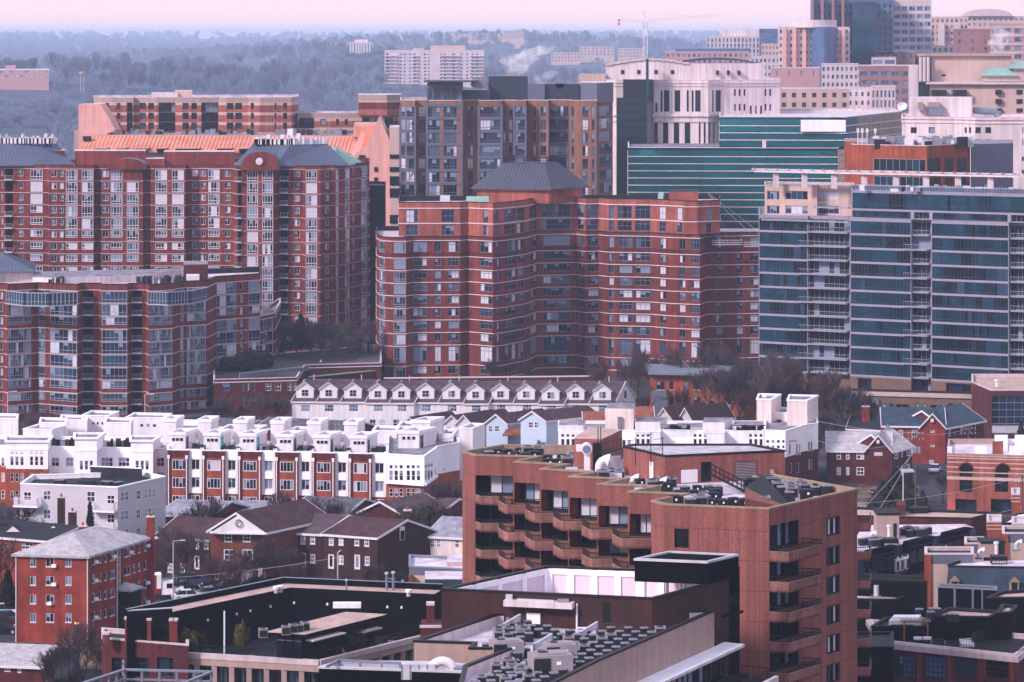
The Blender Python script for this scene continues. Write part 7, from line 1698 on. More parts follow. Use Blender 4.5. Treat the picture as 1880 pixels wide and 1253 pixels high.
for(px,py,lb)in((507,1083,'left of two white roof drums on the roof ring corner'),(515,1081.5,'right of two white roof drums on the roof ring corner'),(750,1089,'single white roof drum at the right end of the roof ring')):
 x,y=W(px,py,zK-.3);r_=thing('roof_vent',lb,'roof vent',(x,y,zK-.7));mb=MB();mb.tube((x,y,zK-.7),(x,y,zK-.2),.25,'light_metal',10);mb.obj('base',r_);mb=MB();mb.tube((x,y,zK-.2),(x,y,zK+.1),.38,'white_paint',10);mb.obj('cap',r_)
BW=Bld('apartment_building','red brick garden front with stone capped piers and arches, left of the black courtyard building','apartment building',back([P(187,352),P(346,348)],6),ZP(1178,350),'maroon_brick',par=.5,cop='pale_concrete',rm='charcoal')
for a,c in((205,228),(246,274),(288,318)):BW.wp(a,1208,c,1243,st(3,3,'frame_dark',.1,'dark',d=.4))
BW.finish()
for(a,c,pt)in((229,237,1138),(270,277,1140),(311,318,1141),(318.5,325,1141),(188,200,1166)):
 mb=MB();x0,x1=P(a,350)[0],P(c,350)[0];mb.box(x0,x1,350,350.7,BW.z1-.3,ZP(pt,350),'red_brick');mb.box(x0-.07,x1+.07,349.9,350.8,ZP(pt,350),ZP(pt-4,350),'pale_concrete');mb.obj('pier',BW.root)
mb=MB();mb.box(P(237,352)[0],P(345,352)[0],354,355,BW.z1-.4,ZP(1126,352),'black_clad');mb.obj('upper_wall',BW.root)
railing(BW.root,[P(239,351),P(270,351)],BW.z1,2.0,'black_metal',.25);railing(BW.root,[P(279,351),P(310,351)],BW.z1,2.0,'black_metal',.25)
pr=thing('brick_pier','red brick pier with twin pale caps, at the right end of the courtyard terrace','pier',(*P(785,352),0));mb=MB();
for a in(783,790.5):mb.box(P(a,350)[0],P(a+6.5,350)[0],350,350.8,zt_,ZP(1112,350),'maroon_brick')
mb.split('shaft',pr);mb=MB()
for a in(782.5,790):mb.box(P(a,350)[0],P(a+7.5,350)[0],349.9,350.9,ZP(1112,350),ZP(1107,350),'pale_concrete')
mb.split('cap',pr);mb=MB();mb.box(P(772,348)[0],P(812,348)[0],347,352,0,ZP(1150,348),'maroon_brick');mb.box(P(771,348)[0],P(812,348)[0],346.9,347.4,ZP(1150,348),ZP(1146,348),'pale_concrete');mb.obj('base',pr)
z7=za(1480,4.0425);z8=za(1480,4.64)
y7=lambda y:943+y/4.0425
y8=lambda y:780+y/4.64
b=Bld('commercial_building','dark brick building with a long tan gravel roof, before the arched brick one','commercial building',[W(1560,947,12),W(1784,952,12),W(1831,940.6,12),W(1560,931,12)],12,'maroon_brick',par=.3,rm='roof_gravel',cop='charcoal');b.finish()
b.part('roof_hutch',[P(1646,432),P(1662,432),P(1662,436),P(1646,436)],11.5,13.2,'maroon_brick');b.part('roof_stone',[P(1671,434),P(1704,434),P(1704,436),P(1671,436)],11.8,12.5,'charcoal')
zMn=14.0
A=Vector(W(1560,1027,zMn));B_=Vector(W(1801,969.5,zMn));C_=Vector(W(1775,966,zMn));Dq=Vector(W(1585,964,zMn))
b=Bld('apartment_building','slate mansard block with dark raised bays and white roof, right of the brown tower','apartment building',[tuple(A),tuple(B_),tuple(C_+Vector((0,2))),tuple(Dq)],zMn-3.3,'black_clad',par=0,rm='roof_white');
u=(B_-A).normalized();nn=Vector((u.y,-u.x));L=(B_-A).length
k=2.0
while k<L-2:b_s=k;b.walls[0].op.append;k+=3
b.finish(roof=False)
mb=MB();a2,b2_=A-nn*1.0,B_-nn*1.0;z0_=zMn-3.3
mb.face([(*(A+nn*.25),z0_),(*(B_+nn*.25),z0_),(*b2_,zMn),(*a2,zMn)],'slate_blue');mb.face([(*(B_+nn*.25),z0_),(*(C_+Vector((0,2))),z0_),(*(C_+Vector((-.6,2))),zMn),(*b2_,zMn)],'slate_blue');mb.obj('mansard',b.root)
mb=MB();mb.face([(*a2,zMn-.05),(*b2_,zMn-.05),(*(C_+Vector((0,2))),zMn-.05),(*Dq,zMn-.05)],'roof_white');mb.obj('roof',b.root)
wl=Wall(A,B_)
for(x0,x1)in((520,725),(850,1050),(1170,1362)):
 s0,s1=wl.s_of(z8(x0)),wl.s_of(z8(x1));p,q=A+u*s0+nn*.5,A+u*s1+nn*.5;mb=MB()
 pl=[p,q,q-nn*1.0,p-nn*1.0];mb.prism([tuple(v)for v in pl],0,zMn+.3,'black_clad');pl2=[p+nn*.3-u*.2,q+nn*.3+u*.2,q-nn*.8+u*.2,p-nn*.8-u*.2];mb.prism([tuple(v)for v in pl2],zMn+.3,zMn+.6,'black_clad');mb.prism([tuple(v)for v in[p+nn*.15-u*.1,q+nn*.15+u*.1,q,p]],zMn-.3,zMn-.1,'charcoal');o=mb.obj('raised_bay',b.root)
 for i in range(3):
  for zz in(zMn-2.2,zMn-5.2):a_=p.lerp(q,(i+.12)/3)+nn*.03;c_=p.lerp(q,(i+.88)/3)+nn*.03;mb=MB();mb.obox(a_,c_,.06,zz,zz+1.5,'glass_dark');mb.obox(a_,c_,.09,zz-.06,zz,'grey_panel');mb.obj('window',o)
for(x0,y0_)in((755,1180),(795,1170),(840,1165),(1085,1060),(1125,1055),(1165,1050),(1395,985),(1430,980),(1470,975)):
 s0=wl.s_of(z8(x0));p=A+u*(s0-.35)+nn*.2;q=p+u*.7;mb=MB();zz=zMn-2.9;mb.obox(p,q,.5,zz,zz+1.5,'white_paint');fo=mb.obj('dormer_window',b.root);mb=MB();mb.obox(p+nn*.27+u*.1,q+nn*.27-u*.1,.05,zz+.1,zz+1.3,'glass_dark');mb.obj('pane',fo);m_=(p+q)/2;mb=MB();mb.face([(*(p+nn*.27),zz+1.5),(*(q+nn*.27),zz+1.5),(*(m_+nn*.27),zz+2.0)],'white_paint');mb.face([(*(q+nn*.27),zz+1.5),(*(q-nn*.9),zz+1.5),(*(m_-nn*.9),zz+2.0),(*(m_+nn*.27),zz+2.0)],'slate_blue');mb.obj('hood',fo)
hut=thing('roof_hut','tan lift hut with dark door on the white mansard roof, next to a silver cowl','roof hut',(*P(1628,399),zMn));mb=MB();x0,x1=P(1609,399)[0],P(1649,399)[0];mb.box(x0,x1,398,402,zMn-.05,ZP(946,398),'tan_stone');mb.obj('wall',hut);mb=MB();mb.box(x0-.1,x1+.1,397.9,402.1,ZP(946,398),ZP(942,398),'charcoal');mb.obj('roof',hut);mb=MB();mb.box(P(1640,398)[0],P(1646,398)[0],397.9,398,zMn,zMn+2.1,'charcoal');mb.obj('door',hut)
bb=thing('black_roof_unit','black slotted roof unit with white vent, in front of the tan lift hut','roof unit',(*P(1635,392),zMn));mb=MB();x0,x1=P(1623,392)[0],P(1650,392)[0];mb.box(x0,x1,392,393.5,zMn,zMn+1.0,'black_metal');mb.obj('cabinet',bb);mb=MB()
for i in range(8):mb.box(x0+.1+i*.22,x0+.22+i*.22,391.97,392,zMn+.15,zMn+.45,'curtain_white')
mb.obj('grille',bb);mb=MB();x,y=P(1632,395);mb.tube((x,y,zMn),(x,y,zMn+2.1),.2,'white_metal',8);mb.tube((x,y,zMn+2.1),(x,y,zMn+2.35),.32,'white_metal',8);mb.obj('vent',bb)
def cowl_thing(px,Y,z,s_,lab,grp=None):
 r_=thing('vent_cowl',lab,'vent cowl',(*P(px,Y),z),grp);cowl(r_,px,Y,z,s_,'light_metal','duct');mb=MB();x,y=P(px,Y);mb.box(x-.6*s_,x+.6*s_,y-.5*s_,y+.5*s_,z,z+.2,'grey_metal');mb.obj('curb',r_)
cowl_thing(1599,396,zMn,.75,'silver cowl on the white mansard roof, left of the tan hut')
g3='condensers on the mansard roof'
for(x,y)in((810,880),(835,872),(880,895),(915,880),(935,870),(950,888),(985,885),(1010,875),(1040,868),(870,870)):ac(z8(x),y8(y),zMn,'ac1' if x!=870 else 'ac2','condenser unit in the right cluster on the white mansard roof',g3,1.15)
for(x,y)in((475,965),(520,958),(555,975),(600,972),(575,950),(620,950),(650,965),(700,960),(725,955),(760,905)):ac(z8(x),y8(y),zMn,'ac1' if x<740 else 'ac2','condenser unit in the left cluster on the white mansard roof',g3,1.15)
def blk(name,label,cat,tops,z,wm,rm,par=.6,cop='charcoal',dep=None,win=None):
 pts=[W(*p,z)for p in tops];b=Bld(name,label,cat,pts,z,wm,par=par,rm=rm,cop=cop)
 return b
b=blk('apartment_building','black clad flat roofed block with a tan gravel strip, directly right of the brown tower','apartment building',[(1560,1062),(1700,1068),(1719,1059),(1560,1052)],12,'black_clad','roof_gravel');b.finish()
b=blk('apartment_building','lower black block with a grey flue and a satellite dish on its tan roof','apartment building',[(1560,1100),(1645,1101),(1672,1090),(1560,1082)],10,'black_clad','roof_gravel',.15);b.finish()
x,y=W(1609,1094,10);r_=thing('flue','fat grey cylindrical flue on the lower black block','flue',(x,y,9.8));mb=MB();mb.tube((x,y,9.8),(x,y,11.3),.33,'light_metal',12);mb.obj('pipe',r_);mb=MB();mb.box(x-.6,x+.6,y-.5,y+.5,9.8,10,'grey_metal');mb.obj('base',r_)
x,y=W(1645,1091,10);r_=thing('satellite_dish','small grey satellite dish on the lower black block, right of the flue','satellite dish',(x,y,9.8));mb=MB();n=14
for i in range(n):t0,t1=2*math.pi*i/n,2*math.pi*(i+1)/n;mb.face([(x-.1,y+.15,11.1),(x+math.cos(t0)*.5,y-.15+math.cos(t0)*.15,11.15+math.sin(t0)*.45),(x+math.cos(t1)*.5,y-.15+math.cos(t1)*.15,11.15+math.sin(t1)*.45)],'grey_metal')
mb.obj('dish',r_);mb=MB();mb.tube((x,y+.1,9.85),(x,y+.1,11.1),.05,'light_metal',6);mb.tube((x+.35,y+.1,9.85),(x,y+.1,10.7),.04,'light_metal',6);mb.obj('stand',r_)
b=blk('apartment_building','black block with a corner strip of pale roof, lowest beside the brown tower','apartment building',[(1560,1113),(1605,1112),(1620,1104),(1560,1101)],8.5,'black_clad','roof_gravel',.2);b.finish()
bf=Bld('fence_screen','tall dark slatted roof screen with pale posts, below the slate roofs','screen',back([P(1722,372),P(1830,370)],2),ZP(1080,371),'black_clad',par=.1,cop='grey_metal',rm='roof_dark');bf.finish()
for a in(1753,1786,1803,1826):mb=MB();x=P(a,370)[0];mb.box(x,x+.14,370.2,371,0,bf.z1-.1,'grey_metal');mb.obj('post',bf.root)
zS=14.2
A=Vector(W(1741,1040.5,zS));B_=Vector(W(1900,1043,zS));C_=Vector(W(1900,1029,zS));Dq=Vector(W(1772,1031,zS))
b=Bld('apartment_building','slate blue mansard block with arched dormers and a pinkish flat roof, right edge','apartment building',[tuple(A),tuple(B_),tuple(C_),tuple(Dq)],zS-3,'black_clad',par=0);b.finish(roof=False)
mb=MB();mb.face([(A.x-.4,A.y-.8,zS-3),(B_.x,B_.y-.8,zS-3),(*B_,zS),(*A,zS)],'slate_blue');mb.face([(*Dq,zS-3),(A.x-.4,A.y-.8,zS-3),(*A,zS),(*Dq,zS)],'slate_blue');mb.obj('mansard',b.root)
mb=MB();mb.face([(*A,zS+.0),(*B_,zS),(*C_,zS),(*Dq,zS)],'roof_white');mb.obj('roof',b.root);mb=MB();mb.obox(A,B_,.2,zS-.05,zS+.15,'charcoal');mb.obox(A,Dq,.25,zS-.05,zS+.3,'charcoal');mb.obj('parapet',b.root)
wS=Wall(A,B_)
for px in(1752.5,1862.5):
 x,y=P(px,wS.Y(px)-1.25);zz=zS-2.8;mb=MB();mb.box(x-.55,x+.55,y,y+1.2,zz,zz+1.3,'parapet_tan');fo=mb.obj('dormer_window',b.root);mb=MB();mb.box(x-.35,x+.35,y-.04,y,zz+.1,zz+1.2,'glass_dark');mb.obj('pane',fo);mb=MB();mb.face([(x-.75,y-.1,zz+1.2),(x+.75,y-.1,zz+1.2),(x,y-.1,zz+2.0)],'parapet_tan');mb.face([(x-.75,y-.12,zz+1.2),(x,y-.12,zz+2.05),(x,y+1.4,zz+2.05),(x-.75,y+1.4,zz+1.2)],'slate_blue');mb.face([(x,y-.12,zz+2.05),(x+.75,y-.12,zz+1.2),(x+.75,y+1.4,zz+1.2),(x,y+1.4,zz+2.05)],'slate_blue');mb.obj('hood',fo)
def hut2(a,c,pt,Y,lab,zb):
 h_=thing('roof_hut',lab,'roof hut',(*P((a+c)/2,Y),zb));mb=MB();x0,x1=P(a,Y)[0],P(c,Y)[0];mb.box(x0,x1,Y,Y+3,zb,ZP(pt+4,Y),'tan_stone');mb.obj('wall',h_);mb=MB();mb.box(x0-.1,x1+.1,Y-.1,Y+3.1,ZP(pt+4,Y),ZP(pt,Y),'charcoal');mb.obj('roof',h_);mb=MB();xd=x1-(x1-x0)*.28;mb.box(xd,xd+.8,Y-.05,Y,zb+.1,zb+2.1,'charcoal');mb.obj('door',h_)
hut2(1802,1845,994,389,'tan lift hut with dark door, on the slate block at the right edge',zS-1)
cowl_thing(1797,382,zS,.75,'silver cowl left of the tan hut on the right slate block');cowl_thing(1866,388,zS,.75,'silver cowl right of the tan hut on the right slate block')
bb=thing('black_roof_unit','black slotted roof unit with white vent, on the right slate block','roof unit',(*P(1835,378),zS));mb=MB();x0,x1=P(1821,378)[0],P(1849,378)[0];mb.box(x0,x1,378,379.5,zS,zS+1.0,'black_metal');mb.obj('cabinet',bb);mb=MB()
for i in range(8):mb.box(x0+.1+i*.22,x0+.22+i*.22,377.97,378,zS+.15,zS+.45,'curtain_white')
mb.obj('grille',bb);mb=MB();x,y=P(1829,382);mb.tube((x,y,zS),(x,y,zS+1.9),.2,'white_metal',8);mb.tube((x,y,zS+1.9),(x,y,zS+2.15),.32,'white_metal',8);mb.obj('vent',bb)
def parapet_house(a,c,pt,pb,Y,lab,dep=8):
 b=Bld('commercial_building',lab,'commercial building',back([P(a,Y),P(c,Y)],dep),ZP(pt,Y),'beige_stone',par=.4,cop='pale_concrete',rm='roof_dark');b.zones=[(b.z1-1.3,b.z1+1,'grey_panel')];b.finish();b.part('brick_pier',[P(a-1,Y-.3),P(a+11,Y-.3),P(a+11,Y),P(a-1,Y)],0,b.z1-.2,'orange_brick');return b
parapet_house(1698,1787,1017,1072,379,'cream and grey shop front with an orange brick pier, left of the right slate block',5)
parapet_house(1771,1806,998,1030,394,'small cream and grey parapet with an orange pier, behind the right slate block',5)
parapet_house(1840,1900,979,1010,402,'cream and grey parapet with brick pier and green plants, far right',6)
for(a,c,pt,Y,lab)in((1812,1838,958,412,'orange brick corner pier with cream stripes, left one by the white roof'),(1858,1895,962,410,'orange brick corner pier with cream stripes, at the right edge'),(1857,1872,908,430,'slim orange brick parapet end with cream stripes under a white gable')):
 b=Bld('commercial_building',lab,'commercial building',back([P(a,Y),P(c,Y)],6),ZP(pt,Y),'orange_brick',par=.3,cop='pale_concrete',rm='roof_white')
 for k in(.5,1.0):b.band(b.z1-k-.1,b.z1-k+.08,.05,'beige_stone')
 b.finish()
b=Bld('commercial_building','bright white sloping roofed building behind the striped orange piers, right edge','commercial building',[W(1835,962,13.6),W(1900,958,13.6),W(1900,940,13.6),W(1866,943,13.6)],13.6,'maroon_brick',par=.15,cop='charcoal',rm='white_paint');b.finish()
cowl_thing(1870,405,ZP(1000,405),.1,'x')if False else None
zW=ZP(1190,330)
A=Vector(P(1620,334));B_=Vector(W(1864.7,1202.7,zW));C_=Vector(W(1895,1188,zW))
b=Bld('apartment_building','red brick building with big gridded windows below a pale terrace cornice, bottom right','apartment building',[tuple(A),tuple(B_),tuple(C_+Vector((2,6))),tuple(A+Vector((0,12)))],zW,'maroon_brick',par=.5,cop='pale_concrete',rm='charcoal')
for a,c in((641,1680-0),):pass
for(a,c)in((1641,1680),(1696,1736),(1750,1793),(1806,1850)):b.wp(a,1205,c,1246,st(5,4,'frame_dark',.1,'hazy' if a<1700 else 'office',d=.35,split=None))
b.band(zW-.75,zW-.1,.35,'pale_concrete','cornice');b.finish()
for a in(1622,1683,1739,1796,1853):p=Vector(P(a,b.wall(a).Y(a)));b.part('pier',[(p.x,p.y-.3),(p.x+.8,p.y-.3),(p.x+.8,p.y+.02),(p.x,p.y+.02)],0,zW-.8,'red_brick')
railing(b.root,[P(1760,331),P(1862,327.5),tuple(C_)],zW,.9,'black_metal',.3);TB=b
for(tops,z,lab,rm)in(([(1600,1150),(1705,1151),(1706,1135),(1625,1134)],14.6,'black clad low block carrying the white air handler, behind the terrace','charcoal'),([(1704,1131),(1818,1133),(1836,1122),(1742,1116)],15.6,'black clad block with grey condensers and a pale roof, above the terrace','roof_gravel'),([(1828,1126),(1857,1124),(1868,1112),(1840,1110)],16,'black stepped block with a tan roof strip, right of the condensers','roof_gravel'),([(1810,1098),(1900,1097),(1900,1082),(1838,1086)],16,'upper black block with a tan roof at the right edge','roof_gravel')):
 b=blk('apartment_building',lab,'apartment building',tops,z,'black_clad',rm,.3);b.finish()
x,y=W(1640,1140,15);r_=thing('air_handler','white wedge shaped air handler with louvred hood, on the black low block','air handler',(x,y,14.4));mb=MB();x0,x1=x-.6,x+2.9;mb.prism([(x0,y-.9),(x1,y-.9),(x1+.5,y+1),(x0+.6,y+1)],14.4,15.2,'white_paint');mb.prism([(x0+.4,y-.6),(x1-.1,y-.6),(x1+.3,y+.9),(x0+.8,y+.9)],15.2,15.5,'white_paint');mb.obj('cabinet',r_);mb=MB();mb.box(x0+.2,x1-.8,y-.95,y-.9,14.5,14.75,'charcoal');mb.obj('louvre',r_)
for(x_,y_)in((940,700),(972,700),(925,725),(1075,740),(1100,740),(840,705)):ac(z7(x_),y7(y_),15.1 if x_>900 else 15.0,'ac1','condenser unit on the black block above the terrace','condensers above the terrace',1.2)
mb=MB();A2=Vector(P(1656,337));pg=thing('pergola','small light wood pergola on the bottom right terrace','pergola',(*P(1680,337),zW))
for px in(1660,1703):x,y=P(px,336);mb.box(x-.07,x+.07,y-.07,y+.07,zW-.5,zW+1.7,'fence_wood');mb.box(x-.07,x+.07,y+1.6,y+1.74,zW-.5,zW+1.7,'fence_wood')
mb.split('post',pg);mb=MB();x0,x1=P(1656,336)[0],P(1707,336)[0]
for i in range(12):xx=x0+(x1-x0)*i/11;mb.box(xx,xx+.08,335.6,338,zW+1.7,zW+1.82,'parapet_tan')
mb.box(x0,x1,335.9,336,zW+1.6,zW+1.72,'parapet_tan');mb.obj('beam',pg)
for k,(px,lab)in enumerate(((1685,'covered silver barbecue grill, left one on the terrace'),(1702,'covered silver barbecue grill, right one on the terrace'))):
 r_=thing('barbecue_grill',lab,'barbecue',(*P(px,332.5),zW));x,y=P(px,332.8);mb=MB();mb.box(x-.45,x+.45,y-.3,y+.3,zW-.4,zW+.35,'charcoal');mb.obj('cabinet',r_);mb=MB();mb.tube((x-.45,y,zW+.42),(x+.45,y,zW+.42),.26,'light_metal',10);mb.obj('hood',r_)
for k,(px,w_,lab,m)in enumerate(((1625,1.8,'pale cushioned outdoor sofa at the left end of the terrace','curtain_grey'),(1775,1.5,'white outdoor sofa in the middle of the terrace','white_paint'),(1722,1.4,'dark blue outdoor sofa right of the grills','car_dark'))):
 r_=thing('outdoor_sofa',lab,'sofa',(*P(px,332),zW));x,y=P(px,332.3);mb=MB();mb.box(x-w_/2,x+w_/2,y-.4,y+.4,zW-.3,zW+.1,m);mb.obj('seat',r_);mb=MB();mb.box(x-w_/2,x+w_/2,y+.3,y+.45,zW+.1,zW+.5,m);mb.obj('backrest',r_);mb=MB();mb.box(x-w_/2-.1,x-w_/2,y-.4,y+.45,zW-.4,zW+.3,'grey_metal');mb.box(x+w_/2,x+w_/2+.1,y-.4,y+.45,zW-.4,zW+.3,'grey_metal');mb.obj('armrest',r_)
b=Bld('apartment_building','black clad block, filling the gap right of the brown tower foot','apartment building',back([P(1560,322),P(1640,322)],8),ZP(1188,322),'black_clad',par=.2,cop='charcoal',rm='charcoal');b.w(1590,1600,5,9,st(2,3,'frame_dark',.1,'office'));b.w(1604,1614,5,9,st(2,3,'frame_dark',.1,'office'));b.finish()  # walls in black cladding, roof and coping in charcoal
def bare_tree(seed,h=10.0,spread=.55,m='twigs',levels=5,twig=.035,brm=3):
 rr=random.Random(seed);tr=MB();cr=MB()
 def grow(mb,p,d,L,r,lv):
  n=2;q=p
  for i in range(n):
   d=(d+Vector((rr.uniform(-1,1),rr.uniform(-1,1),rr.uniform(-.2,.9)))*.13).normalized();q2=q+d*(L/n);r2=max(r*.82,twig*.5)
   mb.tube(q,q2,r,m if lv>1 else 'bark',3 if lv>2 else 5,r2,cap=False);q,r=q2,r2
   if lv>0 and i==0 and lv<levels:
    dd=(d+Vector((rr.uniform(-1,1),rr.uniform(-1,1),rr.uniform(-.2,.5)))*spread*1.5).normalized();grow(cr,q,dd,L*.72,max(r*.5,twig*.5),lv+1)
  if lv<levels:
   k=brm if lv else brm+1
   for j in range(k):
    a=rr.uniform(0,6.28);dd=(d+Vector((math.cos(a),math.sin(a),rr.uniform(.0,.9)))*spread*rr.uniform(.6,1.25)).normalized();grow(cr,q,dd,L*rr.uniform(.7,.9),max(r*.62,twig*.5),lv+1)
 grow(tr,Vector((0,0,0)),Vector((0,0,1)),h*.24,h*.02,0)
 return tr,cr
def mk_bare(seed,h,spread,m,levels=5,twig=.05,brm=3):
 def f():
  r=thing('bare_tree','x','tree',(0,0,0));ORG[r]=Vector((0,0,0));tr,cr=bare_tree(seed,h,spread,m,levels,twig,brm);tr.obj('trunk',r,local=True);cr.obj('crown',r,local=True);return r
 return f
KINDS={'a':mk_bare(3,10,.6,'twigs'),'b':mk_bare(8,10,.75,'twigs'),'c':mk_bare(14,10,.5,'twigs_red'),'d':mk_bare(21,10,.85,'twigs')}
def tree(kind,px,Y,h,lab,grp,z=0.0):place('tree_'+kind,KINDS[kind],(*P(px,Y),z),R.uniform(0,6.28),h/10.0,lab,grp)
gt='bare winter trees'
zz_=6.5
for(k,px,Y,h,lab,z)in[('b',1130,625,9,'bare dark tree right of the cream terrace end, below the long brick block',2),('b',1160,640,11,'bushy bare tree between cream terrace and orange brick block',2),('a',1095,655,9,'bare tree at the foot of the long brick block, above the terrace roofs',2),('d',1345,620,15,'tall bare tree in front of the orange brick block',0),('a',1300,628,13,'bare tree left of the tallest one at the orange brick block',0),('b',1395,612,15,'spreading bare tree at the left foot of the blue glass slab',0),('d',1440,612,14,'wide bare tree below the left bay of the blue glass slab',0),('a',1490,606,13,'bare tree below the balconies of the blue glass slab',0),('b',1535,602,12,'bare tree beside the white twin tower house',0),('d',1580,600,11,'bare tree in front of the low tan and grey row',0),('a',1505,590,8,'small bare tree right behind the white twin towers',0),('c',1370,600,11,'reddish bare tree in front of the orange brick block',0),('c',1250,618,9,'reddish bare tree over the rust roofs',0),('b',1275,650,13,'bare tree rising behind the orange brick flat roof, left',0),('d',1330,655,15,'bare tree rising behind the orange brick flat roof, right',0),('b',1210,660,12,'bare tree against the long brick block, left of the orange flats',0),('a',1425,640,15,'bare tree touching the left corner of the blue glass slab',0),('c',1455,604,17,'tall reddish bare tree before the blue glass slab, left of its first balconies',0),('a',1400,598,17,'tall bare tree above the orange flats right end',0),('c',1520,596,16,'tall reddish bare tree before the blue glass slab balconies',0),('b',1560,594,13,'bare tree before the ground floor of the blue glass slab',0),('a',1355,606,17,'very tall bare tree before the orange flats',0),('c',1325,612,14,'reddish bare tree before the orange flats windows',0),('b',1145,600,9,'bare tree behind the white gable end of the cream terrace',0),('c',1185,606,9,'reddish bare tree left of the orange flats',0),('c',1100,650,10,'reddish bare tree before the long brick block base',0),('c',1170,660,13,'tall reddish bare tree before the long brick block right part',0),('c',1230,655,14,'tall reddish bare tree behind the orange flats, far left',0),('c',1300,658,16,'tall reddish bare tree behind the orange flats',0),('a',640,468,8,'bare tree above the gap in the rear roofs',0),('b',450,432,8,'bare tree in front of the pediment house right side',0),('a',475,434,8,'bare tree beside the pediment house right corner',0),('c',540,434,7.5,'reddish bare tree before the recessed colonial house',0),('a',300,438,10,'bare tree just right of the walk-up chimney',0),('b',860,485,9,'bare tree left of the brown tower top',0),('a',820,480,11,'tall bare tree before the white corner townhouse',0),('b',40,585,9,'bare tree at the foot of the curved block, far left',0),('c',65,575,9,'reddish bare tree at the foot of the curved block',0),('a',90,590,8,'bare tree left of the rear white townhouses',0),('b',205,580,8,'small bare tree peeping over the tallest rear townhouse',0),('a',395,600,9,'bare tree in front of the garden podium, left end',0),('c',420,605,9,'reddish bare tree in front of the podium wall',0),('b',450,600,8,'bare tree in front of the podium windows',0),('a',480,610,9,'bare tree right of the podium windows',0),('c',515,612,8,'reddish bare tree beside the cream terrace left end',0),('b',370,590,7,'low bare tree behind the rear white townhouses',0),('b',700,575,7,'bare tree in front of the cream terrace, left',0),('c',1000,590,8,'reddish bare tree in front of the cream terrace, right',0),('a',1035,585,9,'bare tree in front of the eleventh cream townhouse',0),('b',1060,590,9,'bare tree near the right end of the cream terrace',0),('a',990,566,5,'small bare tree beside the blue house',0),('b',835,486,10,'bare tree against the white corner townhouse',0),('a',600,470,9,'bare tree above the roofs behind the colonial row',0),('b',560,474,9,'wide bare tree behind the colonial row roofs',0),('d',520,480,9,'spreading bare tree in front of the fourth brick townhouse',0),('b',380,470,10,'bare tree behind the roof of the left colonial house',0),('a',350,466,9,'bare tree left of the pediment roof',0),('d',830,430,7,'bare tree in front of the cream white house',0),('a',325,432,11,'dark bare tree between the walk-up and the colonial row',0),('b',345,436,10,'bare tree in front of the left colonial house',0),('c',425,425,8,'reddish bare tree before the pediment house',0),('c',395,430,7,'low reddish bare tree before the garage doors',0),('b',515,432,8,'bare tree before the recessed colonial house',0),('c',545,428,6.5,'low reddish bare tree in the row house front gardens',0),('d',495,436,9,'dark bare tree right of the pediment',0),('b',600,425,5.5,'small bare tree before the right end colonial house',0),('a',630,424,5.5,'small bare tree left of the white pole',0),('c',575,420,5.5,'low reddish bare tree behind the black roof wall',0),('b',690,430,6,'bare tree at the corner of the colonial row',0),('c',660,422,5,'low reddish bare tree near the dark parked car',0),('b',780,455,9,'bare tree behind the board fence',0),('a',805,470,9,'bare tree behind the cream white house',0),('b',765,462,10,'bare tree right of the brown house gable',0),('d',150,366,10.5,'large dark bare tree in front of the walk-up, bottom left',0),('a',195,362,9.5,'bare tree left of the brick piers, bottom left',0),('b',110,362,8.5,'bare tree above the low dark house end, bottom left',0),('a',230,345,8,'bare tree in front of the red brick garden front',0),('b',290,343,8,'bare tree in front of the brick arches',0),('d',395,338,8.5,'bare tree in front of the pale columns, left',0),('a',470,336,7,'bare tree in front of the pale columns, middle',0),('b',690,335,7,'bare tree below the terrace right side',0),('a',640,336,6.5,'bare tree below the terrace, right of middle',0),('b',5,425,11,'dark bare tree at the left edge by the black shingle roof',0),('a',-15,440,12,'dark bare tree cut by the left edge',0),('b',20,455,11,'bare tree behind the black shingle roof',0),('b',1560,515,5,'small bare tree by the lawn right of the brown tower',0),('a',1610,500,5,'small bare tree left of the dark conifers',0),('a',1730,520,6,'thin bare tree by the driveway edge',0),('a',1500,560,8,'bare tree behind the silver roofed house',0),('a',735,715,6,'small bare tree at the left foot of the long brick block',0),('c',900,690,7,'reddish bare tree in front of the long brick block',0),('b',960,688,7,'bare tree in front of the long brick block, near its middle',0)]:
 tree(k,px,Y,h,lab,gt,z)
for(px,Y,h)in((520,684,9),(545,690,10),(570,680,9),(590,692,9),(615,684,9),(640,690,9),(660,682,8),(678,690,9),(500,676,8),(630,676,7),(605,672,6),(655,674,6)):
 tree(R.choice('abc'),px,Y,h,'bare tree in the shaded garden court between the two brick blocks','bare trees in the garden court',7)
for(x_,y_)in((104,878),(113,878),(117,876),(191,880),(197,881),(202,880),(213,882),(220,881)):ac(x_,y_+3,zt8-.7,'ac1','dark condenser unit on the black flat roof of the pale grey block','condensers on the grey block roof',1.15)
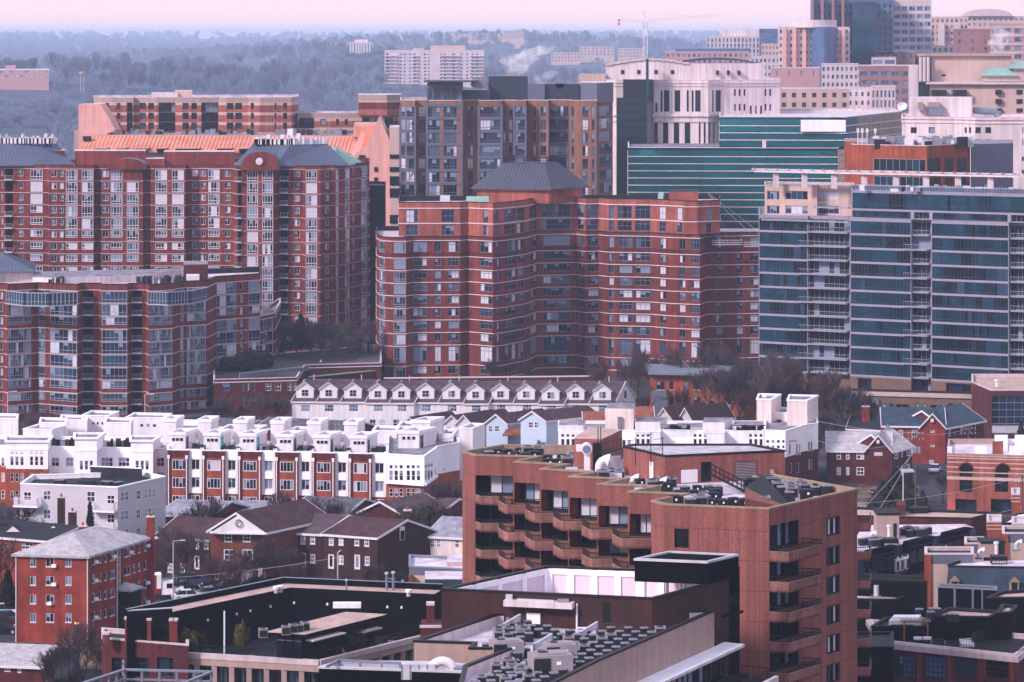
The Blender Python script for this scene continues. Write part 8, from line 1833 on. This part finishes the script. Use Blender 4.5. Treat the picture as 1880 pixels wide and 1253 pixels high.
def mk_green(kind,m,seed):
 def f():
  rr=random.Random(seed);r=thing('conifer' if kind=='cone' else 'evergreen_shrub','x','tree' if kind=='cone' else 'shrub',(0,0,0));ORG[r]=Vector((0,0,0));tr=MB();tr.tube((0,0,0),(0,0,1 if kind=='cone' else.4),.05,'bark',6,.02);tr.obj('trunk',r,local=True);mb=MB()
  for i in range(1500):
   if kind=='cone':z=rr.random()**1.25;rad=(1-z)*.38+.02;a=rr.uniform(0,6.28);q=rad*math.sqrt(rr.uniform(.35,1))*(1+.22*math.sin(a*3+z*9));c=Vector((math.cos(a)*q,math.sin(a)*q,z*.97+.03))
   else:
    while True:
     c=Vector((rr.uniform(-1,1),rr.uniform(-1,1),rr.uniform(-1,1)))
     if.4<c.length<1:break
    c=Vector((c.x*.5,c.y*.5,c.z*.42+.5))*(1+.15*math.sin(c.x*7)*math.cos(c.y*6))
   s_=rr.uniform(.018,.045)*(1 if kind=='cone' else 1.3);u_=Vector((rr.uniform(-1,1),rr.uniform(-1,1),rr.uniform(-1,.6))).normalized();v_=u_.orthogonal().normalized()*s_;u_=u_*s_*2
   mb.face([c-u_,c+v_,c+u_,c-v_],m)
  mb.obj('crown' if kind=='cone' else 'foliage',r,local=True);return r
 return f
mk_c=mk_green('cone','evergreen',5);mk_s=mk_green('ball','shrub_green',6);mk_y=mk_green('ball','shrub_yellow',7);mk_d=mk_green('ball','evergreen',9)
for(px,Y,h,w,lab)in((1645,515,6.6,8.0,'wide brown green conifer left of the utility pole'),(1668,512,5.8,6.0,'brown green conifer just left of the utility pole'),(1622,514,4.6,6.5,'low wide conifer, leftmost of the group near the brown tower'),(1694,510,3.6,3.2,'small slim conifer right of the utility pole'),(513,700,8,6,'dark conifer in the garden court, leftmost'),(552,705,8,7,'dark conifer in the garden court, by the tall block'),(165,448,9,3.6,'ivy covered slim conifer in front of the pale grey block'),(146,446,7,2.6,'dark leaning conifer beside the brown chimney'),(15,420,6,5,'dark conifer left of the walk-up, behind parked cars'),(1875,590,5,3.5,'small conifer at the right edge by the garage door')):
 place('cone',mk_c,(*P(px,Y),7 if Y>690 else 0),R.uniform(0,6),(w,w,h+(2 if px in(140,165)else 0))if Y!=480 else(w,w,h),lab,'dark conifers')
for(px,Y,z,w,h,key,mk,lab)in((345,352,zt_-.9,2.6,3.2,'ys',mk_y,'green yellow shrub, leftmost on the courtyard terrace'),(443,355,zt_-.9,1.8,3.4,'ys',mk_y,'yellow shrub on the courtyard terrace, left of the pavilion'),(646,354,zt_-.9,3.2,3.6,'ys',mk_y,'wide yellow green shrub right of the pavilion'),(368,354,zt_-.9,1.6,2.6,'ys',mk_y,'olive shrub between the white pipe and the left courtyard wall'),(440,655,7,8,4,'ss',mk_s,'rounded hedge on the garden terrace, left'),(470,660,7,8,4.5,'ss',mk_s,'rounded hedge on the garden terrace, middle'),(860,600,0,4,5,'ss',mk_s,'dark shrub by the cream terrace door'),(1015,592,0,7,7,'ss',mk_s,'olive evergreen bush before the cream terrace'),(985,598,0,6,6,'ss',mk_s,'dark evergreen bush behind the blue house roof'),(880,592,0,5,5,'ss',mk_s,'olive bush left of the blue houses'),(1800,332,zW,1.0,1.6,'ss',mk_s,'potted shrub on the bottom right terrace'),(1790,332.2,zW,.8,1.3,'ss',mk_s,'smaller potted shrub on the bottom right terrace'),(755,458,0,8,7,'ds',mk_d,'dark bush mass behind the board fence, left'),(790,462,0,8,8,'ds',mk_d,'dark bush mass behind the board fence, right'),(735,462,0,7,7,'ds',mk_d,'dark bush beside the brown house gable'),(470,436,0,3,2.5,'ds',mk_d,'dark bush right of the garage doors'),(505,437,0,3,2.5,'ds',mk_d,'dark bush before the recessed house')):
 place(key,mk,(*P(px,Y),z),R.uniform(0,6),(w,w,h),lab,'evergreen shrubs and hedges')
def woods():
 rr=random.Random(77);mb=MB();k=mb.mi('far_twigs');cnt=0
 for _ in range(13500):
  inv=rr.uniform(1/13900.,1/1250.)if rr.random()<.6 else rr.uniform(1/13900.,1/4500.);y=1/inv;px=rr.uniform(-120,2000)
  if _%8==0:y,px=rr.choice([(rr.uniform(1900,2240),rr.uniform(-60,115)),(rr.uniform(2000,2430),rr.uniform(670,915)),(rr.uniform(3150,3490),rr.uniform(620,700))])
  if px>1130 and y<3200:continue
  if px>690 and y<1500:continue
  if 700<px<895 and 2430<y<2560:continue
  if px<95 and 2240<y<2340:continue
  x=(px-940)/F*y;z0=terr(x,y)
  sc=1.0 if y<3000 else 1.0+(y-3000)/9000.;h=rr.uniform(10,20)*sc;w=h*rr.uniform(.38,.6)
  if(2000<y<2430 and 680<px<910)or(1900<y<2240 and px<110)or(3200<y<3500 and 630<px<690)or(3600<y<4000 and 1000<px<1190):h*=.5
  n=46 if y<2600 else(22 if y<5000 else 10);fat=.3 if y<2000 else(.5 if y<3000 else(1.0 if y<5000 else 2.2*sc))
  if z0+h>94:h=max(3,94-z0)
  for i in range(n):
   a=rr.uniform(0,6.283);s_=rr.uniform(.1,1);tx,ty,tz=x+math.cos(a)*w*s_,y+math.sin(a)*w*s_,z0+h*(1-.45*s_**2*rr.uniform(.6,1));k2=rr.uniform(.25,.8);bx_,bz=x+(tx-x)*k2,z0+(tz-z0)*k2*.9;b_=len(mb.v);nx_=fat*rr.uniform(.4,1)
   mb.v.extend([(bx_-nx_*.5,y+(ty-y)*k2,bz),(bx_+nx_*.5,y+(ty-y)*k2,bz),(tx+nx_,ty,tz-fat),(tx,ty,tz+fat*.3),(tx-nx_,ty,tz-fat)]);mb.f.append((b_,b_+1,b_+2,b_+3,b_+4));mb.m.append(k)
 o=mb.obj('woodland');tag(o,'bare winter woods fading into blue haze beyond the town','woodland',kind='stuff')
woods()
def mk_car(paint,suv=False):
 def f():
  r=thing('parked_car','x','car',(0,0,0));ORG[r]=Vector((0,0,0));hh=1.0 if suv else.85;top=1.75 if suv else 1.42
  prof=[(-2.25,.35),(-2.3,.7),(-2.1,hh),(-1.1,hh+.05),(1.2,hh+.03),(2.1,hh-.12),(2.3,.6),(2.2,.35)];mb=MB();n=len(prof)
  for s_ in(-1,1):
   y=.9*s_;mb.face([(x,y*(.96 if z>.8 else 1),z)for x,z in(prof if s_>0 else prof[::-1])],paint)
  for i in range(n):(x0,z0),(x1,z1)=prof[i],prof[(i+1)%n];k0=.9*(.96 if z0>.8 else 1);k1=.9*(.96 if z1>.8 else 1);mb.face([(x0,-k0,z0),(x0,k0,z0),(x1,k1,z1),(x1,-k1,z1)],paint)
  mb.obj('body',r,local=True);gl=[(-1.75 if not suv else-2.0,hh),(-1.1 if not suv else-1.8,top),(.45,top),(1.25,hh)];mb=MB()
  P4=[(x,-.84 if z<top else-.66,z)for x,z in gl];Q4=[(x,.84 if z<top else.66,z)for x,z in gl]
  mb.face(P4[::-1],'glass_dark');mb.face(Q4,'glass_dark');mb.face([P4[0],Q4[0],Q4[1],P4[1]],'glass_navy');mb.face([P4[2],Q4[2],Q4[3],P4[3]],'glass_navy');mb.obj('windows',r,local=True)
  mb=MB();mb.face([(gl[1][0],-.68,top+.01),(gl[2][0],-.68,top+.01),(gl[2][0],.68,top+.01),(gl[1][0],.68,top+.01)],paint);mb.box(-.35,-.28,-.86,-.8,hh,top-.05,paint);mb.obj('roof',r,local=True)
  for x in(-1.4,1.4):
   for y in(-.92,.92):mb=MB();mb.tube((x,y-.1,.33),(x,y+.1,.33),.33,'rubber',14);w_=mb.obj('wheel',r,local=True);mb=MB();yy=y+(.11 if y>0 else-.11);mb.tube((x,yy-.01,.33),(x,yy+.01,.33),.2,'light_metal',10);mb.obj('rim',w_,local=True)
  for y in(-.62,.62):mb=MB();mb.box(2.2,2.31,y-.22,y+.22,.62,.76,'curtain_white');mb.obj('headlight',r,local=True);mb=MB();mb.box(-2.32,-2.22,y-.2,y+.2,.7,.85,'truck_red');mb.obj('tail_light',r,local=True)
  return r
 return f
def car(px,py,rz,paint,lab,suv=False):
 x,y=G(px,py);place('car_%s_%d'%(paint,suv),mk_car('car_'+paint,suv),(x,y,.06),math.radians(rz),1.0,lab,'parked cars')
car(1716,868,-105,'white','white hatchback parked nose forward on the grey driveway')
car(352,1075,10,'blue','blue suv parked before the left colonial house',True);car(337,1086,12,'dark','dark car parked in front of the blue suv');car(417,1085,200,'dark','dark sedan seen over the black roof edge')
car(345,1102,15,'white','white car parked right of the truck, mostly behind the black roof edge');car(380,1097,190,'grey','grey car beyond the black roof edge, right of the white one')
car(2,1132,8,'white','white van like car at the left edge beside the walk-up',True);car(14,1142,10,'blue','blue sedan behind the maroon one, left of the walk-up');car(8,1152,8,'red','maroon sedan parked left of the walk-up');car(4,1164,8,'dark','dark sedan nearest in the parking lot left of the walk-up')
car(720,1070,190,'dark','dark green car between bare trees, right of the white pole',True);car(712,1082,185,'grey','grey car half hidden behind the black roof wall');car(1670,905,-120,'grey','grey car half hidden by the porch of the silver roofed house');car(478,1066,185,'grey','silver car before the recessed colonial house');car(752,1052,185,'blue','blue car beside the tan shop')
car(1620,835+75,200,'dark','dark car at the kerb right of the brown tower');car(1795,801,5,'grey','grey suv on the lane below the dark maroon building',True)
tk=thing('box_truck','white cab box truck with a dark red cargo box, behind the walk-up chimney','truck',(*G(305,1098),0));x,y=G(303,1099);rot=math.radians(8)
def rp(lx,ly):return(x+lx*math.cos(rot)-ly*math.sin(rot),y+lx*math.sin(rot)+ly*math.cos(rot))
def rpoly(x0,x1,y0_,y1_):return[rp(x0,y0_),rp(x1,y0_),rp(x1,y1_),rp(x0,y1_)]
mb=MB();mb.prism(rpoly(-5.2,-.6,-1.15,1.15),.9,3.5,'truck_red','white_paint');mb.prism(rpoly(-1.2,-.55,-1.17,1.17),1.6,3.55,'white_paint');mb.obj('cargo_box',tk);mb=MB();mb.prism(rpoly(-.5,1.2,-1.05,1.05),.7,2.5,'white_paint');mb.prism(rpoly(1.2,2.6,-.85,.85),.7,1.55,'white_paint');mb.obj('cab',tk);mb=MB();mb.prism(rpoly(1.15,1.24,-.9,.9),1.6,2.35,'glass_navy');mb.prism(rpoly(.2,1.0,-1.08,-1.04),1.6,2.3,'glass_dark');mb.obj('windows',tk);mb=MB();mb.prism(rpoly(2.6,2.72,-.9,.9),.5,.85,'grey_metal');mb.obj('bumper',tk)
for lx in(-4,-3,1.8):
 for ly in(-1.05,1.05):mb=MB();a,c=rp(lx,ly-.15),rp(lx,ly+.15);mb.tube((*a,.5),(*c,.5),.5,'rubber',14);w_=mb.obj('wheel',tk);mb=MB();a,c=rp(lx,ly-.17),rp(lx,ly+.17);mb.tube((*a,.5),(*c,.5),.27,'light_metal',10);mb.obj('rim',w_)
def pole(px,Y,h,lab,arms=True,z=0,m='wood_pole',r_=.14,trans=False):
 t=thing('utility_pole',lab,'utility pole',(*P(px,Y),z));x,y=P(px,Y);mb=MB();mb.tube((x,y,z),(x,y,z+h),r_,m,8,r_*.7);mb.obj('post',t)
 if arms:
  for dz in(.4,1.3):mb=MB();mb.box(x-1.3,x+1.3,y-.06,y+.06,z+h-dz-.06,z+h-dz+.06,m);ar=mb.obj('crossarm',t);mb=MB();[mb.tube((x+d_,y,z+h-dz),(x+d_,y,z+h-dz+.25),.06,'light_metal',6)for d_ in(-1.2,-.6,.6,1.2)];mb.split('insulator',ar)
 if trans:mb=MB();[mb.tube((x+dx,y-.35,z+h-3.4),(x+dx,y-.35,z+h-2.4),.28,'ac_top',10)for dx in(-.55,0,.55)];mb.split('transformer',t)
 return x,y,z+h
p1=pole(1681,492,ZP(793,492),'weathered utility pole with crossarms and transformers, right of the conifers',trans=True)
p2=pole(609,540,ZP(778,540),'utility pole with crossarms rising before the grey roofed brick house')
p3=pole(1778,530,ZP(783,530),'thin utility pole near the arched brick building');p4=pole(1877,470,ZP(872,470),'utility pole at the right edge before the arched windows')
p5=pole(1658,497,ZP(862,497),'short white street pole with arm, left of the utility pole',False,m='frame_white',r_=.09)
t=thing('flag_pole','thin white pole before the right end colonial house','pole',(*P(620,425),0));x,y=P(620,425);mb=MB();mb.tube((x,y,0),(x,y,ZP(1015,425)),.09,'light_metal',6);mb.obj('post',t);mb=MB();mb.tube((x,y,ZP(1015,425)),(x+.5,y,ZP(1010,425)),.06,'light_metal',6);mb.obj('arm',t)
for(px,Y,pt,lab)in((266,560,725,'tall street lamp rising before the curved brick block'),(14,560,720,'tall street lamp at the far left before the curved block'),(318,425,994,'street lamp between the walk-up and the colonial row')):
 t=thing('street_lamp',lab,'street lamp',(*P(px,Y),0));x,y=P(px,Y);z=ZP(pt,Y);mb=MB();mb.tube((x,y,0),(x,y,z),.1,'light_metal',6,.07);mb.obj('post',t);mb=MB();mb.tube((x,y,z),(x+1.2,y,z+.15),.05,'light_metal',6);mb.obj('arm',t);mb=MB();mb.box(x+1.0,x+1.7,y-.12,y+.12,z+.05,z+.2,'light_metal');mb.obj('lamp_head',t)
t=thing('street_lamp','lit orange lamp glowing through branches before the walk-up','street lamp',(*P(141,380),0));x,y=P(141,380);z=ZP(1146,380);mb=MB();mb.tube((x,y,0),(x,y,z),.08,'black_metal',6);mb.obj('post',t);mb=MB();mb.tube((x-.14,y,z),(x-.14,y,z+.2),.13,'lamp_glow',8);mb.tube((x+.16,y,z),(x+.16,y,z+.2),.13,'lamp_glow',8);mb.split('lantern',t)
t=thing('white_pipe','tall white pipe standing on the left of the courtyard terrace','pipe',(*P(412,352),zt_-.9));x,y=P(412,350);mb=MB();mb.tube((x,y,zt_-.9),(x,y,ZP(1122,350)),.09,'white_paint',8);mb.obj('pipe',t)
def wire(a,c,sag,lab,grp=None,r_=.025):
 a,c=Vector(a),Vector(c);t=thing('overhead_wire',lab,'wire',a,grp);mb=MB();n=14;pr=a
 for i in range(1,n+1):k=i/n;q=a.lerp(c,k);q.z-=sag*4*k*(1-k);mb.tube(pr,q,r_,'light_metal',4,cap=False);pr=q
 mb.obj('cable',t)
wire((p1[0]+1.2,p1[1],p1[2]-.2),(*P(1395,540),14),1.0,'upper wire from the transformer pole toward the white twin towers');wire((p1[0]-.6,p1[1],p1[2]-1.2),(*P(1500,540),8),1.5,'lower wire from the transformer pole passing the silver roof');wire((p1[0],p1[1],p1[2]-3),(*P(1500,400),12),.6,'wire from the transformer pole down toward the brown tower')
wire((p4[0],p4[1],p4[2]-.3),(*P(1560,440),12.2),.8,'long wire crossing the brick arches to the brown tower edge');wire((p3[0],p3[1],p3[2]-.4),(p1[0],p1[1],p1[2]-.3),.5,'short wire between the two poles on the right');wire((p4[0],p4[1],p4[2]-5),(*P(1585,440),9.0),.8,'low wire above the tan gravel strip');wire((p1[0],p1[1],p1[2]-2.2),(*P(1590,470),4.0),.8,'slanting wire falling left from the transformer pole')
wire((p2[0],p2[1],p2[2]-.4),(*P(470,560),8.2),.6,'wire from the rear utility pole to the left');wire((*P(230,424),4.0),(*P(620,425),7.0),.5,'thin wire crossing before the colonial row')
gz_=thing('gazebo','dark roofed round gazebo in the shaded garden court','gazebo',(*P(660,690),7));x,y=P(660,690);mb=MB();pl=[(x+math.cos(i*math.pi/4)*3.2,y+math.sin(i*math.pi/4)*3.2)for i in range(8)]
for p,q in zip(pl,pl[1:]+pl[:1]):mb.face([(*p,11.0),(*q,11.0),(x,y,13.2)],'seam_roof_dark')
mb.obj('roof',gz_);mb=MB();[mb.tube((x+(p[0]-x)*.85,y+(p[1]-y)*.85,7),(x+(p[0]-x)*.85,y+(p[1]-y)*.85,11),.15,'frame_dark',6)for p in pl];mb.split('post',gz_)
for(px,lab)in((504,'round garden lamp on the court terrace, left'),(589,'round garden lamp on the court terrace, right')):
 t=thing('garden_lamp',lab,'lamp',(*P(px,668),7));x,y=P(px,668);mb=MB();mb.tube((x,y,6.8),(x,y,ZP(665,668)),.06,'frame_dark',6);mb.obj('post',t);mb=MB();mb.tube((x,y,ZP(665,668)),(x,y,ZP(661,668)),.25,'curtain_white',8,.18);mb.obj('globe',t)
mb=MB();x0,x1=P(618,712)[0],P(640,712)[0];t=thing('awning','dark green awning at the foot of the tall brick block','awning',(x0,712,6));mb.face([(x0,712,ZP(614,712)),(x1,712,ZP(614,712)),(x1,715,ZP(602,712)),(x0,715,ZP(602,712))],'awning_green');mb.obj('cloth',t);mb=MB();mb.tube((x0,712,5),(x0,712,ZP(614,712)),.06,'frame_dark',5);mb.tube((x1,712,5),(x1,712,ZP(614,712)),.06,'frame_dark',5);mb.obj('post',t)
hd=Bld('garden_wall','low dark teal topped wall by the left corner of the long brick block','wall',back([P(566,655),P(692,668)],1),ZP(688,660),'red_brick_dark',par=.1,cop='verdigris',rm='charcoal');hd.finish()
hd=Bld('garden_wall','long low brick garden wall with pale coping before the long brick block','wall',back([P(705,668),P(1085,672)],1),ZP(693,670),'maroon_brick',par=.1,cop='band_white',rm='charcoal');hd.finish()
def plume(lab,px0,py0,px1,py1,Y,r0,r1,dens,seed):
 rr=random.Random(seed);mb=MB();A=Vector((P(px0,Y)[0],Y,ZP(py0,Y)));B=Vector((P(px1,Y)[0],Y,ZP(py1,Y)));rows=[];n,m_=14,14
 for i in range(n+1):
  t=i/n;c=A.lerp(B,t)+Vector((math.sin(t*7+seed)*r1*.45*t,0,0));r=(r0+(r1-r0)*t)*(.35+math.sin(math.pi*min(1,t*.9+.08))*.8);rows.append([c+Vector((math.cos(2*math.pi*j/m_)*r*rr.uniform(.75,1.25),math.sin(2*math.pi*j/m_)*r,rr.uniform(-.1,.1)*r))for j in range(m_)])
 for i in range(n):
  for j in range(m_):k=(j+1)%m_;mb.face([rows[i][j],rows[i][k],rows[i+1][k],rows[i+1][j]],'steam%d'%seed)
 mb.face(rows[0][::-1],'steam%d'%seed);mb.face(rows[-1],'steam%d'%seed);o=mb.obj('steam_plume');tag(o,lab,'steam',kind='stuff')
for s_,d_ in((1,.17),(2,.16),(3,.16)):
 m=bpy.data.materials.new('steam%d'%s_);m.use_nodes=True;t=m.node_tree;t.nodes.remove(t.nodes['Principled BSDF']);v=t.nodes.new('ShaderNodeVolumePrincipled');v.inputs['Color'].default_value=(.97,.92,.97,1);v.inputs['Density'].default_value=d_;v.inputs['Color'].default_value=(1,.98,1,1);n_=t.nodes.new('ShaderNodeTexNoise');n_.inputs['Scale'].default_value=.45;n_.inputs['Detail'].default_value=4;c_=t.nodes.new('ShaderNodeTexCoord');t.links.new(c_.outputs['Object'],n_.inputs['Vector']);r_=t.nodes.new('ShaderNodeMapRange');r_.inputs[1].default_value=.44;r_.inputs[2].default_value=.78;r_.inputs[3].default_value=0;r_.inputs[4].default_value=d_*2.6;t.links.new(n_.outputs['Fac'],r_.inputs[0]);t.links.new(r_.outputs[0],v.inputs['Density']);t.links.new(v.outputs[0],t.nodes['Material Output'].inputs['Volume']);M['steam%d'%s_]=m
plume('white steam rising from the dark roof of the grey tower',938,142,984,84,800,2.6,5.6,.06,1);plume('smaller steam puff right of the first, above the grey tower roof',992,155,1010,130,800,1.8,3.2,.06,2);plume('thin steam puff over the tan cornice roof at the right',1832,98,1836,52,955,1.6,4.6,.05,3)
hm=bpy.data.materials.new('haze');hm.use_nodes=True;t=hm.node_tree;t.nodes.remove(t.nodes['Principled BSDF']);v=t.nodes.new('ShaderNodeVolumePrincipled')
v.inputs['Color'].default_value=(0.62,0.76,1.0,1);v.inputs['Density'].default_value=0.000115;v.inputs['Anisotropy'].default_value=0.0
t.links.new(v.outputs[0],t.nodes['Material Output'].inputs['Volume'])
me=bpy.data.meshes.new('haze');x0,x1,y0_,y1_,z0_,z1_=-8500,8500,-260,14700,-8,98
vs=[(x,y,z)for x in(x0,x1)for y in(y0_,y1_)for z in(z0_,z1_)];me.from_pydata(vs,[],[(0,1,3,2),(4,6,7,5),(0,4,5,1),(2,3,7,6),(0,2,6,4),(1,5,7,3)]);me.materials.append(hm)
hz=bpy.data.objects.new('haze',me);COL.objects.link(hz);hz['kind']='stuff';hz['label']='pale blue haze over the whole town';hz['category']='haze'
print('objects',len(bpy.data.objects),'condensers',NAC)
